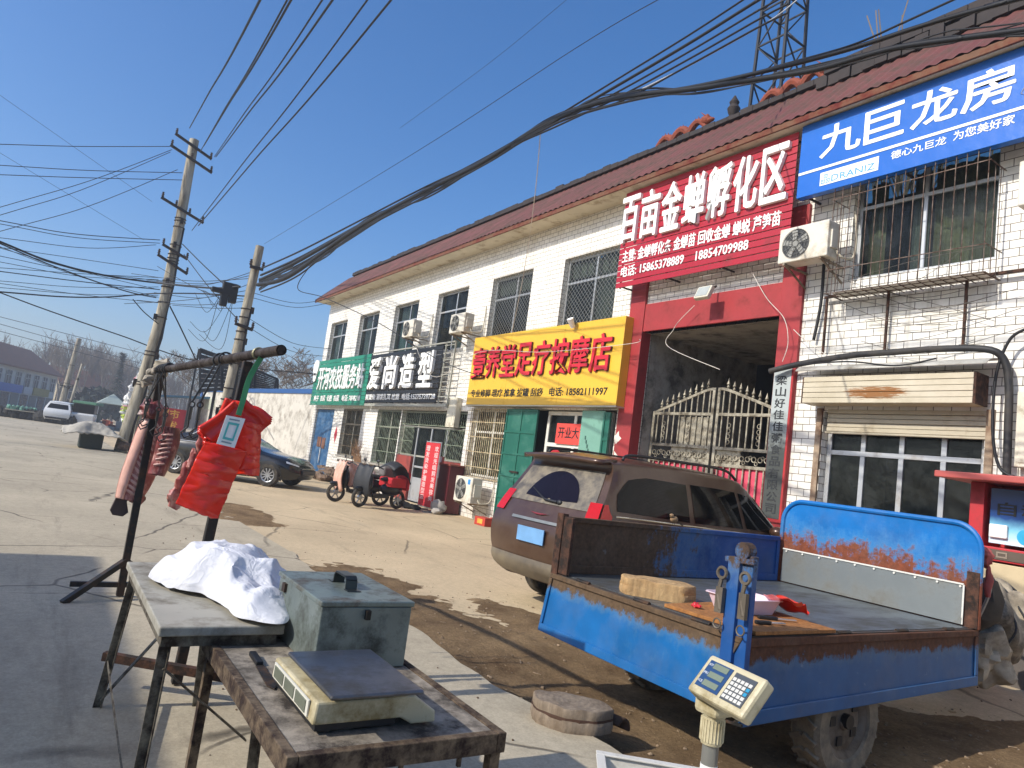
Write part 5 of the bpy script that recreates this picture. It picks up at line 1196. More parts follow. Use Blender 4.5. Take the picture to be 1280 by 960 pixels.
for side in (1, -1):
    q = MB(); poly = [(0.02, 2.72), (.62, 2.8), (.62, 3.05), (.3, 3.3), (.02, 3.3)]; b.panel(q, poly, side, .014)
    u0, u1 = (.0, .1) if side > 0 else (.9, 1.0); q.add(rpatch(u0, u1, 2.7, 3.32, .014).v, rpatch(u0, u1, 2.7, 3.32, .014).f); obj('tail_light', q, TAIL, S, smooth='all', world=False)
    q = MB(); q.ell(b.at(3.95, 3.2, side) + Vector((.02, side * .1, .02)), (.09, .1, .07)); obj('wing_mirror', q, SUVP, S, smooth=True, world=False)
    q = MB(); pts = [Vector((x, side * .63, 1.77 + z)) for x, z in ((.55, -.02), (.7, .045), (1.6, .06), (2.3, .05), (2.55, -.05))]; q.tube(crom(pts, 6), .017, 7); obj('roof_rail', q, BLACK, S, smooth=True, world=False)
    for i in (2.04, 3.04):
        q = MB(); q.tube([b.at(i, .4 + k * .35, side) + Vector((0, side * .001, 0)) for k in range(8)], .005, 4); obj('door_seam', q, BLACK, S, world=False)
    for i in (2.2, 3.2):
        q = MB(); p = b.at(i, 2.75, side); q.box(p.x - .1, p.x + .1, p.y - .02, p.y + .02, p.z - .014, p.z + .014); obj('door_handle', q, SUVP, S, bev=.008, world=False)
    q = MB(); q.tube([b.at(.75 + k * .3, 3.06, side) + b.nrm(.75 + k * .3, 3.06, side) * .006 for k in range(13)], .008, 5); obj('window_trim', q, surf('chrome', '#b9bab8', .15, .9, var=.05), S, world=False)
obj('tailgate_trim', rpatch(.25, .75, 2.45, 2.58, .02), surf('chrome_dusty', '#8f8f88', .35, .6), S, world=False)
q = MB(); p = rearp(.5, 2.1, .02); q.box(p.x - .012, p.x, -.23, .23, .74, .9, None); pl = obj('number_plate', q, surf('plate_blue', '#6f9ec9', .4, var=.12, scale=7), S, world=False)
obj('bumper_strip', rpatch(.05, .95, .62, .82, .03), BLACK, S, world=False)
q = MB(); q.grid(14, 6, lambda a, c: rearp(.01 + .98 * a, .1 + .95 * c, .05 * math.sin(math.pi * c) + .012)); obj('rear_bumper', q, paint('suv_bumper', '#2d221c', '#85785f', .45, .45, .1), S, smooth='all', world=False)
q = MB(); q.prism([rearp(.5 + a, 2.78 + c, .012) for a, c in ((-.09, .06), (-.03, 0), (.03, 0), (.09, .06), (.03, .05), (-.03, .05))], (-.006, 0, 0)); obj('badge', q, surf('badge_red', '#7b2a2a', .3), S, world=False)
b.panel(q := MB(), [(4.12, 4.0), (4.9, 4.0), (4.9, 4.9), (4.2, 4.9)], 1); q2 = MB(); b.panel(q2, [(4.12, 4.0), (4.9, 4.0), (4.9, 4.9), (4.2, 4.9)], -1)
q.add(q2.v, q2.f); obj('windscreen', q, CARGLASS, S, smooth='all', world=False)
# ---------------- black sedan
st = [[(.15, .66, .34), (.04, .78, .5), (.0, .8, .72), (.04, .76, .9), (.12, .7, .98), (.14, .6, 1.0), (.16, 0, 1.02)],
      [(.5, .74, .24), (.5, .86, .48), (.5, .885, .74), (.5, .84, .93), (.5, .72, 1.03), (.52, .58, 1.06), (.52, 0, 1.07)],
      [(1.05, .78, .22), (1.05, .885, .48), (1.05, .905, .74), (1.05, .86, .95), (1.1, .66, 1.2), (1.15, .56, 1.25), (1.15, 0, 1.27)],
      [(1.7, .78, .2), (1.7, .885, .48), (1.7, .905, .74), (1.7, .86, .95), (1.7, .62, 1.37), (1.7, .5, 1.43), (1.7, 0, 1.46)],
      [(2.5, .78, .2), (2.5, .885, .48), (2.5, .905, .73), (2.5, .86, .94), (2.45, .62, 1.37), (2.42, .5, 1.43), (2.4, 0, 1.465)],
      [(3.1, .78, .2), (3.1, .885, .48), (3.1, .905, .72), (3.1, .86, .92), (2.95, .66, 1.2), (2.85, .54, 1.27), (2.8, 0, 1.31)],
      [(3.5, .78, .22), (3.5, .885, .48), (3.5, .9, .71), (3.5, .85, .88), (3.52, .74, .94), (3.48, .6, .98), (3.42, 0, 1.0)],
      [(4.3, .76, .24), (4.3, .86, .46), (4.3, .87, .64), (4.3, .8, .76), (4.3, .66, .83), (4.28, .5, .86), (4.25, 0, .89)],
      [(4.6, .5, .28), (4.66, .58, .44), (4.64, .56, .58), (4.6, .5, .68), (4.56, .42, .73), (4.54, .3, .76), (4.52, 0, .78)]]
ph = math.atan2(.77, .64); ff = G(333, 608); lw = Vector((3.85, -.82, 0)); cr, sr = math.cos(ph), math.sin(ph)
SED = paint('sedan_black', '#08080a', '#3d3a35', .08, .16, 0)
WIN = [[(2.1, 3.18), (2.95, 3.15), (2.95, 3.86), (2.9, 3.86), (2.5, 3.62)], [(3.05, 3.14), (3.95, 3.14), (3.95, 3.86), (3.05, 3.88)], [(4.03, 3.14), (5.3, 3.16), (5.35, 3.22), (4.7, 3.8), (4.03, 3.86)]]
S, b = car('sedan', 'shiny black sedan parked beyond the red bags by the white wall', 'car', (ff.x - (lw.x * cr - lw.y * sr), ff.y - (lw.x * sr + lw.y * cr), 0), ph, st, SED, [(1.02, .905), (3.85, .90)], .33, WIN, None, None)
for side in (1, -1):
    q = MB(); q.tube([b.at(2.0 + k * .28, 3.07, side) + b.nrm(2.0 + k * .28, 3.07, side) * .008 for k in range(13)], .012, 5); obj('window_trim', q, surf('chrome', '#b9bab8', .15, .9), S, world=False)
    q = MB(); q.tube([b.at(2.15 + k * .24, 3.93 - .9 * max(0, (k - 9) / 4) ** 1.2 - .7 * max(0, (2 - k) / 3), side) + b.nrm(3, 3.9, side) * .01 for k in range(13)], .011, 5); obj('window_trim', q, surf('chrome', '#b9bab8', .15, .9), S, world=False)
    q = MB(); b.panel(q, [(7.05, 2.62), (7.9, 2.5), (7.85, 2.85), (7.0, 3.1)], side, .012); obj('headlight', q, surf('lamp_clear', '#c9cdd0', .08, .3, var=.1), S, smooth='all', world=False)
    q = MB(); b.panel(q, [(.02, 2.3), (.7, 2.6), (.6, 3.0), (.02, 3.0)], side, .012); obj('tail_light', q, TAIL, S, smooth='all', world=False)
    q = MB(); q.ell(b.at(5.2, 3.15, side) + Vector((0, side * .1, .04)), (.08, .11, .06)); obj('wing_mirror', q, SED, S, smooth=True, world=False)
    for i in (3.0, 4.0):
        q = MB(); p = b.at(i + .25, 2.7, side); q.box(p.x - .1, p.x + .1, p.y - .02, p.y + .018, p.z - .014, p.z + .014); obj('door_handle', q, surf('chrome', '#b9bab8', .15, .9), S, bev=.006, world=False)
q = MB(); q.box(4.64, 4.72, -.48, .48, .42, .56); obj('grille', q, BLACK, S, world=False, bev=.02)
q = MB(); q.tube([(4.68, -.48, .6), (4.73, -.2, .61), (4.73, .2, .61), (4.68, .48, .6)], .018, 6); obj('grille_bar', q, surf('chrome', '#b9bab8', .15, .9), S, world=False)
b.panel(q := MB(), [(5.1, 4.0), (5.95, 4.0), (5.95, 4.9), (5.1, 4.9)], 1); q2 = MB(); b.panel(q2, [(5.1, 4.0), (5.95, 4.0), (5.95, 4.9), (5.1, 4.9)], -1); q.add(q2.v, q2.f); obj('windscreen', q, CARGLASS, S, smooth='all', world=False)
# ---------------- far white SUV
st2 = [[(x * .98, y, z * .97) for x, y, z in c] for c in [[(.12, .70, .34), (.03, .82, .55), (.0, .86, .86), (.1, .84, 1.12), (.4, .68, 1.56), (.42, .56, 1.66), (.42, 0, 1.7)]]] + [[(.5, .76, .26), (.5, .86, .5), (.5, .895, .86), (.5, .87, 1.13), (.7, .7, 1.58), (.7, .58, 1.68), (.7, 0, 1.72)], [(2.3, .78, .24), (2.3, .87, .5), (2.3, .90, .85), (2.3, .875, 1.07), (2.3, .7, 1.58), (2.3, .58, 1.69), (2.3, 0, 1.73)], [(3.0, .78, .24), (3.0, .87, .5), (3.0, .90, .84), (3.0, .87, 1.04), (2.75, .68, 1.5), (2.7, .56, 1.6), (2.7, 0, 1.64)], [(3.5, .78, .24), (3.5, .87, .5), (3.5, .895, .82), (3.5, .86, 1.0), (3.52, .74, 1.05), (3.48, .6, 1.08), (3.42, 0, 1.1)], [(4.4, .66, .3), (4.45, .74, .5), (4.44, .72, .7), (4.4, .66, .82), (4.36, .56, .87), (4.34, .4, .89), (4.32, 0, .9)]]
WPAINT = paint('white_paint', '#d6d6d2', '#9a9284', .12, .25, 0)
S, b = car('suv', 'white SUV parked by the kerb in the far distance', 'car', tuple(G(68, 530)), R_(169), st2, WPAINT, [(.9, .90), (3.5, .89)], .34, [[(.75, 3.2), (1.7, 3.18), (2.7, 3.2), (3.4, 3.2), (2.85, 3.85), (1.0, 3.85)]], None, None)
obj('rear_window', rpatch(.08, .92, 3.15, 3.95), CARGLASS, S, smooth='all', world=False)
for side in (1, -1):
    q = MB(); b.panel(q, [(0.02, 2.6), (.5, 2.8), (.5, 3.0), (.02, 3.1)], side, .014); obj('tail_light', q, TAIL, S, smooth='all', world=False)
obj('rear_bumper', rpatch(.05, .95, .3, .9, .03), BLACK, S, world=False)
# ---------------- little white van with a green hood
S = thing('mini_truck', 'small white three wheeled truck with green canopy beside the far white SUV', 'truck', (-63.5, 2.5, 0), R_(-10))
q = MB(); q.prism([(-.9, -.75, .3), (1.0, -.75, .3), (1.05, -.75, .95), (.85, -.75, 1.05), (-.9, -.75, 1.05)], (0, 1.5, 0)); obj('cab', q, WPAINT, S, world=False, bev=.04)
q = MB(); q.box(-.9, .86, -.7, .7, 1.055, 1.75); obj('windows', q, CARGLASS, S, world=False)
q = MB(); q.prism([(-3.0, -.8, 1.76), (.98, -.8, 1.76), (.9, -.8, 1.95), (-2.9, -.8, 2.0)], (0, 1.6, 0)); obj('canopy', q, surf('canopy_green', '#4d7a5a', .7, var=.2), S, world=False, bev=.05)
q = MB(); q.box(-3.0, -.95, -.78, .78, .5, 1.1); obj('load_bed', q, surf('bed_green', '#2f4a3c', .6), S, world=False)
for x, y in ((.6, 0), (-2.2, .7), (-2.2, -.7)): wheel(S, x, y, .28, .16, 1 if y >= 0 else -1, 6)
# ---------------- blue cargo tricycle truck
T = thing('cargo_tricycle', 'rusty blue three wheeled cargo truck with its tail and near side panels dropped', 'cargo trike', (-3.47, 4.8, 0))
X0, X1, Y0, Y1, Z = -4.35, -2.6, 3.4, 6.13, .78
BL_ = '#0a5c97'
BED = surf('bed_steel', '#6f767a', .35, .6, var=.15, scale=2, stretch=(1, .4, 1), dirt='#58564f', damt=.4, dscale=3)
q = MB(); q.box(X0 + .03, X1 - .03, Y0 + .05, Y1 - .03, Z - .035, Z); obj('bed_floor', q, BED, T)
q = MB(); q.box(X0, X1, Y0, Y0 + .045, Z - .07, Z - .004); q.box(X1 - .028, X1, Y0 + .046, Y1, Z - .07, Z - .004); q.box(X0, X0 + .028, Y0 + .046, Y1, Z - .07, Z - .004)
for x in (-3.9, -3.05): q.box(x, x + .07, Y0 + .05, Y1 + .9, Z - .17, Z - .072)
obj('chassis', q, surf('chassis_dark', '#3a3733', .7, .2, var=.3, dirt='#5b4433', damt=.35, dscale=8), T, bev=.003)
lt = T.location
def panel(name, quad, th, nrm_, mat, frame=.05, label=None, lip=.014, edge_m=None):
    """pressed sheet panel with a folded rim; quad = TL, TR, BR, BL"""
    c = [Vector(p) for p in quad]; n = Vector(nrm_).normalized()
    q = MB(); q.prism(c, -n * th); o = obj(name, q, mat, T, bev=.004)
    if label: o['label'] = label
    f = lambda u, v: c[0].lerp(c[1], u).lerp(c[3].lerp(c[2], u), v)
    W, H = (c[1] - c[0]).length, (c[3] - c[0]).length; a, b2 = frame / W, frame / H
    q = MB()
    for u0, u1, v0, v1 in ((0, 1, 0, b2), (0, 1, 1 - b2 * 1.6, 1), (0, a, b2 + .002, 1 - b2 * 1.6 - .002), (1 - a, 1, b2 + .002, 1 - b2 * 1.6 - .002)):
        q.prism([f(u0, v0) + n * .001, f(u1, v0) + n * .001, f(u1, v1) + n * .001, f(u0, v1) + n * .001], n * lip)
    obj('rim', q, edge_m or mat, o, bev=.005); return o
WR = worn('paint_tailgate', BL_, '#5a4733', 2, .60, .80, .9, 1.12, 8)
panel('tailgate', [(X0, Y0 - .012, Z - .005), (X1 + .03, Y0 - .012, Z - .005), (X1 - .19, Y0 - .06, Z - .43), (X0 - .01, Y0 - .06, Z - .43)], .03, (0, -1, .1), WR, .035, 'blue tail panel hanging down, rusty along its top edge')
WN = worn('paint_side', '#1a5484', '#5d3b28', 2, .56, .79, .95, 1.14, 7, c2='#56707f')
panel('side_panel', [(X1 + .012, Y0 - .02, Z - .01), (X1 + .012, Y1 + .02, Z - .01), (X1 + .05, Y1 - .04, Z - .4), (X1 + .05, Y0 - .01, Z - .47)], .03, (1, 0, .1), WN, .05, 'near side panel hanging down with a band of brown rust on top')
WF = worn('paint_far_side', '#0f4786', '#54402f', 1, 5.6 - 4.8, 3.5 - 4.8, .85, 1.16, 6)
panel('side_panel', [(X0 + .03, Y0 + .0, Z + .43), (X0 + .03, Y1 - .05, Z + .42), (X0 + .03, Y1 - .05, Z + .002), (X0 + .03, Y0 + .0, Z + .002)], .035, (1, 0, 0), WF, .04, 'upright far side panel, its tail end rusted brown')
q = MB(); q.box(X0 - .02, X0 + .055, Y0 - .01, Y0 + .045, Z - .05, Z + .45); q.box(X0 + .056, X0 + .16, Y0 + .0, Y0 + .03, Z + .004, Z + .43); obj('corner_post', q, RUSTM, T, bev=.004)
WH = worn('paint_headboard', '#0a68ad', '#77402a', 2, Z + .7, Z + .2, .62, 1.12, 6, c2='#5b93b5')
# headboard with rounded shoulders
def hb(x0, x1, z0, z1, r, n=8):
    pts = [(x0, z0), (x1, z0)]
    pts += [(x1 - r + r * math.cos(a), z1 - r + r * math.sin(a)) for a in [math.pi / 2 * k / n for k in range(n + 1)]]
    pts += [(x0 + r + r * math.cos(a), z1 - r + r * math.sin(a)) for a in [math.pi / 2 + math.pi / 2 * k / n for k in range(n + 1)]]; return pts
q = MB(); q.prism([(x, Y1, z) for x, z in hb(X0 + .02, X1 + .02, Z - .05, Z + .78, .2)], (0, .03, 0)); h_ = obj('headboard', q, WH, T, bev=.004)
q = MB(); o_ = hb(X0 + .02, X1 + .02, Z - .05, Z + .78, .2)[2:]; q.tube([(X1 + .02, Y1, Z)] + [(x, Y1 - .002, z) for x, z in o_] + [(X0 + .02, Y1, Z)], .022, 8); obj('headboard_rim', q, WH, h_, smooth=True)
q = MB(); q.box(X1 - .06, X1 + .03, Y1 - .03, Y1 - .003, Z, Z + .42); obj('rust_strip', q, RUSTM, h_)
LIN = surf('liner_sheet', '#8b9190', .35, .5, var=.12, scale=2, dirt='#6b675c', damt=.3)
q = MB(); q.prism([(X0 + .06, Y1 - .03, Z + .01), (X1 - .08, Y1 - .03, Z + .01), (X1 - .08, Y1 - .018, Z + .31), (X0 + .06, Y1 - .018, Z + .31)], (0, .006, 0)); ln = obj('liner', q, LIN, h_)
q = MB()
for k in range(10): q.cyl((X0 + .1 + k * .172, Y1 - .03, Z + .295), (X0 + .1 + k * .172, Y1 - .023, Z + .295), .009, n=8)
q.bar((X0 + .06, Y1 - .022, Z + .314), (X1 - .08, Y1 - .022, Z + .314), .012); q.bar((X1 - .078, Y1 - .022, Z + .01), (X1 - .078, Y1 - .022, Z + .31), .012); obj('rivets', q, WHITE_M, ln)
for x, y in ((X1 - .01, 4.4), (X1 - .01, 5.1), (X1 - .01, 5.75)):
    q = MB(); q.cyl((x, y - .07, Z - .002), (x, y + .07, Z - .002), .014, n=8); obj('hinge', q, DARKMETAL, T)
for x in (-4.0, -3.4, -2.9):
    q = MB(); q.cyl((x - .07, Y0 + .01, Z), (x + .07, Y0 + .01, Z), .014, n=8); obj('hinge', q, DARKMETAL, T)
# corner post with the turned hook
q = MB(); q.box(X1 - .1, X1 - .02, Y0 - .05, Y0 + .06, Z - .15, Z + .42); q.bar((X1 + .005, Y0 + .0, Z - .2), (X1 + .005, Y0 + .0, Z + .44), .045, .09); q.cyl((X1 - .02, Y0 - .04, Z + .46), (X1 - .02, Y0 + .03, Z + .46), .05, n=14); q.bar((X1 - .13, Y0 - .03, Z + .4), (X1 + .07, Y0 - .03, Z + .41), .03); st_ = obj('stake_post', q, worn('paint_post', '#1d4f8c', '#4a3a30', 2, .95, 1.3, .5, 1.12, 12), T, bev=.004)
for sx, l in ((-.1, 'left latch'), (.06, 'right latch')):
    q = MB(); y = Y0 - .07; x = X1 - .015 + sx
    q.tube([(x, y, Z + .3), (x - .012, y - .008, Z + .2), (x + .012, y - .008, Z + .12)], .012, 6); q.torus((x, y - .006, Z + .04), (0, 1, 0), .026, .005, 14, 5, 1); q.torus((x, y - .004, Z + .32), (0, 1, 0), .03, .01, 14, 6); q.box(x - .024, x + .024, y - .015, y + .012, Z + .1, Z + .24); obj('latch', q, surf('latch_dull', '#6b6255', .55, .5, var=.3), st_)
q = MB(); q.bar((X1 + .04, Y0 - .05, .33), (X1 + .09, Y0 - .03, .4), .02); q.bar((X1 + .0, Y0 - .06, .33), (X1 + .1, Y0 - .06, .34), .014); obj('latch', q, DARKMETAL, T)
# running gear
for side, x in ((1, X1 - .1), (-1, X0 + .1)):
    w_ = wheel(T, x - lt.x, 4.42 - lt.y, .345, .2, side, 0, surf('rim_steel', '#857b6d', .6, .3, var=.25, dirt='#5d4f3f', damt=.4), True, surf('dusty_rubber', '#5d564b', .9, var=.3, scale=6, dirt='#8a7d68', damt=.5, dscale=5))
    w_.location = (0, .12, -.14)
    # the axle runs along x: turn the wheel, built for y, about its own centre
    for o in [w_] + list(w_.children):
        for v in o.data.vertices:
            dx, dy = v.co.x - (x - lt.x), v.co.y - (4.42 - lt.y); v.co.x = x - lt.x + dy; v.co.y = 4.42 - lt.y - dx
    for k in range(5):
        q = MB(); a = k * 2 * math.pi / 5 + .6; c = Vector((x + side * .062, 4.42 + math.cos(a) * .13, .36 + math.sin(a) * .13)); q.box(c.x - .004, c.x + .004, c.y - .028, c.y + .028, c.z - .028, c.z + .028); obj('rim_hole', q, BLACK, w_)
    q = MB(); q.cyl((x, 4.42, .36), (x + side * .1, 4.42, .36), .045, n=14); obj('hub', q, BLACK, w_)
q = MB(); q.cyl((X0 + .15, 4.54, .22), (X1 - .1, 4.54, .22), .045, n=12); q.ell((-3.47, 4.54, .22), (.16, .14, .14)); obj('axle', q, DARKMETAL, T)
for x in (-3.87, -3.02):
    q = MB()
    for k in range(4): q.tube(crom([(x, 3.8 + k * .1, .6 - k * .012), (x, 4.54, .32 - k * .014), (x, 5.2 - k * .1, .6 - k * .012)], 5), .018, 4)
    obj('leaf_spring', q, RUSTM, T)
q = MB(); q.prism([(X1 - .25, 3.98, .58), (X1 + .02, 3.98, .58), (X1 + .02, 4.0, .38), (X1 - .08, 4.02, .3), (X1 - .2, 4.0, .4)], (0, .012, 0)); obj('mud_flap', q, surf('flap_beige', '#b9a987', .7, var=.15), T)
# front end: seat box, engine, fork, wheel, handlebars
GREY = surf('engine_grime', '#2a2723', .7, .3, var=.4, scale=9, dirt='#4d4338', damt=.3)
q = MB(); q.box(-3.75, -3.15, 6.22, 6.7, .42, .82); q.box(-3.72, -3.18, 6.75, 7.0, .5, .75); q.cyl((-3.8, 6.9, .45), (-3.1, 6.9, .45), .16, n=16); q.bar((-3.47, 6.1, .6), (-3.47, 7.5, .78), .08); obj('engine', q, GREY, T, bev=.02)
q = MB(); q.box(-3.8, -3.1, 6.2, 6.72, .825, .93); obj('seat', q, surf('seat_black', '#1f1e1d', .6, var=.25), T, bev=.04)
q = MB()
for s in (-.11, .11): q.bar((-3.47 + s, 7.42, 1.05), (-3.47 + s, 7.85, .3), .04)
q.bar((-3.62, 7.42, 1.06), (-3.32, 7.42, 1.06), .05); obj('fork', q, GREY, T)
w_ = wheel(T, 0, 7.85 - lt.y, .3, .13, 1, 8); w_.location = (0, 0, -.02)
for o in [w_] + list(w_.children):
    for v in o.data.vertices: dx, dy = v.co.x, v.co.y - (7.85 - lt.y); v.co.x = dy; v.co.y = 7.85 - lt.y - dx
q = MB(); q.tube(crom([(-3.98, 7.05, 1.08), (-3.85, 7.25, 1.13), (-3.6, 7.42, 1.12), (-3.34, 7.42, 1.12), (-3.1, 7.25, 1.13), (-2.96, 7.05, 1.08)], 6), .016, 7); obj('handlebar', q, DARKMETAL, T)
q = MB(); q.grid(12, 8, lambda u, v: (-3.47 + (v - .5) * .2, 7.85 + .36 * math.cos(math.pi * (.1 + .8 * u)), .3 + .36 * math.sin(math.pi * (.1 + .8 * u)))); obj('front_mudguard', q, worn('paint_mudguard', '#1d4f8c', '#5d3b28', 2, 1, 2, .1, .9), T, solid=.01, smooth='all')
q = MB(); q.cyl((-3.47, 7.5, .98), (-3.47, 7.6, .97), .09, n=18); obj('headlamp', q, surf('lamp_clear', '#c9cdd0', .1), T)
# things on and behind the truck
S = thing('seat_bag', 'dark brown strapped bag slung behind the blue headboard', 'bag', (-2.8, 6.6, .8)); q = MB(); q.ell((-2.78, 6.62, .93), (.15, .2, .22), jit=.3); obj('bag_body', q, surf('bag_brown', '#3f382f', .85, var=.3, scale=8, bump=.3, bscale=14), S, smooth=True)
q = MB(); q.tube(crom([(-2.72, 6.45, .8), (-2.66, 6.5, 1.05), (-2.72, 6.62, 1.18), (-2.66, 6.75, 1.0)], 6), .014, 5); obj('strap', q, surf('strap_pale', '#9a8f7f', .8), S)
S = thing('sheet_bundle', 'pale grubby canvas bundle tied over the front of the blue truck', 'bundle', (-2.9, 7.2, .7)); q = MB(); q.ell((-2.93, 7.25, .78), (.3, .42, .3), 40, 26, jit=.5); q.ell((-2.86, 6.95, .52), (.18, .24, .26), 30, 20, jit=.7); obj('canvas', q, surf('canvas_grubby', '#b3a58d', .9, var=.3, scale=6, dirt='#4d443a', damt=.35, bump=.5, bscale=16), S, smooth=True)
q = MB()
for k in range(3): q.tube(crom([(-3.2, 7.0 + k * .2, .85), (-2.95, 7.05 + k * .2, 1.09), (-2.66, 7.0 + k * .22, .8), (-2.7, 6.95 + k * .2, .6)], 6), .01, 5)
obj('rope', q, CABLE, S)
S = thing('rag', 'red rag knotted to the top corner behind the blue headboard', 'rag', (-2.6, 6.4, 1.4)); q = MB(); q.ell((-2.62, 6.3, 1.32), (.05, .06, .08), jit=.6); q.ell((-2.6, 6.32, 1.12), (.03, .04, .12), jit=.6); obj('cloth', q, surf('rag_red', '#a8514a', .9, var=.3), S, smooth=True)
lg_ = log('chopping_block', 'small pale chopping block standing on the bed of the blue truck', (-3.52, 3.66, Z + .001), .235, .165, .115, R_(42), woodmat('wood_pale', '#b08b5c', '#cfae7d', '#8a6740'), .55, bm=surf('block_edge', '#a88455', .8))
S = thing('cutting_board', 'orange brown cutting board at the near edge of the truck bed', 'cutting board', (-2.85, 4.0, Z)); q = MB(); q.prism([(-3.25, 3.46, Z + .002), (-2.585, 3.5, Z + .002), (-2.585, 4.28, Z + .002), (-3.35, 4.34, Z + .002)], (0, 0, .022)); obj('board', q, woodmat('wood_board', '#9a632f', '#bb8146', '#7a4c24'), S, bev=.003)
S = thing('plastic_tray', 'pink white plastic tray on the cutting board behind the blue post', 'tray', (-3.0, 3.95, Z + .025)); q = MB()
for (a, z0, z1) in ((0, Z + .026, Z + .12),):
    cx, cy = -3.06, 3.99
    def ring(f, z): return [(cx + f * .15 * x, cy + f * .2 * y, z) for x, y in ((-1, -.85), (-.85, -1), (.85, -1), (1, -.85), (1, .85), (.85, 1), (-.85, 1), (-1, .85))]
    r0, r1, r2 = ring(.8, z0), ring(1, z1), ring(1.08, z1)
    q.add(r0 + r1 + r2, [(i, (i + 1) % 8, (i + 1) % 8 + 8, i + 8) for i in range(8)] + [(i + 8, (i + 1) % 8 + 8, (i + 1) % 8 + 16, i + 16) for i in range(8)] + [tuple(range(8))])
obj('tray_shell', q, surf('tray_pink', '#dcc6cf', .4, var=.05), S, solid=.006)
S = thing('plastic_bag', 'scrap of red plastic bag beside the pink tray', 'plastic bag', (-2.95, 4.2, Z)); q = MB(); q.grid(14, 14, lambda u, v: (-3.02 + .3 * u - .1 * v, 4.1 + .25 * v, Z + .07 + .06 * noise.noise(Vector((u * 3, v * 3, 1))) + .09 * (1 - v))); obj('film', q, BAG, S, smooth='all')
for (x0, y0, x1, y1, l, m) in ((-2.86, 3.88, -2.76, 4.12, 'boning knife with a black grip lying on the cutting board', 1), (-2.74, 3.7, -2.7, 3.92, 'sharpening steel lying at the edge of the cutting board', 0)):
    S = thing('knife', l, 'knife', (x0, y0, Z + .03)); d = Vector((x1 - x0, y1 - y0, 0)); q = MB(); q.bar((x0, y0, Z + .036), Vector((x0, y0, Z + .036)) + d * .5, .03, .022); obj('handle', q, BLACK, S, bev=.006)
    q = MB(); q.bar(Vector((x0, y0, Z + .036)) + d * .5, Vector((x0, y0, Z + .036)) + d, .022, .005); obj('blade', q, ALU, S)
S = thing('wrapper', 'tiny red and white wrapper on the left of the cutting board', 'wrapper', (-3.15, 3.6, Z + .03)); q = MB(); q.ell((-3.13, 3.62, Z + .04), (.028, .02, .016), jit=.8); obj('foil', q, surf('wrapper_red', '#c02a30', .3, var=.5, scale=30), S)
S = thing('sparrow', 'small brown bird perched on the far blue side panel', 'bird', (X0 + .02, 4.62, Z + .44)); q = MB()
bx, by, bz = X0 + .02, 4.62, Z + .44
q.ell((bx, by, bz + .045), (.026, .042, .028), 14, 10); q.ell((bx, by - .035, bz + .075), (.019, .02, .018), 12, 8); obj('bird_body', q, surf('feather_brown', '#8a6f50', .9, var=.4, scale=40), S, smooth=True)
q = MB(); q.bar((bx, by + .03, bz + .035), (bx, by + .11, bz + .0), .018, .006); obj('tail', q, surf('feather_dark', '#54422f', .9), S)
q = MB(); q.cyl((bx, by - .052, bz + .076), (bx, by - .068, bz + .072), .005, .0005, 6); obj('beak', q, DARKMETAL, S)
for k in (-1, 1):
    q = MB(); q.cyl((bx + .01 * k, by, bz + .002), (bx + .01 * k, by, bz + .025), .003, n=5); obj('leg', q, DARKMETAL, S)
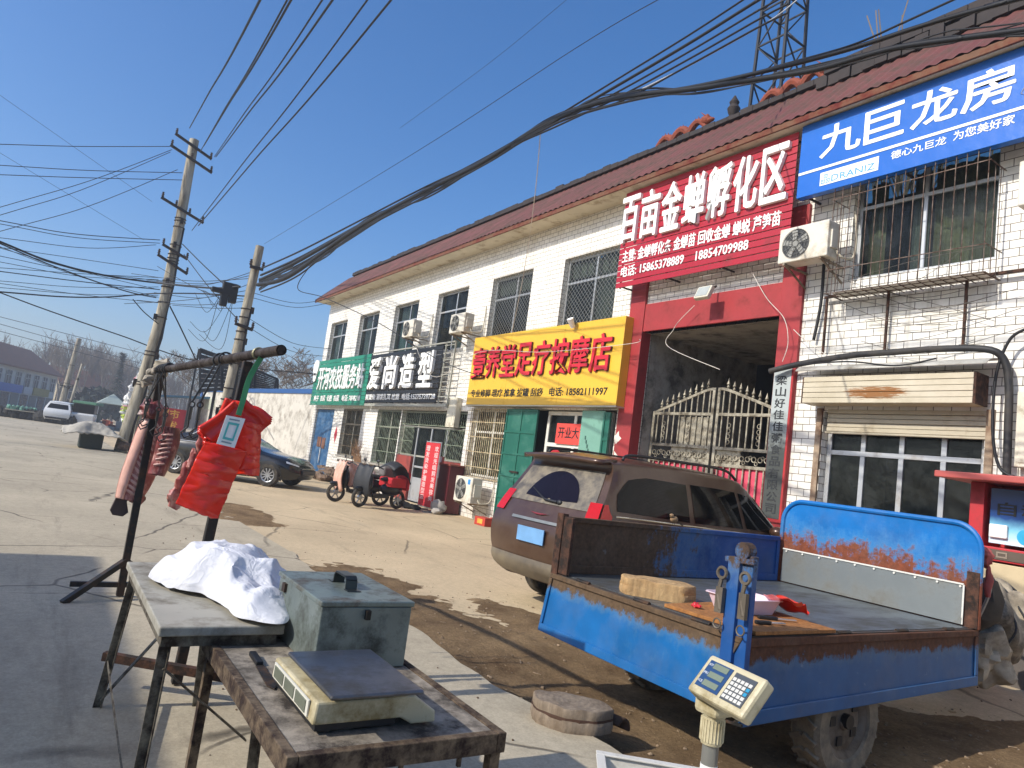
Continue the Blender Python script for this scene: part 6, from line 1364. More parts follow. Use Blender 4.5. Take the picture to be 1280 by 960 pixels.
# ---------------- e-bikes by the hairdresser
def ebike(label, p0, p1, cover, quilt, canopy):
    """front wheel contact p0, rear wheel contact p1 -> local frame x forward"""
    f = (p0 - p1); L = 1.22; rz = math.atan2(f.y, f.x); mid = (p0 + p1) / 2
    S = thing('electric_bike', label, 'e-bike', (mid.x, mid.y, 0), rz, group='electric bikes parked in front of the hairdresser'); h = L / 2; r = .235
    for x in (h, -h):
        q = MB(); q.torus((x, 0, r + .01), (0, 1, 0), r - .035, .045, 26, 8); w_ = obj('wheel', q, RUBBER, S, smooth=True, world=False)
        q = MB(); q.cyl((x, -.04, r + .01), (x, .04, r + .01), .06, n=14)
        for k in range(6):
            a = k * math.pi / 3; q.bar((x, 0, r + .01), (x + math.cos(a) * .19, 0, r + .01 + math.sin(a) * .19), .02, .03)
        obj('rim', q, RIM, w_, world=False)
    q = MB(); q.tube(crom([(h, .0, .3), (h - .12, 0, .6), (h - .22, 0, .95)], 5), .03, 8); q.tube(crom([(h - .2, 0, .55), (h - .35, 0, .32), (0, 0, .3), (-h + .15, 0, .42), (-h + .05, 0, .7)], 6), .045, 8); obj('frame', q, BLACK, S, smooth=True, world=False)
    q = MB(); q.box(-.22, h - .3, -.13, .13, .27, .36); q.ell((-.35, 0, .5), (.36, .15, .17)); q.ell((h - .2, 0, .62), (.1, .16, .26)); q.ell((h, 0, .47), (.2, .07, .06)); obj('fairing', q, surf('bike_black', '#1c1d20', .3, var=.15), S, smooth=True, world=False)
    q = MB(); q.ell((-.32, 0, .74), (.36, .14, .07)); obj('seat', q, BLACK, S, smooth=True, world=False)
    q = MB(); q.tube(crom([(h - .34, -.34, 1.0), (h - .24, -.2, 1.05), (h - .22, 0, 1.0), (h - .24, .2, 1.05), (h - .34, .34, 1.0)], 5), .016, 7)
    for s in (-1, 1): q.ell((h - .2, s * .26, 1.18), (.02, .06, .04)); q.bar((h - .24, s * .24, 1.05), (h - .21, s * .26, 1.16), .012)
    obj('handlebar', q, BLACK, S, smooth=True, world=False)
    q = MB(); q.ell((h - .12, 0, .88), (.06, .08, .07)); obj('headlamp', q, surf('lamp_clear', '#c9cdd0', .1), S, world=False)
    q = MB(); q.grid(12, 10, lambda u, v: (h - .08 - .05 * v + .12 * math.sin(v * 2.5), (u - .5) * .62, 1.05 - .75 * v + .03 * math.sin(u * 14))); obj('leg_quilt', q, quilt, S, solid=.03, smooth='all', world=False)
    if canopy:
        q = MB(); q.grid(14, 10, lambda u, v: (-.72 + .62 * v, (u - .5) * .62, .98 + .16 * math.sin(math.pi * v) + .1 * math.sin(math.pi * u) - .3 * (1 - v) ** 3)); obj('seat_hood', q, surf('hood_black', '#202225', .6, var=.2), S, solid=.02, smooth='all', world=False)
        q = MB(); q.box(-.74, -.66, -.28, .28, .5, .98); q.box(-.64, -.12, -.26, .26, .56, .8); obj('hood_lining', q, surf('lining_red', '#b5141f', .7, var=.2), S, world=False, bev=.04)
    else:
        q = MB(); q.box(-.86, -.52, -.2, .2, .78, 1.05); obj('top_box', q, surf('box_grey', '#6e6a66', .6, var=.2), S, world=False, bev=.05)
    return S
QP = surf('quilt_pink', '#c79a86', .9, var=.2, scale=5, dirt='#e3d3c8', damt=.3); QR = surf('quilt_red', '#a3161f', .8, var=.3, scale=6)
ebike('black electric bike with red lined hood parked nearest the red banner', G(447, 634), G(447, 634) + Vector((-.35, 1.2, 0)), None, surf('hood_black', '#202225', .6, var=.2), True)
ebike('older electric bike with a pink quilt parked left of the hooded one', G(417, 627), G(417, 627) + Vector((.05, 1.25, 0)), None, QP, False)
S = thing('quilt', 'pink patterned quilt draped over the older electric bike', 'quilt', (-17.5, 7.2, .9)); q = MB(); gq = G(441, 628); q.grid(22, 18, lambda u, v: (gq.x - .3 + .5 * u + .06 * math.sin(v * 9), gq.y - .5 + 1.0 * v, .95 - .55 * abs(2 * u - .9) ** 1.6 + .1 * math.sin(v * 5) + .05 * noise.noise(Vector((u * 4, v * 6, 1))))); obj('quilt_cover', q, QP, S, solid=.03, smooth='all')
# ================================================================ poles and wires
CONC = surf('pole_concrete', '#a8a08d', .85, var=.15, scale=1.5, dirt='#5d5548', damt=.4, dscale=1.2, stretch=(3, 3, .4), bump=.3, bscale=20)
INS = surf('insulator', '#3a2f2a', .3, var=.2)
def pole(label, base, top, r0, r1, arms, extra=(), group=None, strip=True, mid=None):
    S = thing('utility_pole', label, 'utility pole', base, 0, group); base, top = Vector(base), Vector(top); mid = mid or (base + top) / 2
    C_ = crom([base, mid, top], 20); tm = (mid - base).length / ((mid - base).length + (top - mid).length)
    def at(t): k = min(39.999, max(0, t / tm * 20 if t < tm else 20 + (t - tm) / (1 - tm) * 20)); i = int(k); return C_[i].lerp(C_[i + 1], k - i)
    q = MB(); q.tube(C_, [r0 + (r1 - r0) * k / 40 for k in range(41)], 18); sh = obj('pole_shaft', q, CONC, S, smooth=True)
    for t, l, tilt, n in arms:
        c = at(t); a = Vector((0, l, tilt)); q = MB(); off = Vector((.2, 0, 0)); q.bar(c + off - a, c + off + a, .08, .1); ar = obj('crossarm', q, DARKMETAL, S)
        q = MB()
        for k in range(n):
            f = -1 + 2 * k / (n - 1); p = c + off + a * f * .94
            q.lathe(p + Vector((0, 0, .03)), (0, 0, 1), [(.02, 0), (.06, .06), (.03, .09), (.06, .13), (.03, .17), (.05, .21), (0, .24)], 8)
        obj('insulator', q, INS, ar)
    rs = random.Random(int(base.y * 10))
    for k in range(16 if strip else 4):
        q = MB(); t = rs.uniform(.22, .72); c = at(t); r = r0 + (r1 - r0) * t
        q.torus(c, top - base, r + .015, .02, 18, 5)
        if k % 2: a = rs.uniform(0, 6.28); q.box(c.x + r * 1.1 * math.cos(a) - .05, c.x + r * 1.1 * math.cos(a) + .05, c.y + r * 1.2 * math.sin(a) - .06, c.y + r * 1.2 * math.sin(a) + .06, c.z - .12, c.z + .1)
        obj('clamp', q, DARKMETAL, S)
    if strip:
        q = MB(); u = Vector((r0 * .6, r0 * .85, 0)); q.tube([at(.05 + .08 * k) + u * (1 - .3 * k / 9) + Vector((.03 * math.sin(k * 2), .03 * math.cos(k * 3), 0)) for k in range(9)], .05, 6); obj('riser_cable', q, CABLE, S, smooth='all')
    return S
P1B, P1T = Vector((-31.4, 2.65, 0)), PX(243, 175, -31.4)
pole('tall leaning concrete power pole with three crossarms on the left', P1B, P1T, .235, .18, ((.955, .75, -.28, 2), (.90, .85, -.3, 3), (.735, .85, -.28, 4), (.62, .5, -.18, 2), (.585, .6, -.25, 2)), mid=PX(203, 388, -31.4))
P2B = Vector((-25, 4.85, 0)); P2T = PX(325, 308, -25)
pole('shorter concrete pole standing right behind the red plastic bags', P2B, P2T, .19, .14, ((.86, .22, 0, 2), (.62, .3, -.05, 2)))
Fp = G(77, 512); Fp = Vector((-75, 3.2, 0)); ft = PX(99, 423, -75)
pole('far grey concrete pole behind the white SUV', PX(74, 514, -75) * Vector((1, 1, 0)) if False else Vector((-75, PX(74, 514, -75).y, 0)), ft, .3, .17, ((.42, .5, 0, 2),), strip=False)
pole('thin short pole just right of the far grey pole', Vector((-74, PX(84, 514, -74).y, 0)), PX(103, 455, -74), .14, .1, ((.35, .3, 0, 2),), strip=False)
# junction of black boxes beside the shorter pole
S = thing('cable_junction', 'cluster of black splice boxes on the cables between the two poles', 'splice box', PX(288, 362, -25.6)); q = MB()
for a, b, w_, h in ((272, 362, .2, .1), (284, 360, .16, .28), (292, 365, .13, .4), (280, 372, .12, .3)):
    p = PX(a, b, -25.6); q.box(p.x - .1, p.x + .1, p.y - w_, p.y + w_, p.z - h, p.z + h * .7)
obj('splice_case', q, BLACK, S, bev=.04)
def wire(name, label, pts, r, cat='cable', group=None, k=8, m=CABLE):
    pts = [Vector(p) for p in pts]
    if name in ('service_line', 'telephone_cable', 'distant_line'):   # carry on to the next pole, out of the picture
        if pts[0].y < pts[-1].y: pts.insert(0, pts[0] + (pts[0] - pts[1]) * 2.5)
        else: pts.append(pts[-1] + (pts[-1] - pts[-2]) * 2.5)
    q = MB(); q.tube(crom(pts, k), r, 6); return tag(obj(name, q, m, smooth='all'), label, cat, group)
# high lines that run along the street from the tall pole and pass over the camera
for k, (a, b, z0, e) in enumerate((((237, 160), (325, 0), 0, 0), ((250, 190), (360, -2), 0, 0), ((255, 182), (366, -4), 0, 0), ((268, 196), (404, -2), 0, 0), ((270, 196), (417, -2), 0, 0), ((240, 288), (462, -4), 0, 0), ((248, 282), (492, -4), 0, 0))):
    p0 = PX(*a, -31.4); p1 = PX(*b, -10.5); d = p1 - p0; p2 = p0 + d * 2.2 + Vector((0, 0, 1.2)); mid = (p0 + p1) / 2 - Vector((0, 0, .0))
    wire('power_line', 'black overhead power line rising from the tall pole to the top of the picture', [p0, mid, p1, p2], .016 if k % 2 else .02, 'power line', 'power lines over the street')
# lines from the tall pole to the left edge
LL = [((215, 183), (100, 183), (-10, 180), .014), ((228, 216), (110, 213), (-10, 206), .014), ((228, 225), (100, 222), (-10, 218), .014), ((215, 187), (115, 225), (-10, 262), .013), ((213, 190), (100, 238), (-10, 272), .013), ((222, 212), (110, 258), (-10, 292), .013), ((200, 300), (90, 292), (-10, 274), .016), ((200, 304), (95, 297), (-10, 278), .013), ((195, 306), (110, 310), (-10, 296), .012), ((200, 347), (100, 342), (-10, 334), .012), ((200, 362), (110, 353), (-10, 338), .018), ((210, 352), (90, 338), (-10, 318), .012)]
for k, (a, b, c, r) in enumerate(LL):
    wire('service_line', 'thin dark line sagging from the tall pole to the left edge of the picture', [PX(*a, -31.3), PX(*b, -31.0), PX(*c, -30.6)], r, 'cable', 'service lines left of the tall pole')
wire('telephone_cable', 'thick black cable sagging from upper left past the tall pole to the splice boxes', [PX(-10, 298, -28), PX(60, 326, -28.6), PX(130, 344, -29.2), PX(200, 354, -29.8), PX(265, 360, -26.5), PX(300, 358, -25.2)], .035)
wire('telephone_cable', 'black cable with a sleeve hanging below the thick one at upper left', [PX(-10, 300, -28), PX(55, 328, -28.6), PX(120, 352, -29.2), PX(165, 366, -29.8), PX(195, 372, -30.4)], .0225)
wire('telephone_cable', 'black cable running level from the left edge to the tall pole at mid height', [PX(-10, 364, -29), PX(80, 371, -29.6), PX(140, 371, -30.2), PX(190, 367, -30.8), PX(250, 367, -28), PX(305, 370, -25.1)], .0265)
wire('telephone_cable', 'long black cable slanting from the left edge behind the tall pole to the white wall', [PX(-10, 362, -33), PX(60, 388, -33), PX(150, 419, -33), PX(250, 452, -33), PX(400, 468, -30.8)], .0245)
for k, (a, b) in enumerate((((0, 396), (200, 447)), ((0, 405), (190, 458)), ((0, 414), (180, 462)))):
    p0, p1 = PX(*a, -70), PX(*b, -70); wire('distant_line', 'faint thin line across the bare trees at far left', [p0, (p0 + p1) / 2, p1], .025, 'cable', 'faint lines over the far trees', m=surf('wire_far', '#4c4f55', .7))
for a, b in (((-10, 112), (190, 252)), ((-10, 185), (180, 300))):
    wire('thin_line', 'very thin line crossing the sky near the tall pole', [PX(*a, -30), (PX(*a, -30) + PX(*b, -30.5)) / 2, PX(*b, -30.5)], .006, 'cable', 'hair thin lines in the left sky')
wire('stay_wire', 'stay wire from the tall pole down to the splice boxes', [PX(228, 305, -31), PX(255, 332, -28), PX(283, 358, -25.7)], .02, 'stay')
wire('stay_wire', 'stay wire from the tall pole down right past the shorter pole', [PX(230, 318, -31), PX(262, 360, -28), PX(305, 408, -25.2)], .016, 'stay')
wire('stay_wire', 'slack wire pair hanging from the tall pole toward the white wall', [PX(212, 382, -31), PX(225, 408, -31), PX(245, 450, -32)], .03, 'stay')
wire('stay_wire', 'thin wire from the left into the base clamp of the tall pole', [PX(166, 374, -31), PX(180, 390, -31.1), PX(198, 405, -31.2)], .02, 'stay')
# loose loops between the poles
rs = random.Random(21)
for k in range(9):
    x0, y0 = rs.uniform(270, 292), rs.uniform(362, 376); x1, y1 = rs.uniform(215, 260), rs.uniform(395, 425) if k % 2 else rs.uniform(360, 372)
    wire('slack_wire', 'slack wire drooping between the splice boxes and the tall pole', [PX(x0, y0, -25.6), PX((x0 + x1) / 2 + rs.uniform(-5, 15), max(y0, y1) + rs.uniform(6, 22), -27), PX(x1, y1, -29)], .009, 'cable', 'slack wires between the two poles')
# the heavy bundle from the shorter pole past the shop row to the upper right
def ydepth(px): t = (px - 325) / 955; return 5.0 - .5 * max(0, min(1.3, t))
def bundle(name, label, pts, r, group=None):
    P3 = [F(x, y, ydepth(x)) for x, y in pts]
    if pts[-1][0] > 1200 or pts[-1][1] < 0: P3.append(P3[-1] + (P3[-1] - P3[-2]).normalized() * 4)
    P = crom(P3, 8); q = MB(); q.tube(P, [max(.2, min(1.5, p.length / 14)) * r for p in P], 6)
    return tag(obj(name, q, CABLE, smooth='all'), label, 'cable', group)
bundle('cable_bundle', 'thickest black cable bundle sweeping from the shorter pole to the upper right corner', [(322, 356), (360, 346), (440, 290), (520, 245), (600, 205), (680, 155), (740, 131), (790, 119), (860, 112), (940, 100), (1020, 87), (1110, 62), (1200, 48), (1290, 36)], .042)
bundle('cable_bundle', 'second thick cable that leaves the bundle over the crimson sign towards the top right', [(325, 350), (370, 328), (450, 282), (530, 240), (610, 198), (690, 152), (760, 126), (860, 110), (960, 88), (1060, 62), (1160, 30), (1260, 2), (1300, -8)], .034)
for k, o in enumerate(((0, 0), (4, 8), (-5, -8), (8, 15), (-2, 21))):
    bundle('cable_bundle', 'black cable of the fan that rises from the bundle towards the lattice mast', [(326, 344 + o[1]), (375, 322 + o[1]), (455, 278 + o[0]), (535, 236 + o[1] * .5), (620, 193), (700, 148 + o[0]), (770, 108 + o[1]), (860, 55 + o[1] * 1.3), (945, 2 + o[1] * 1.6), (985, -22 + o[1] * 1.8)], .016 if k else .024, 'cables fanning up to the mast')
bundle('cable_bundle', 'black cable parallel below the bundle ending on the blue sign roof', [(640, 184), (700, 152), (780, 128), (860, 113), (960, 96), (1080, 70), (1180, 52), (1290, 40)], .02)
bundle('cable_bundle', 'black cable crossing above the bundle near the ridge ornaments', [(650, 172), (720, 140), (800, 112), (880, 112), (960, 86), (1060, 58), (1130, 28), (1200, -4)], .016)
for k in range(9):
    j = [rs.uniform(-7, 9) for _ in range(9)]; tt = (1, .9, .8, .7, .6, .6, .5, .6, .9)
    pp = [(x, y + a * t) for (x, y), a, t in zip(((324, 354), (370, 334), (440, 291), (520, 246), (600, 204), (680, 155), (740, 130), (790, 119), (870, 110)), j, tt)]
    if k % 2: pp += [(960, 98 + rs.uniform(-6, 8)), (1080, 72 + rs.uniform(-8, 8)), (1180, 50 + rs.uniform(-10, 8)), (1290, 36 + rs.uniform(-14, 10))]
    bundle('loose_strand', 'loose black strand of the untidy bundle between pole and roof', pp, .011, 'loose strands of the bundle')
for k in range(8):
    y0 = rs.uniform(335, 392); x0 = 322 - (y0 - 340) * .18; x1 = rs.uniform(150, 235); y1 = rs.uniform(330, 395)
    wire('tangle_wire', 'thin dark wire in the tangle strung between the shorter and the tall pole', [PX(x0, y0, -25), PX((x0 + x1) / 2, (y0 + y1) / 2 + rs.uniform(2, 14), -28), PX(x1, y1, -31)], .011, 'cable', 'tangled wires between the poles')
for k in range(7):
    y0, y1 = rs.uniform(300, 372), rs.uniform(335, 380); wire('service_line', 'thin dark line sagging from the tall pole to the left edge of the picture', [PX(198, y1, -31.3), PX(100, (y0 + y1) / 2 + rs.uniform(0, 8), -31), PX(-10, y0, -30.6)], .011, 'cable', 'service lines left of the tall pole')
for k in range(5):
    j = rs.uniform(-3, 3); bundle('thin_cable', 'thin black cable wound loosely along the heavy bundle', [(330, 352 + j), (400, 322 + j + 3), (440, 293 - j), (520, 248 + j), (600, 203 + j), (680, 158 - j), (740, 128 + j * 1.5), (800, 117 + j)], .008, 'thin cables along the bundle')
bundle('thin_cable', 'black drop wire forking off the bundle toward the shop gable', [(440, 290), (395, 325), (372, 360), (405, 372), (470, 402), (545, 448), (600, 470)], .008)
for a, b in (((316, 366), (418, 372)), ((315, 372), (419, 377)), ((311, 398), (413, 436)), ((309, 408), (412, 446))):
    wire('drop_wire', 'thin drop wire from the shorter pole to the far gable of the shop row', [PX(*a, -25), (PX(*a, -25) + F(*b, 9.2)) / 2 - Vector((0, 0, .3)), F(*b, 9.2)], .01, 'cable', 'drop wires to the far gable')
WW = surf('wire_white', '#cfc8bb', .6)
wire('white_line', 'white cable running from the bundle up to the lattice mast', [F(790, 118, 4.8), F(880, 72, 7), F(968, 22, 11), F(1010, -12, 13)], .012, 'cable', None, 8, WW)
wire('white_line', 'pale wire hanging from the bundle down over the yellow sign', [F(676, 160, 4.85), F(668, 250, 6), F(655, 340, 8), F(640, 415, 9.3)], .006, 'cable', None, 8, WW)
wire('thin_line', 'hair thin line across the upper middle sky', [F(330, 305, 5.1), F(520, 190, 5), F(720, 60, 4.9), F(840, -10, 4.8)], .005)
wire('thin_line', 'second hair thin line across the upper middle sky', [PX(500, 160, -25), PX(610, 80, -20), PX(715, -6, -15)], .006)
# lattice mast behind the roof
S = thing('lattice_mast', 'dark lattice steel mast rising behind the roof ridge', 'lattice mast', (-10.3, 13, 9)); q = MB(); c4 = [(-10.9, 12.6), (-9.95, 12.6), (-9.95, 13.5), (-10.9, 13.5)]; T4 = [(-10.75, 12.75), (-10.1, 12.75), (-10.1, 13.35), (-10.75, 13.35)]
LM = surf('mast_steel', '#26282c', .6, .3, var=.2)
for (a, b), (c, d) in zip(c4, T4): q.bar((a, b, 7.6), (c, d, 16), .06)
obj('mast_leg', q, LM, S); q = MB()
for k in range(9):
    z0, z1 = 7.6 + k * .93, 7.6 + (k + 1) * .93
    for i in range(4):
        j = (i + 1) % 4; f = lambda i, z: Vector((c4[i][0], c4[i][1], 7.6)).lerp(Vector((T4[i][0], T4[i][1], 16)), (z - 7.6) / 8.4)
        q.bar(f(i, z1), f(j, z1), .035); q.bar(f(i if k % 2 else j, z0), f(j if k % 2 else i, z1), .028)
obj('bracing', q, LM, S)
# ================================================================ vending kiosk
S = thing('vending_kiosk', 'red water vending kiosk with a flat canopy at the right edge', 'kiosk', (-2.9, 8.9, 0)); KR = surf('kiosk_red', '#bb2a30', .45, var=.08, dirt='#8d2c2c', damt=.2)
q = MB(); q.box(-3.94, -1.6, 8.15, 9.3, 2.03, 2.1); obj('canopy', q, surf('kiosk_roof', '#b5544c', .5, var=.1), S, bev=.01)
q = MB(); q.box(-3.72, -3.58, 8.5, 9.3, .62, 2.027); q.box(-3.579, -1.7, 8.9, 9.3, .62, 2.027); q.box(-3.579, -1.7, 8.48, 8.9, .62, .7); q.box(-3.579, -1.7, 8.42, 8.9, 1.22, 1.36); obj('kiosk_body', q, KR, S, bev=.006)
q = MB(); q.box(-3.7, -1.72, 8.52, 9.28, 0, .617); obj('kiosk_base', q, surf('kiosk_base_grey', '#57504a', .7, var=.2), S)
q = MB(); q.box(-3.54, -1.75, 8.56, 8.6, 1.4, 1.98)
def posterm():
    n = NT('poster_blue'); co = n.coord('World'); z = n.n('SeparateXYZ', {0: co}).outputs[2]
    g_ = n.n('MapRange', {0: z, 1: 1.4, 2: 1.98}).outputs[0]; r = n.n('ValToRGB', {0: n.math('ADD', g_, n.math('MULTIPLY', n.noise(co, 4, 4), .25))}); e = r.color_ramp.elements
    e[0].position = .15; e[0].color = col('#cfe2ea'); e[1].position = .62; e[1].color = col('#173f7c'); x = e.new(.4); x.color = col('#7fc4dc'); n.l(r.outputs[0], n.b.inputs['Base Color']); n.b.inputs['Roughness'].default_value = .3; return n.m
ps = obj('poster', q, posterm(), S)
q = MB(); text(q, '自动售水', (-3.47, 8.557, 1.7), (.95, 0, 0), (0, 0, .14), .003); obj('lettering', q, LETB, ps)
q = MB(); q.box(-3.53, -3.36, 8.52, 8.558, 1.46, 1.6); obj('coin_panel', q, LETW, S, bev=.01)
q = MB()
for cx, cz, r in ((-3.2, 1.5, .08), (-3.06, 1.47, .06), (-2.9, 1.52, .08)): q.cyl((cx, 8.5575, cz), (cx, 8.555, cz), r, n=18)
obj('water_drop', q, surf('drop_cyan', '#35a6d0', .3), ps)
q = MB(); q.box(-3.56, -1.72, 8.44, 8.476, .75, 1.2); obj('lower_panel', q, surf('kiosk_cream', '#c7b48f', .5, var=.08), S, bev=.006)
q = MB(); q.box(-3.56, -1.72, 8.41, 8.418, 1.24, 1.34); mp = obj('dark_strip', q, surf('strip_dark', '#5a4c40', .5), S)
q = MB()
for k in range(6):
    x = -3.4 + k * .28; q.box(x, x + .1, 8.404, 8.409, 1.26, 1.275); q.box(x, x + .1, 8.404, 8.409, 1.305, 1.32); q.box(x, x + .014, 8.404, 8.409, 1.276, 1.304); q.box(x + .086, x + .1, 8.404, 8.409, 1.276, 1.304)
obj('key_pattern', q, surf('strip_pale', '#8d7d6c', .5), mp)
# ================================================================ white wall, hoarding, stalls at the end of the street
WALLW = surf('panel_white', '#c3beb2', .7, var=.08, scale=1.2, dirt='#8d867a', damt=.3, kind='World')
BLUEM = surf('panel_blue', '#1f4f86', .5, var=.12)
S = thing('panel_wall', 'long white panel wall with blue top rail and faint graffiti behind the black sedan', 'wall', (-38, 9, 0))
wa, wb = Vector((-31.0, 9.95, 0)), Vector((-48.5, 8.1, 0)); dw = (wb - wa).normalized(); nw = Vector((dw.y, -dw.x, 0)); nw = nw if nw.y < 0 else -nw; Lw = (wb - wa).length
def wq(q, s0, s1, z0, z1, o0, o1): return q.prism([wa + dw * s0 + nw * o0 + Vector((0, 0, z0)), wa + dw * s1 + nw * o0 + Vector((0, 0, z0)), wa + dw * s1 + nw * o0 + Vector((0, 0, z1)), wa + dw * s0 + nw * o0 + Vector((0, 0, z1))], nw * (o1 - o0))
q = MB(); wq(q, 0, Lw, 0, 3.5, -.12, 0); obj('wall_panel', q, WALLW, S)
q = MB(); wq(q, -.05, Lw + .1, 3.5, 3.72, -.16, .05); obj('top_rail', q, BLUEM, S)
q = MB(); wq(q, Lw, Lw + .35, 0, 3.5, -.16, .08); obj('end_post', q, BLUEM, S)
GRAF = surf('graffiti_grey', '#8e8a84', .8, var=.2)
q = MB()
for cx, cz, r in ((8.5, 2.6, .6), (8.2, 2.5, .42)): q.torus(wa + dw * cx + nw * .01 + Vector((0, 0, cz)), nw, r, .05, 24, 4, .2)
q.bar(wa + dw * 9 + nw * .01 + Vector((0, 0, 3.3)), wa + dw * 4.5 + nw * .01 + Vector((0, 0, 1.2)), .07, .01, nw); obj('graffiti', q, GRAF, S)
for s0, s1, z0, z1, c, nm in ((10.4, 11.8, 2.3, 3.1, '#2f6fb0', 'blue'), (14.8, 16.8, 2.4, 3.1, '#a9ad9a', 'pale')):
    q = MB(); wq(q, s0, s1, z0, z1, .004, .02); obj('poster', q, surf('poster_' + nm, c, .6, var=.3, scale=6), S)
S = thing('hoarding', 'black slatted roof hoarding rising behind the white wall', 'hoarding', (-44, 11, 0)); HB = surf('hoarding_black', '#1d1f22', .7, var=.2)
hx = -44.0
for (pl, pr, yt0, yt1, yb0, yb1) in ((250, 277, 436, 446, 492, 489), (278, 318, 448, 456, 489, 488), (319, 347, 462, 474, 488, 489)):
    a, b, c, d = PX(pl, yt0, hx), PX(pr, yt1, hx), PX(pr, yb1, hx), PX(pl, yb0, hx); q = MB(); n = 9
    for k in range(n):
        t0, t1 = k / n, (k + .8) / n; q.prism([a.lerp(d, t0), b.lerp(c, t0), b.lerp(c, t1), a.lerp(d, t1)], (-.03, 0, 0))
    for p0, p1 in ((a, d), (b, c), (a, b)): q.bar(p0, p1, .12)
    for p in (a, b): q.bar(p - Vector((.3, 0, 0)), Vector((p.x - .3, p.y, 0)), .1)
    obj('slat_screen', q, HB, S)
# red stall with yellow writing beyond the wall end
RX = -47.5; a, b, c, d = PX(184, 506, RX), PX(237, 504, RX), PX(228, 537, RX), PX(176, 534, RX)
S = thing('market_stall', 'red sided market stall with yellow writing left of the white wall', 'stall', (RX, (a.y + b.y) / 2, 0)); q = MB(); q.box(RX - 2.2, RX, a.y, b.y, .4, a.z); obj('stall_side', q, surf('stall_red', '#b4182f', .55, var=.06), S)
q = MB()
for yy, s, zz in ((.22, '超市', 1.55), (.22, '批发', .85)): text(q, s, (RX + .01, a.y + (b.y - a.y) * .3, zz), (0, (b.y - a.y) * .5, 0), (0, 0, .55), .01, .03)
obj('lettering', q, surf('stall_yellow', '#e3b04a', .5), S)
q = MB(); q.prism([(RX + .6, a.y - .3, a.z + .5), (RX + .6, b.y + 1.2, a.z + .9), (RX + .6, b.y + 1.2, a.z + 1.05), (RX + .6, a.y - .3, a.z + .6)], (-3.4, 0, 0)); obj('stall_awning', q, surf('awning_blue', '#47708a', .7, var=.2), S)
q = MB()
for y in (a.y, b.y): q.bar((RX + .2, y, 0), (RX + .2, y, a.z + .7), .08)
obj('stall_post', q, DARKMETAL, S)
# covered goods beside the tall pole
S = thing('covered_stall', 'roadside goods heap under a pale tarpaulin beside the tall pole', 'covered stall', (-31.2, 1.7, 0))
q = MB(); p0, p1 = PX(102, 535, -31), PX(131, 541, -31); q.box(-31.9, -30.9, p0.y, p1.y, .02, .68); obj('green_bin', q, surf('bin_green', '#1f2c25', .6, var=.25), S, bev=.05)
yc = (p0.y + p1.y) / 2; q = MB(); q.grid(40, 26, lambda u, v: (-32.3 + 1.9 * v + .1 * math.sin(u * 9), yc - 1.0 + 2.1 * u + .05 * noise.noise(Vector((u * 5, v * 5, 9))), .5 + .55 * math.sin(math.pi * min(1, u * .9 + .1)) * math.sin(math.pi * (.12 + .8 * v)) + .13 * noise.noise(Vector((u * 4, v * 3, 2))) - .12 * abs(noise.noise(Vector((u * 9, v * 6, 4)))))); obj('tarpaulin', q, surf('tarp_grey', '#a39d90', .85, var=.15, bump=.3, bscale=8), S, solid=.03, smooth='all')
q = MB()
for k in range(14): q.ell((-31.6 + rs.uniform(-.4, .5), yc + 1.2 + rs.uniform(-.1, .9), .12 + rs.uniform(0, .45)), (.2, .25, .17), 9, 7, jit=.5)
obj('goods', q, surf('goods_mixed', '#7a6558', .9, var=.5, scale=4), S)
S = thing('flower_wreath', 'tall stand of white and lime green paper flowers leaning against the tall pole', 'flower stand', (-33, 2.4, 0))
cols = [surf('paper_white', '#d8d8d4', .8, var=.1), surf('paper_lime', '#a8b84c', .8, var=.25), surf('paper_pink', '#c08a90', .8, var=.2)]
mbs = [MB(), MB(), MB()]
for k in range(120):
    t = rs.random(); px = 158 + (181 - 158) * t + rs.uniform(-7, 7); py = 528 + (462 - 528) * t + rs.uniform(-5, 5)
    ci = 1 if (t < .25 or t > .88) and rs.random() < .8 else (0 if rs.random() < .75 else 2)
    mbs[ci].ell(PX(px, py, -33 + rs.uniform(-.2, .2)), (.12, rs.uniform(.1, .24), rs.uniform(.08, .2)), 7, 5, jit=.8)
for q, m, nm in zip(mbs, cols, ('white_flowers', 'lime_flowers', 'pink_flowers')): obj(nm, q, m, S)
q = MB(); q.bar(PX(150, 545, -33), PX(180, 465, -33.2), .1); q.bar(PX(163, 548, -33.4), PX(176, 490, -33.2), .08); obj('stand', q, surf('stand_wood', '#8a7a5c', .9), S)
S = thing('gate_post', 'broad grey post standing between the tall pole and the red stall', 'post', (-36, 4, 0)); p = PX(192, 456, -36); q = MB(); q.box(-36.2, -35.8, p.y - .28, p.y + .3, 0, p.z); obj('post_shaft', q, CONC, S, bev=.02); q = MB(); q.box(-36.26, -35.74, p.y - .34, p.y + .36, p.z + .002, p.z + .12); obj('post_cap', q, CONC, S)
S = thing('canopy_tent', 'pale grey canopy tent on thin posts at the far street side', 'tent', (-70, 5, 0)); TX = -70; a, b = PX(122, 503, TX), PX(158, 503, TX)
q = MB(); q.add([(TX + 1.5, a.y, a.z), (TX + 1.5, b.y, a.z), (TX - 2, b.y, a.z), (TX - 2, a.y, a.z), (TX - .2, (a.y + b.y) / 2, a.z + .9)], [(0, 1, 4), (1, 2, 4), (2, 3, 4), (3, 0, 4)]); obj('canopy', q, surf('tent_grey', '#8f9a92', .8, var=.08), S, solid=.04)
for y in (a.y + .05, b.y - .05):
    for x in (TX + 1.45, TX - 1.95): q = MB(); q.bar((x, y, 0), (x, y, a.z), .07); obj('tent_post', q, WHITE_M, S)
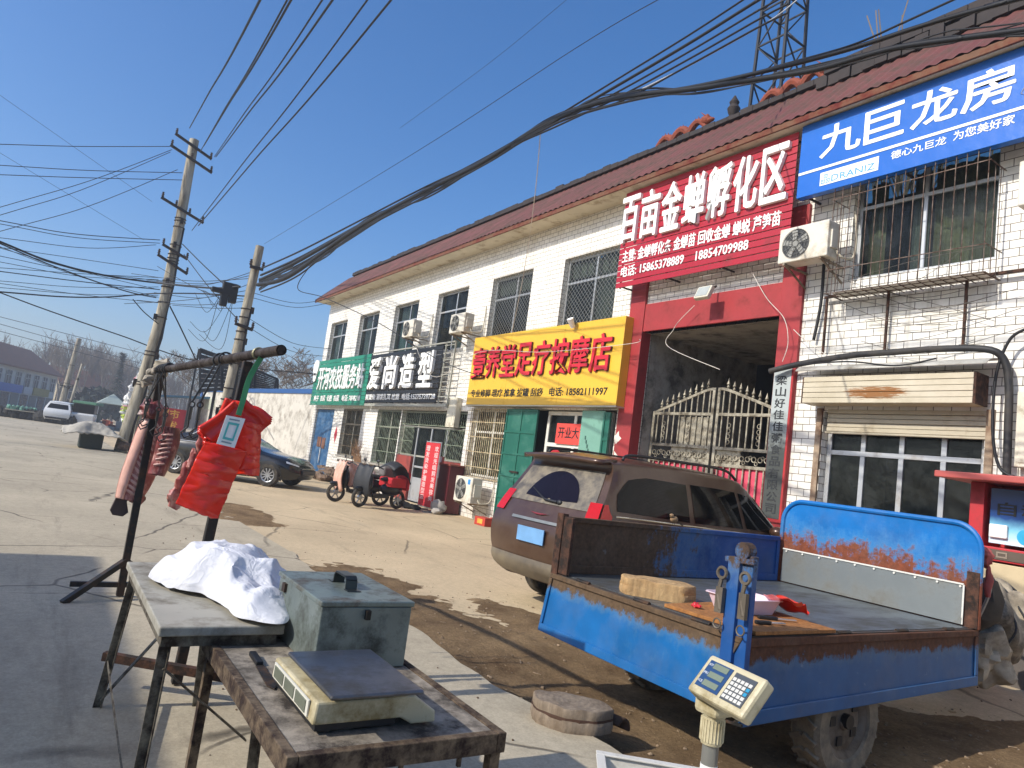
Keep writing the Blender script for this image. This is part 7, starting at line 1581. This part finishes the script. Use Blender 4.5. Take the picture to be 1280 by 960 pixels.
for k in range(26):
    x, y = -67 + rs.uniform(-2, 3), rs.uniform(a.y - 1.5, b.y); q = MB(); q.box(x, x + rs.uniform(.2, .6), y, y + rs.uniform(.2, .6), 0, rs.uniform(.2, .9))
    tag(obj('market_crate', q, surf('goods_orange', '#a0563a', .8, var=.6, scale=.8, kind='World') if k % 2 else surf('goods_pale', '#a9a198', .8, var=.3, scale=.8, kind='World'), bev=.02), 'small ' + ('orange' if k % 2 else 'pale') + ' crate of goods on the ground by the pale canopy tent', 'crate', ('orange' if k % 2 else 'pale') + ' crates by the canopy tent')
# ================================================================ far buildings and trees
FB = surf('far_white_wall', '#b9b8b2', .8, var=.06, scale=.3, kind='World'); FR_ = surf('far_roof', '#6b4030', .85, var=.2, scale=.6, kind='World', stretch=(1, 3, 1)); FW_ = surf('far_window', '#39414a', .25, var=.2); FT = surf('far_cream', '#aea48c', .8, var=.08, scale=.4, kind='World')
def farhouse(name, label, ax, ay, dx, dy, L, dep, eave, ridge, wallm, nwin, signs=()):
    """facade from (ax, ay) along (dx, dy); the street side is the one that faces +X"""
    d = Vector((dx, dy, 0)).normalized(); n = Vector((d.y, -d.x, 0)); n = n if n.x > 0 else -n; o = Vector((ax, ay, 0)); S = thing(name, label, 'building', o); up = Vector((0, 0, 1))
    q = MB(); q.prism([o, o + d * L, o + d * L - n * dep, o - n * dep], up * eave)
    for s in (0, L): q.prism([o + d * s + up * eave, o + d * s - n * dep + up * eave, o + d * s - n * dep / 2 + up * ridge], d * (.2 if s == 0 else -.2))
    obj('wall', q, wallm, S)
    q = MB(); e0, e1 = o - d * .5, o + d * (L + .5)
    for s in (0, 1):
        f = n * .7 if s == 0 else -n * (dep + .7); q.prism([e0 + f + up * (eave - .25), e1 + f + up * (eave - .25), e1 - n * dep / 2 + up * (ridge + .1), e0 - n * dep / 2 + up * (ridge + .1)], up * .22)
    obj('roof', q, FR_, S)
    for k in range(nwin):
        s = (k + .5) * L / nwin; q = MB(); c = o + d * s + n * .03; q.prism([c - d * .75 + up * (eave - 2.6), c + d * .75 + up * (eave - 2.6), c + d * .75 + up * (eave - .7), c - d * .75 + up * (eave - .7)], n * .04); wn = obj('window', q, FW_, S)
        q = MB()
        for t in (-.75, 0, .75): q.bar(c + d * t + n * .06 + up * (eave - 2.6), c + d * t + n * .06 + up * (eave - .7), .09)
        q.bar(c - d * .75 + n * .06 + up * (eave - 1.3), c + d * .75 + n * .06 + up * (eave - 1.3), .08); obj('frame', q, FB, wn)
        if eave > 4.6:
            q = MB(); q.prism([c - d * 1.1, c + d * 1.1, c + d * 1.1 + up * 2.1, c - d * 1.1 + up * 2.1], n * .05); obj('shop_door', q, FW_ if k % 2 else surf('far_shutter', '#6c6a66', .6), S)
    for s0, s1, z0, z1, c, tx in signs:
        q = MB(); q.prism([o + d * s0 + n * .1 + up * z0, o + d * s1 + n * .1 + up * z0, o + d * s1 + n * .1 + up * z1, o + d * s0 + n * .1 + up * z1], n * .2); sg = obj('sign', q, surf('far_sign' + c, c, .6), S)
    return S
farhouse('far_shop', 'far white two storey shop house with brown tiled roof at the left edge', -127.3, .56, 16.5, -6.4, 30, 9, 5.7, 8.6, FB, 11, ((2.5, 7.5, 2.2, 3.3, '#8f8038', ''), (8, 10.5, 2.3, 3.2, '#b5b5b8', ''), (11, 20, 2.2, 3.3, '#2f5ea6', '')))
farhouse('far_house', 'far cream house with an arched white window front between the pole and the fir', -150, 11.5, 4, -9.5, 11, 9, 5.2, 7.8, FT, 4)
farhouse('far_house', 'low far house half hidden behind the fir tree', -160, 19, 1, -6, 9, 8, 4.2, 6.2, FB, 3)
S = thing('kerb_hedge', 'dark low hedge strip along the far kerb before the white shop house', 'hedge', (-61, -4, 0)); q = MB(); hp0, hp1 = Vector((-59.5, 1.8, 0)), Vector((-66, -9, 0))
for k in range(60):
    p = hp0.lerp(hp1, k / 59) + Vector((-3.2, 0, 0)); q.ell((p.x + rs.uniform(-.2, .2), p.y, .35), (.4, .35, .42), 7, 6, jit=.7)
obj('hedge_leaves', q, surf('hedge_dark', '#26241f', .9, var=.4, scale=3), S)
S = thing('vendor_table', 'small far street table with green and white goods before the shop house', 'table', (-64.5, -1.2, 0)); p = PX(20, 525, -64.5); q = MB(); q.box(-65, -64, p.y - .8, p.y + 1.2, .6, .68); obj('tabletop', q, FT, S); q = MB()
for y in (-.7, 1.1): q.bar((-64.5, p.y + y, 0), (-64.5, p.y + y, .6), .07)
obj('legs', q, DARKMETAL, S); q = MB()
for k in range(7): q.ell((-64.5 + rs.uniform(-.3, .3), p.y - .6 + k * .27, .8), (.2, .16, .2), 8, 6, jit=.5)
obj('goods', q, surf('goods_green', '#5f8a78', .8, var=.5, scale=3), S)
# bare trees
BARK = surf('bare_bark', '#6f675e', .95, var=.2, scale=3); TWIG = surf('bare_twig', '#6f6356', .95, var=.15, scale=2)
def bare_tree(h, spread, seed, depth=6, upright=.55, thick=.012):
    rs = random.Random(seed); tr, tw = MB(), MB()
    def br(p, d, l, r, lev):
        q = tr if lev < 2 else tw; segs = 3 if lev < 2 else 2; pts = [p]
        for k in range(segs):
            d = (d + Vector((rs.gauss(0, .1), rs.gauss(0, .1), .05)) * (1 if lev else .4)).normalized(); p = p + d * l / segs; pts.append(p)
        r = max(r, .024); rr = [r * (1 - .35 * k / segs) for k in range(segs + 1)]; q.tube(pts, rr, 5 if lev < 2 else 3)
        if lev >= depth: return
        n = rs.choice((3, 4)) if lev < 3 else rs.choice((2, 3, 3))
        for k in range(n):
            a = rs.uniform(0, 6.283); t = rs.uniform(.3, .75) * spread; side = Vector((math.cos(a), math.sin(a), 0)); nd = (d * (1 - t * .5) + side * t + Vector((0, 0, upright * .4))).normalized()
            br(pts[rs.choice((1, 2)) if segs == 2 else rs.choice((2, 3))] if lev else p.lerp(pts[1], rs.uniform(0, .7) if k else 0), nd, l * rs.uniform(.62, .82), rr[-1] * rs.uniform(.55, .75), lev + 1)
    br(Vector((0, 0, 0)), Vector((0, 0, 1)), h * .3, h * .019, 0)
    tw.v = tw.v; return tr, tw
def tree(label, loc, h, spread, seed, depth=6, group=None, upright=.55):
    S = thing('bare_tree', label, 'tree', loc, 0, group); a, b = bare_tree(h, spread, seed, depth, upright); obj('trunk', a, BARK, S, world=False); obj('crown', b, TWIG, S, world=False); return S
t1 = tree('broad bare tree with a rounded twiggy crown right behind the black hoarding', (-60, 15.4, 0), 11.5, 1.45, 3, 7, None, .25)
t2 = tree('bare slender tree in the far row behind the houses', (-150, 8, 0), 15, .7, 5, 6, 'bare trees in the far row', .9)
dup(t1, (-63, 11.6, 0), 2.1, 'smaller broad bare tree behind the left end of the black hoarding', .85)
for k, (px, x, sc) in enumerate(((60, -165, 1.0), (78, -150, 1.05), (92, -160, 1.1), (108, -150, .95), (122, -165, 1.1), (163, -150, .85), (178, -140, .85), (195, -150, .8), (150, -165, 1.0), (70, -140, .9), (100, -140, .95), (212, -145, .75), (118, -140, .9))):
    p = PX(px, 512, x); dup(t2, (x, p.y, 0), k * 1.3, 'bare slender tree in the far row behind the houses', sc)
q = MB(); rs2 = random.Random(9)
for k in range(900):
    x = -165 + rs2.uniform(-25, 25); y = rs2.uniform(-30, 70); h = rs2.uniform(7, 14); l = rs2.uniform(-1.5, 1.5)
    q.tube([(x, y, 0), (x, y + l * .3, h * .6), (x + l, y + l, h)], [.14, .09, .02], 3)
    for j in range(11):
        z = h * rs2.uniform(.35, .95); a = rs2.uniform(0, 6.28); r = rs2.uniform(.6, 1.9); q.tube([(x, y + l * .3, z), (x + r * math.cos(a), y + r * math.sin(a) + l * .3, z + r * 1.1)], [.055, .018], 3)
tag(obj('distant_wood', q, TWIG), 'hazy distant wood of bare trees along the horizon', 'wood', kind='stuff')
# conifer
S = thing('fir_tree', 'dark pointed fir tree beside the pale canopy tent', 'tree', (-112, PX(141, 512, -112).y, 0)); q = MB(); q.cyl((0, 0, 0), (0, 0, 9.6), .22, .03, 8); obj('trunk', q, BARK, S, world=False); q = MB()
for k in range(900):
    t = rs2.random() ** .8; z = .8 + 8.7 * t; R = (1 - t) * 2.7 + .15; a = rs2.uniform(0, 6.28); r = R * rs2.uniform(.35, 1.05); tip = Vector((r * math.cos(a), r * math.sin(a), z - r * .25)); d = Vector((math.cos(a), math.sin(a), -.3)); s = Vector((-math.sin(a), math.cos(a), 0)); w_ = rs2.uniform(.12, .3)
    q.add([tip - d * .7 + s * w_ * .5, tip - d * .7 - s * w_ * .5, tip - s * w_ * .15, tip + s * w_ * .15], [(0, 1, 2, 3)])
obj('crown', q, surf('fir_needles', '#2c3a30', .9, var=.4, scale=2), S, world=False)
S = thing('evergreen_bush', 'low dark evergreen bush in front of the fir tree', 'bush', (-104, PX(122, 512, -104).y, 0)); q = MB()
for k in range(420):
    a, b, r = rs2.uniform(0, 6.28), rs2.uniform(0, 1.5), rs2.uniform(.7, 1.05); c = Vector((2.6 * r * math.cos(a) * math.cos(b), 3.4 * r * math.sin(a) * math.cos(b), .4 + 3.6 * r * math.sin(b))); u = Vector((rs2.gauss(0, 1), rs2.gauss(0, 1), rs2.gauss(0, 1))).normalized() * .35; v = u.cross(Vector((.3, .5, .8))).normalized() * .3
    q.quad(c - u - v, c + u - v, c + u + v, c - u + v)
obj('leaves', q, surf('bush_leaf', '#28332a', .9, var=.4, scale=2), S, world=False); q = MB(); q.cyl((0, 0, 0), (0, 0, 2.5), .2, .08, 7); obj('trunk', q, BARK, S, world=False)
# bare shrub twigs behind the ridge, near the mast
S = thing('bare_tree', 'thin bare tree top showing behind the roof beside the lattice mast', 'tree', (-9.0, 15.5, 0)); a, b = bare_tree(13.6, .45, 12, 4, .9); obj('trunk', a, BARK, S, world=False); obj('crown', b, TWIG, S, world=False)
# the house across the street: it stands behind the camera and shades the near side of the road
S = thing('opposite_house', 'plain two storey house on the near side of the street, behind the viewer', 'building', (0, -9, 0)); q = MB(); q.box(-8.9, 14, -16, -8.0, 0, 5.85); obj('wall', q, TILE, S)
q = MB(); q.box(-9.05, 14.2, -16.2, -7.85, 5.852, 6.03); obj('roof', q, ROOFM, S)
for k in range(5):
    q = MB(); q.box(-7.5 + k * 4, -5.5 + k * 4, -7.99, -7.95, 3.6, 5.3); obj('window', q, FW_, S)
    q = MB(); q.box(-7.8 + k * 4, -5.2 + k * 4, -7.985, -7.94, .02, 2.6); obj('door', q, BLUED, S)
# ================================================================ the hazy winter air
HZ = bpy.data.materials.new('haze_air'); HZ.use_nodes = True; ht = HZ.node_tree; ht.nodes.remove(ht.nodes['Principled BSDF'])
pv = ht.nodes.new('ShaderNodeVolumePrincipled'); pv.inputs['Color'].default_value = (.86, .9, .95, 1); pv.inputs['Density'].default_value = .0019; pv.inputs['Anisotropy'].default_value = .2
ht.links.new(pv.outputs[0], ht.nodes['Material Output'].inputs['Volume'])
q = MB(); q.box(-402, 62, -142, 182, -1.2, 32); h_ = obj('haze', q, HZ); h_['kind'] = 'stuff'
tag(h_, 'thin pale winter haze over the whole street', 'haze', kind='stuff')
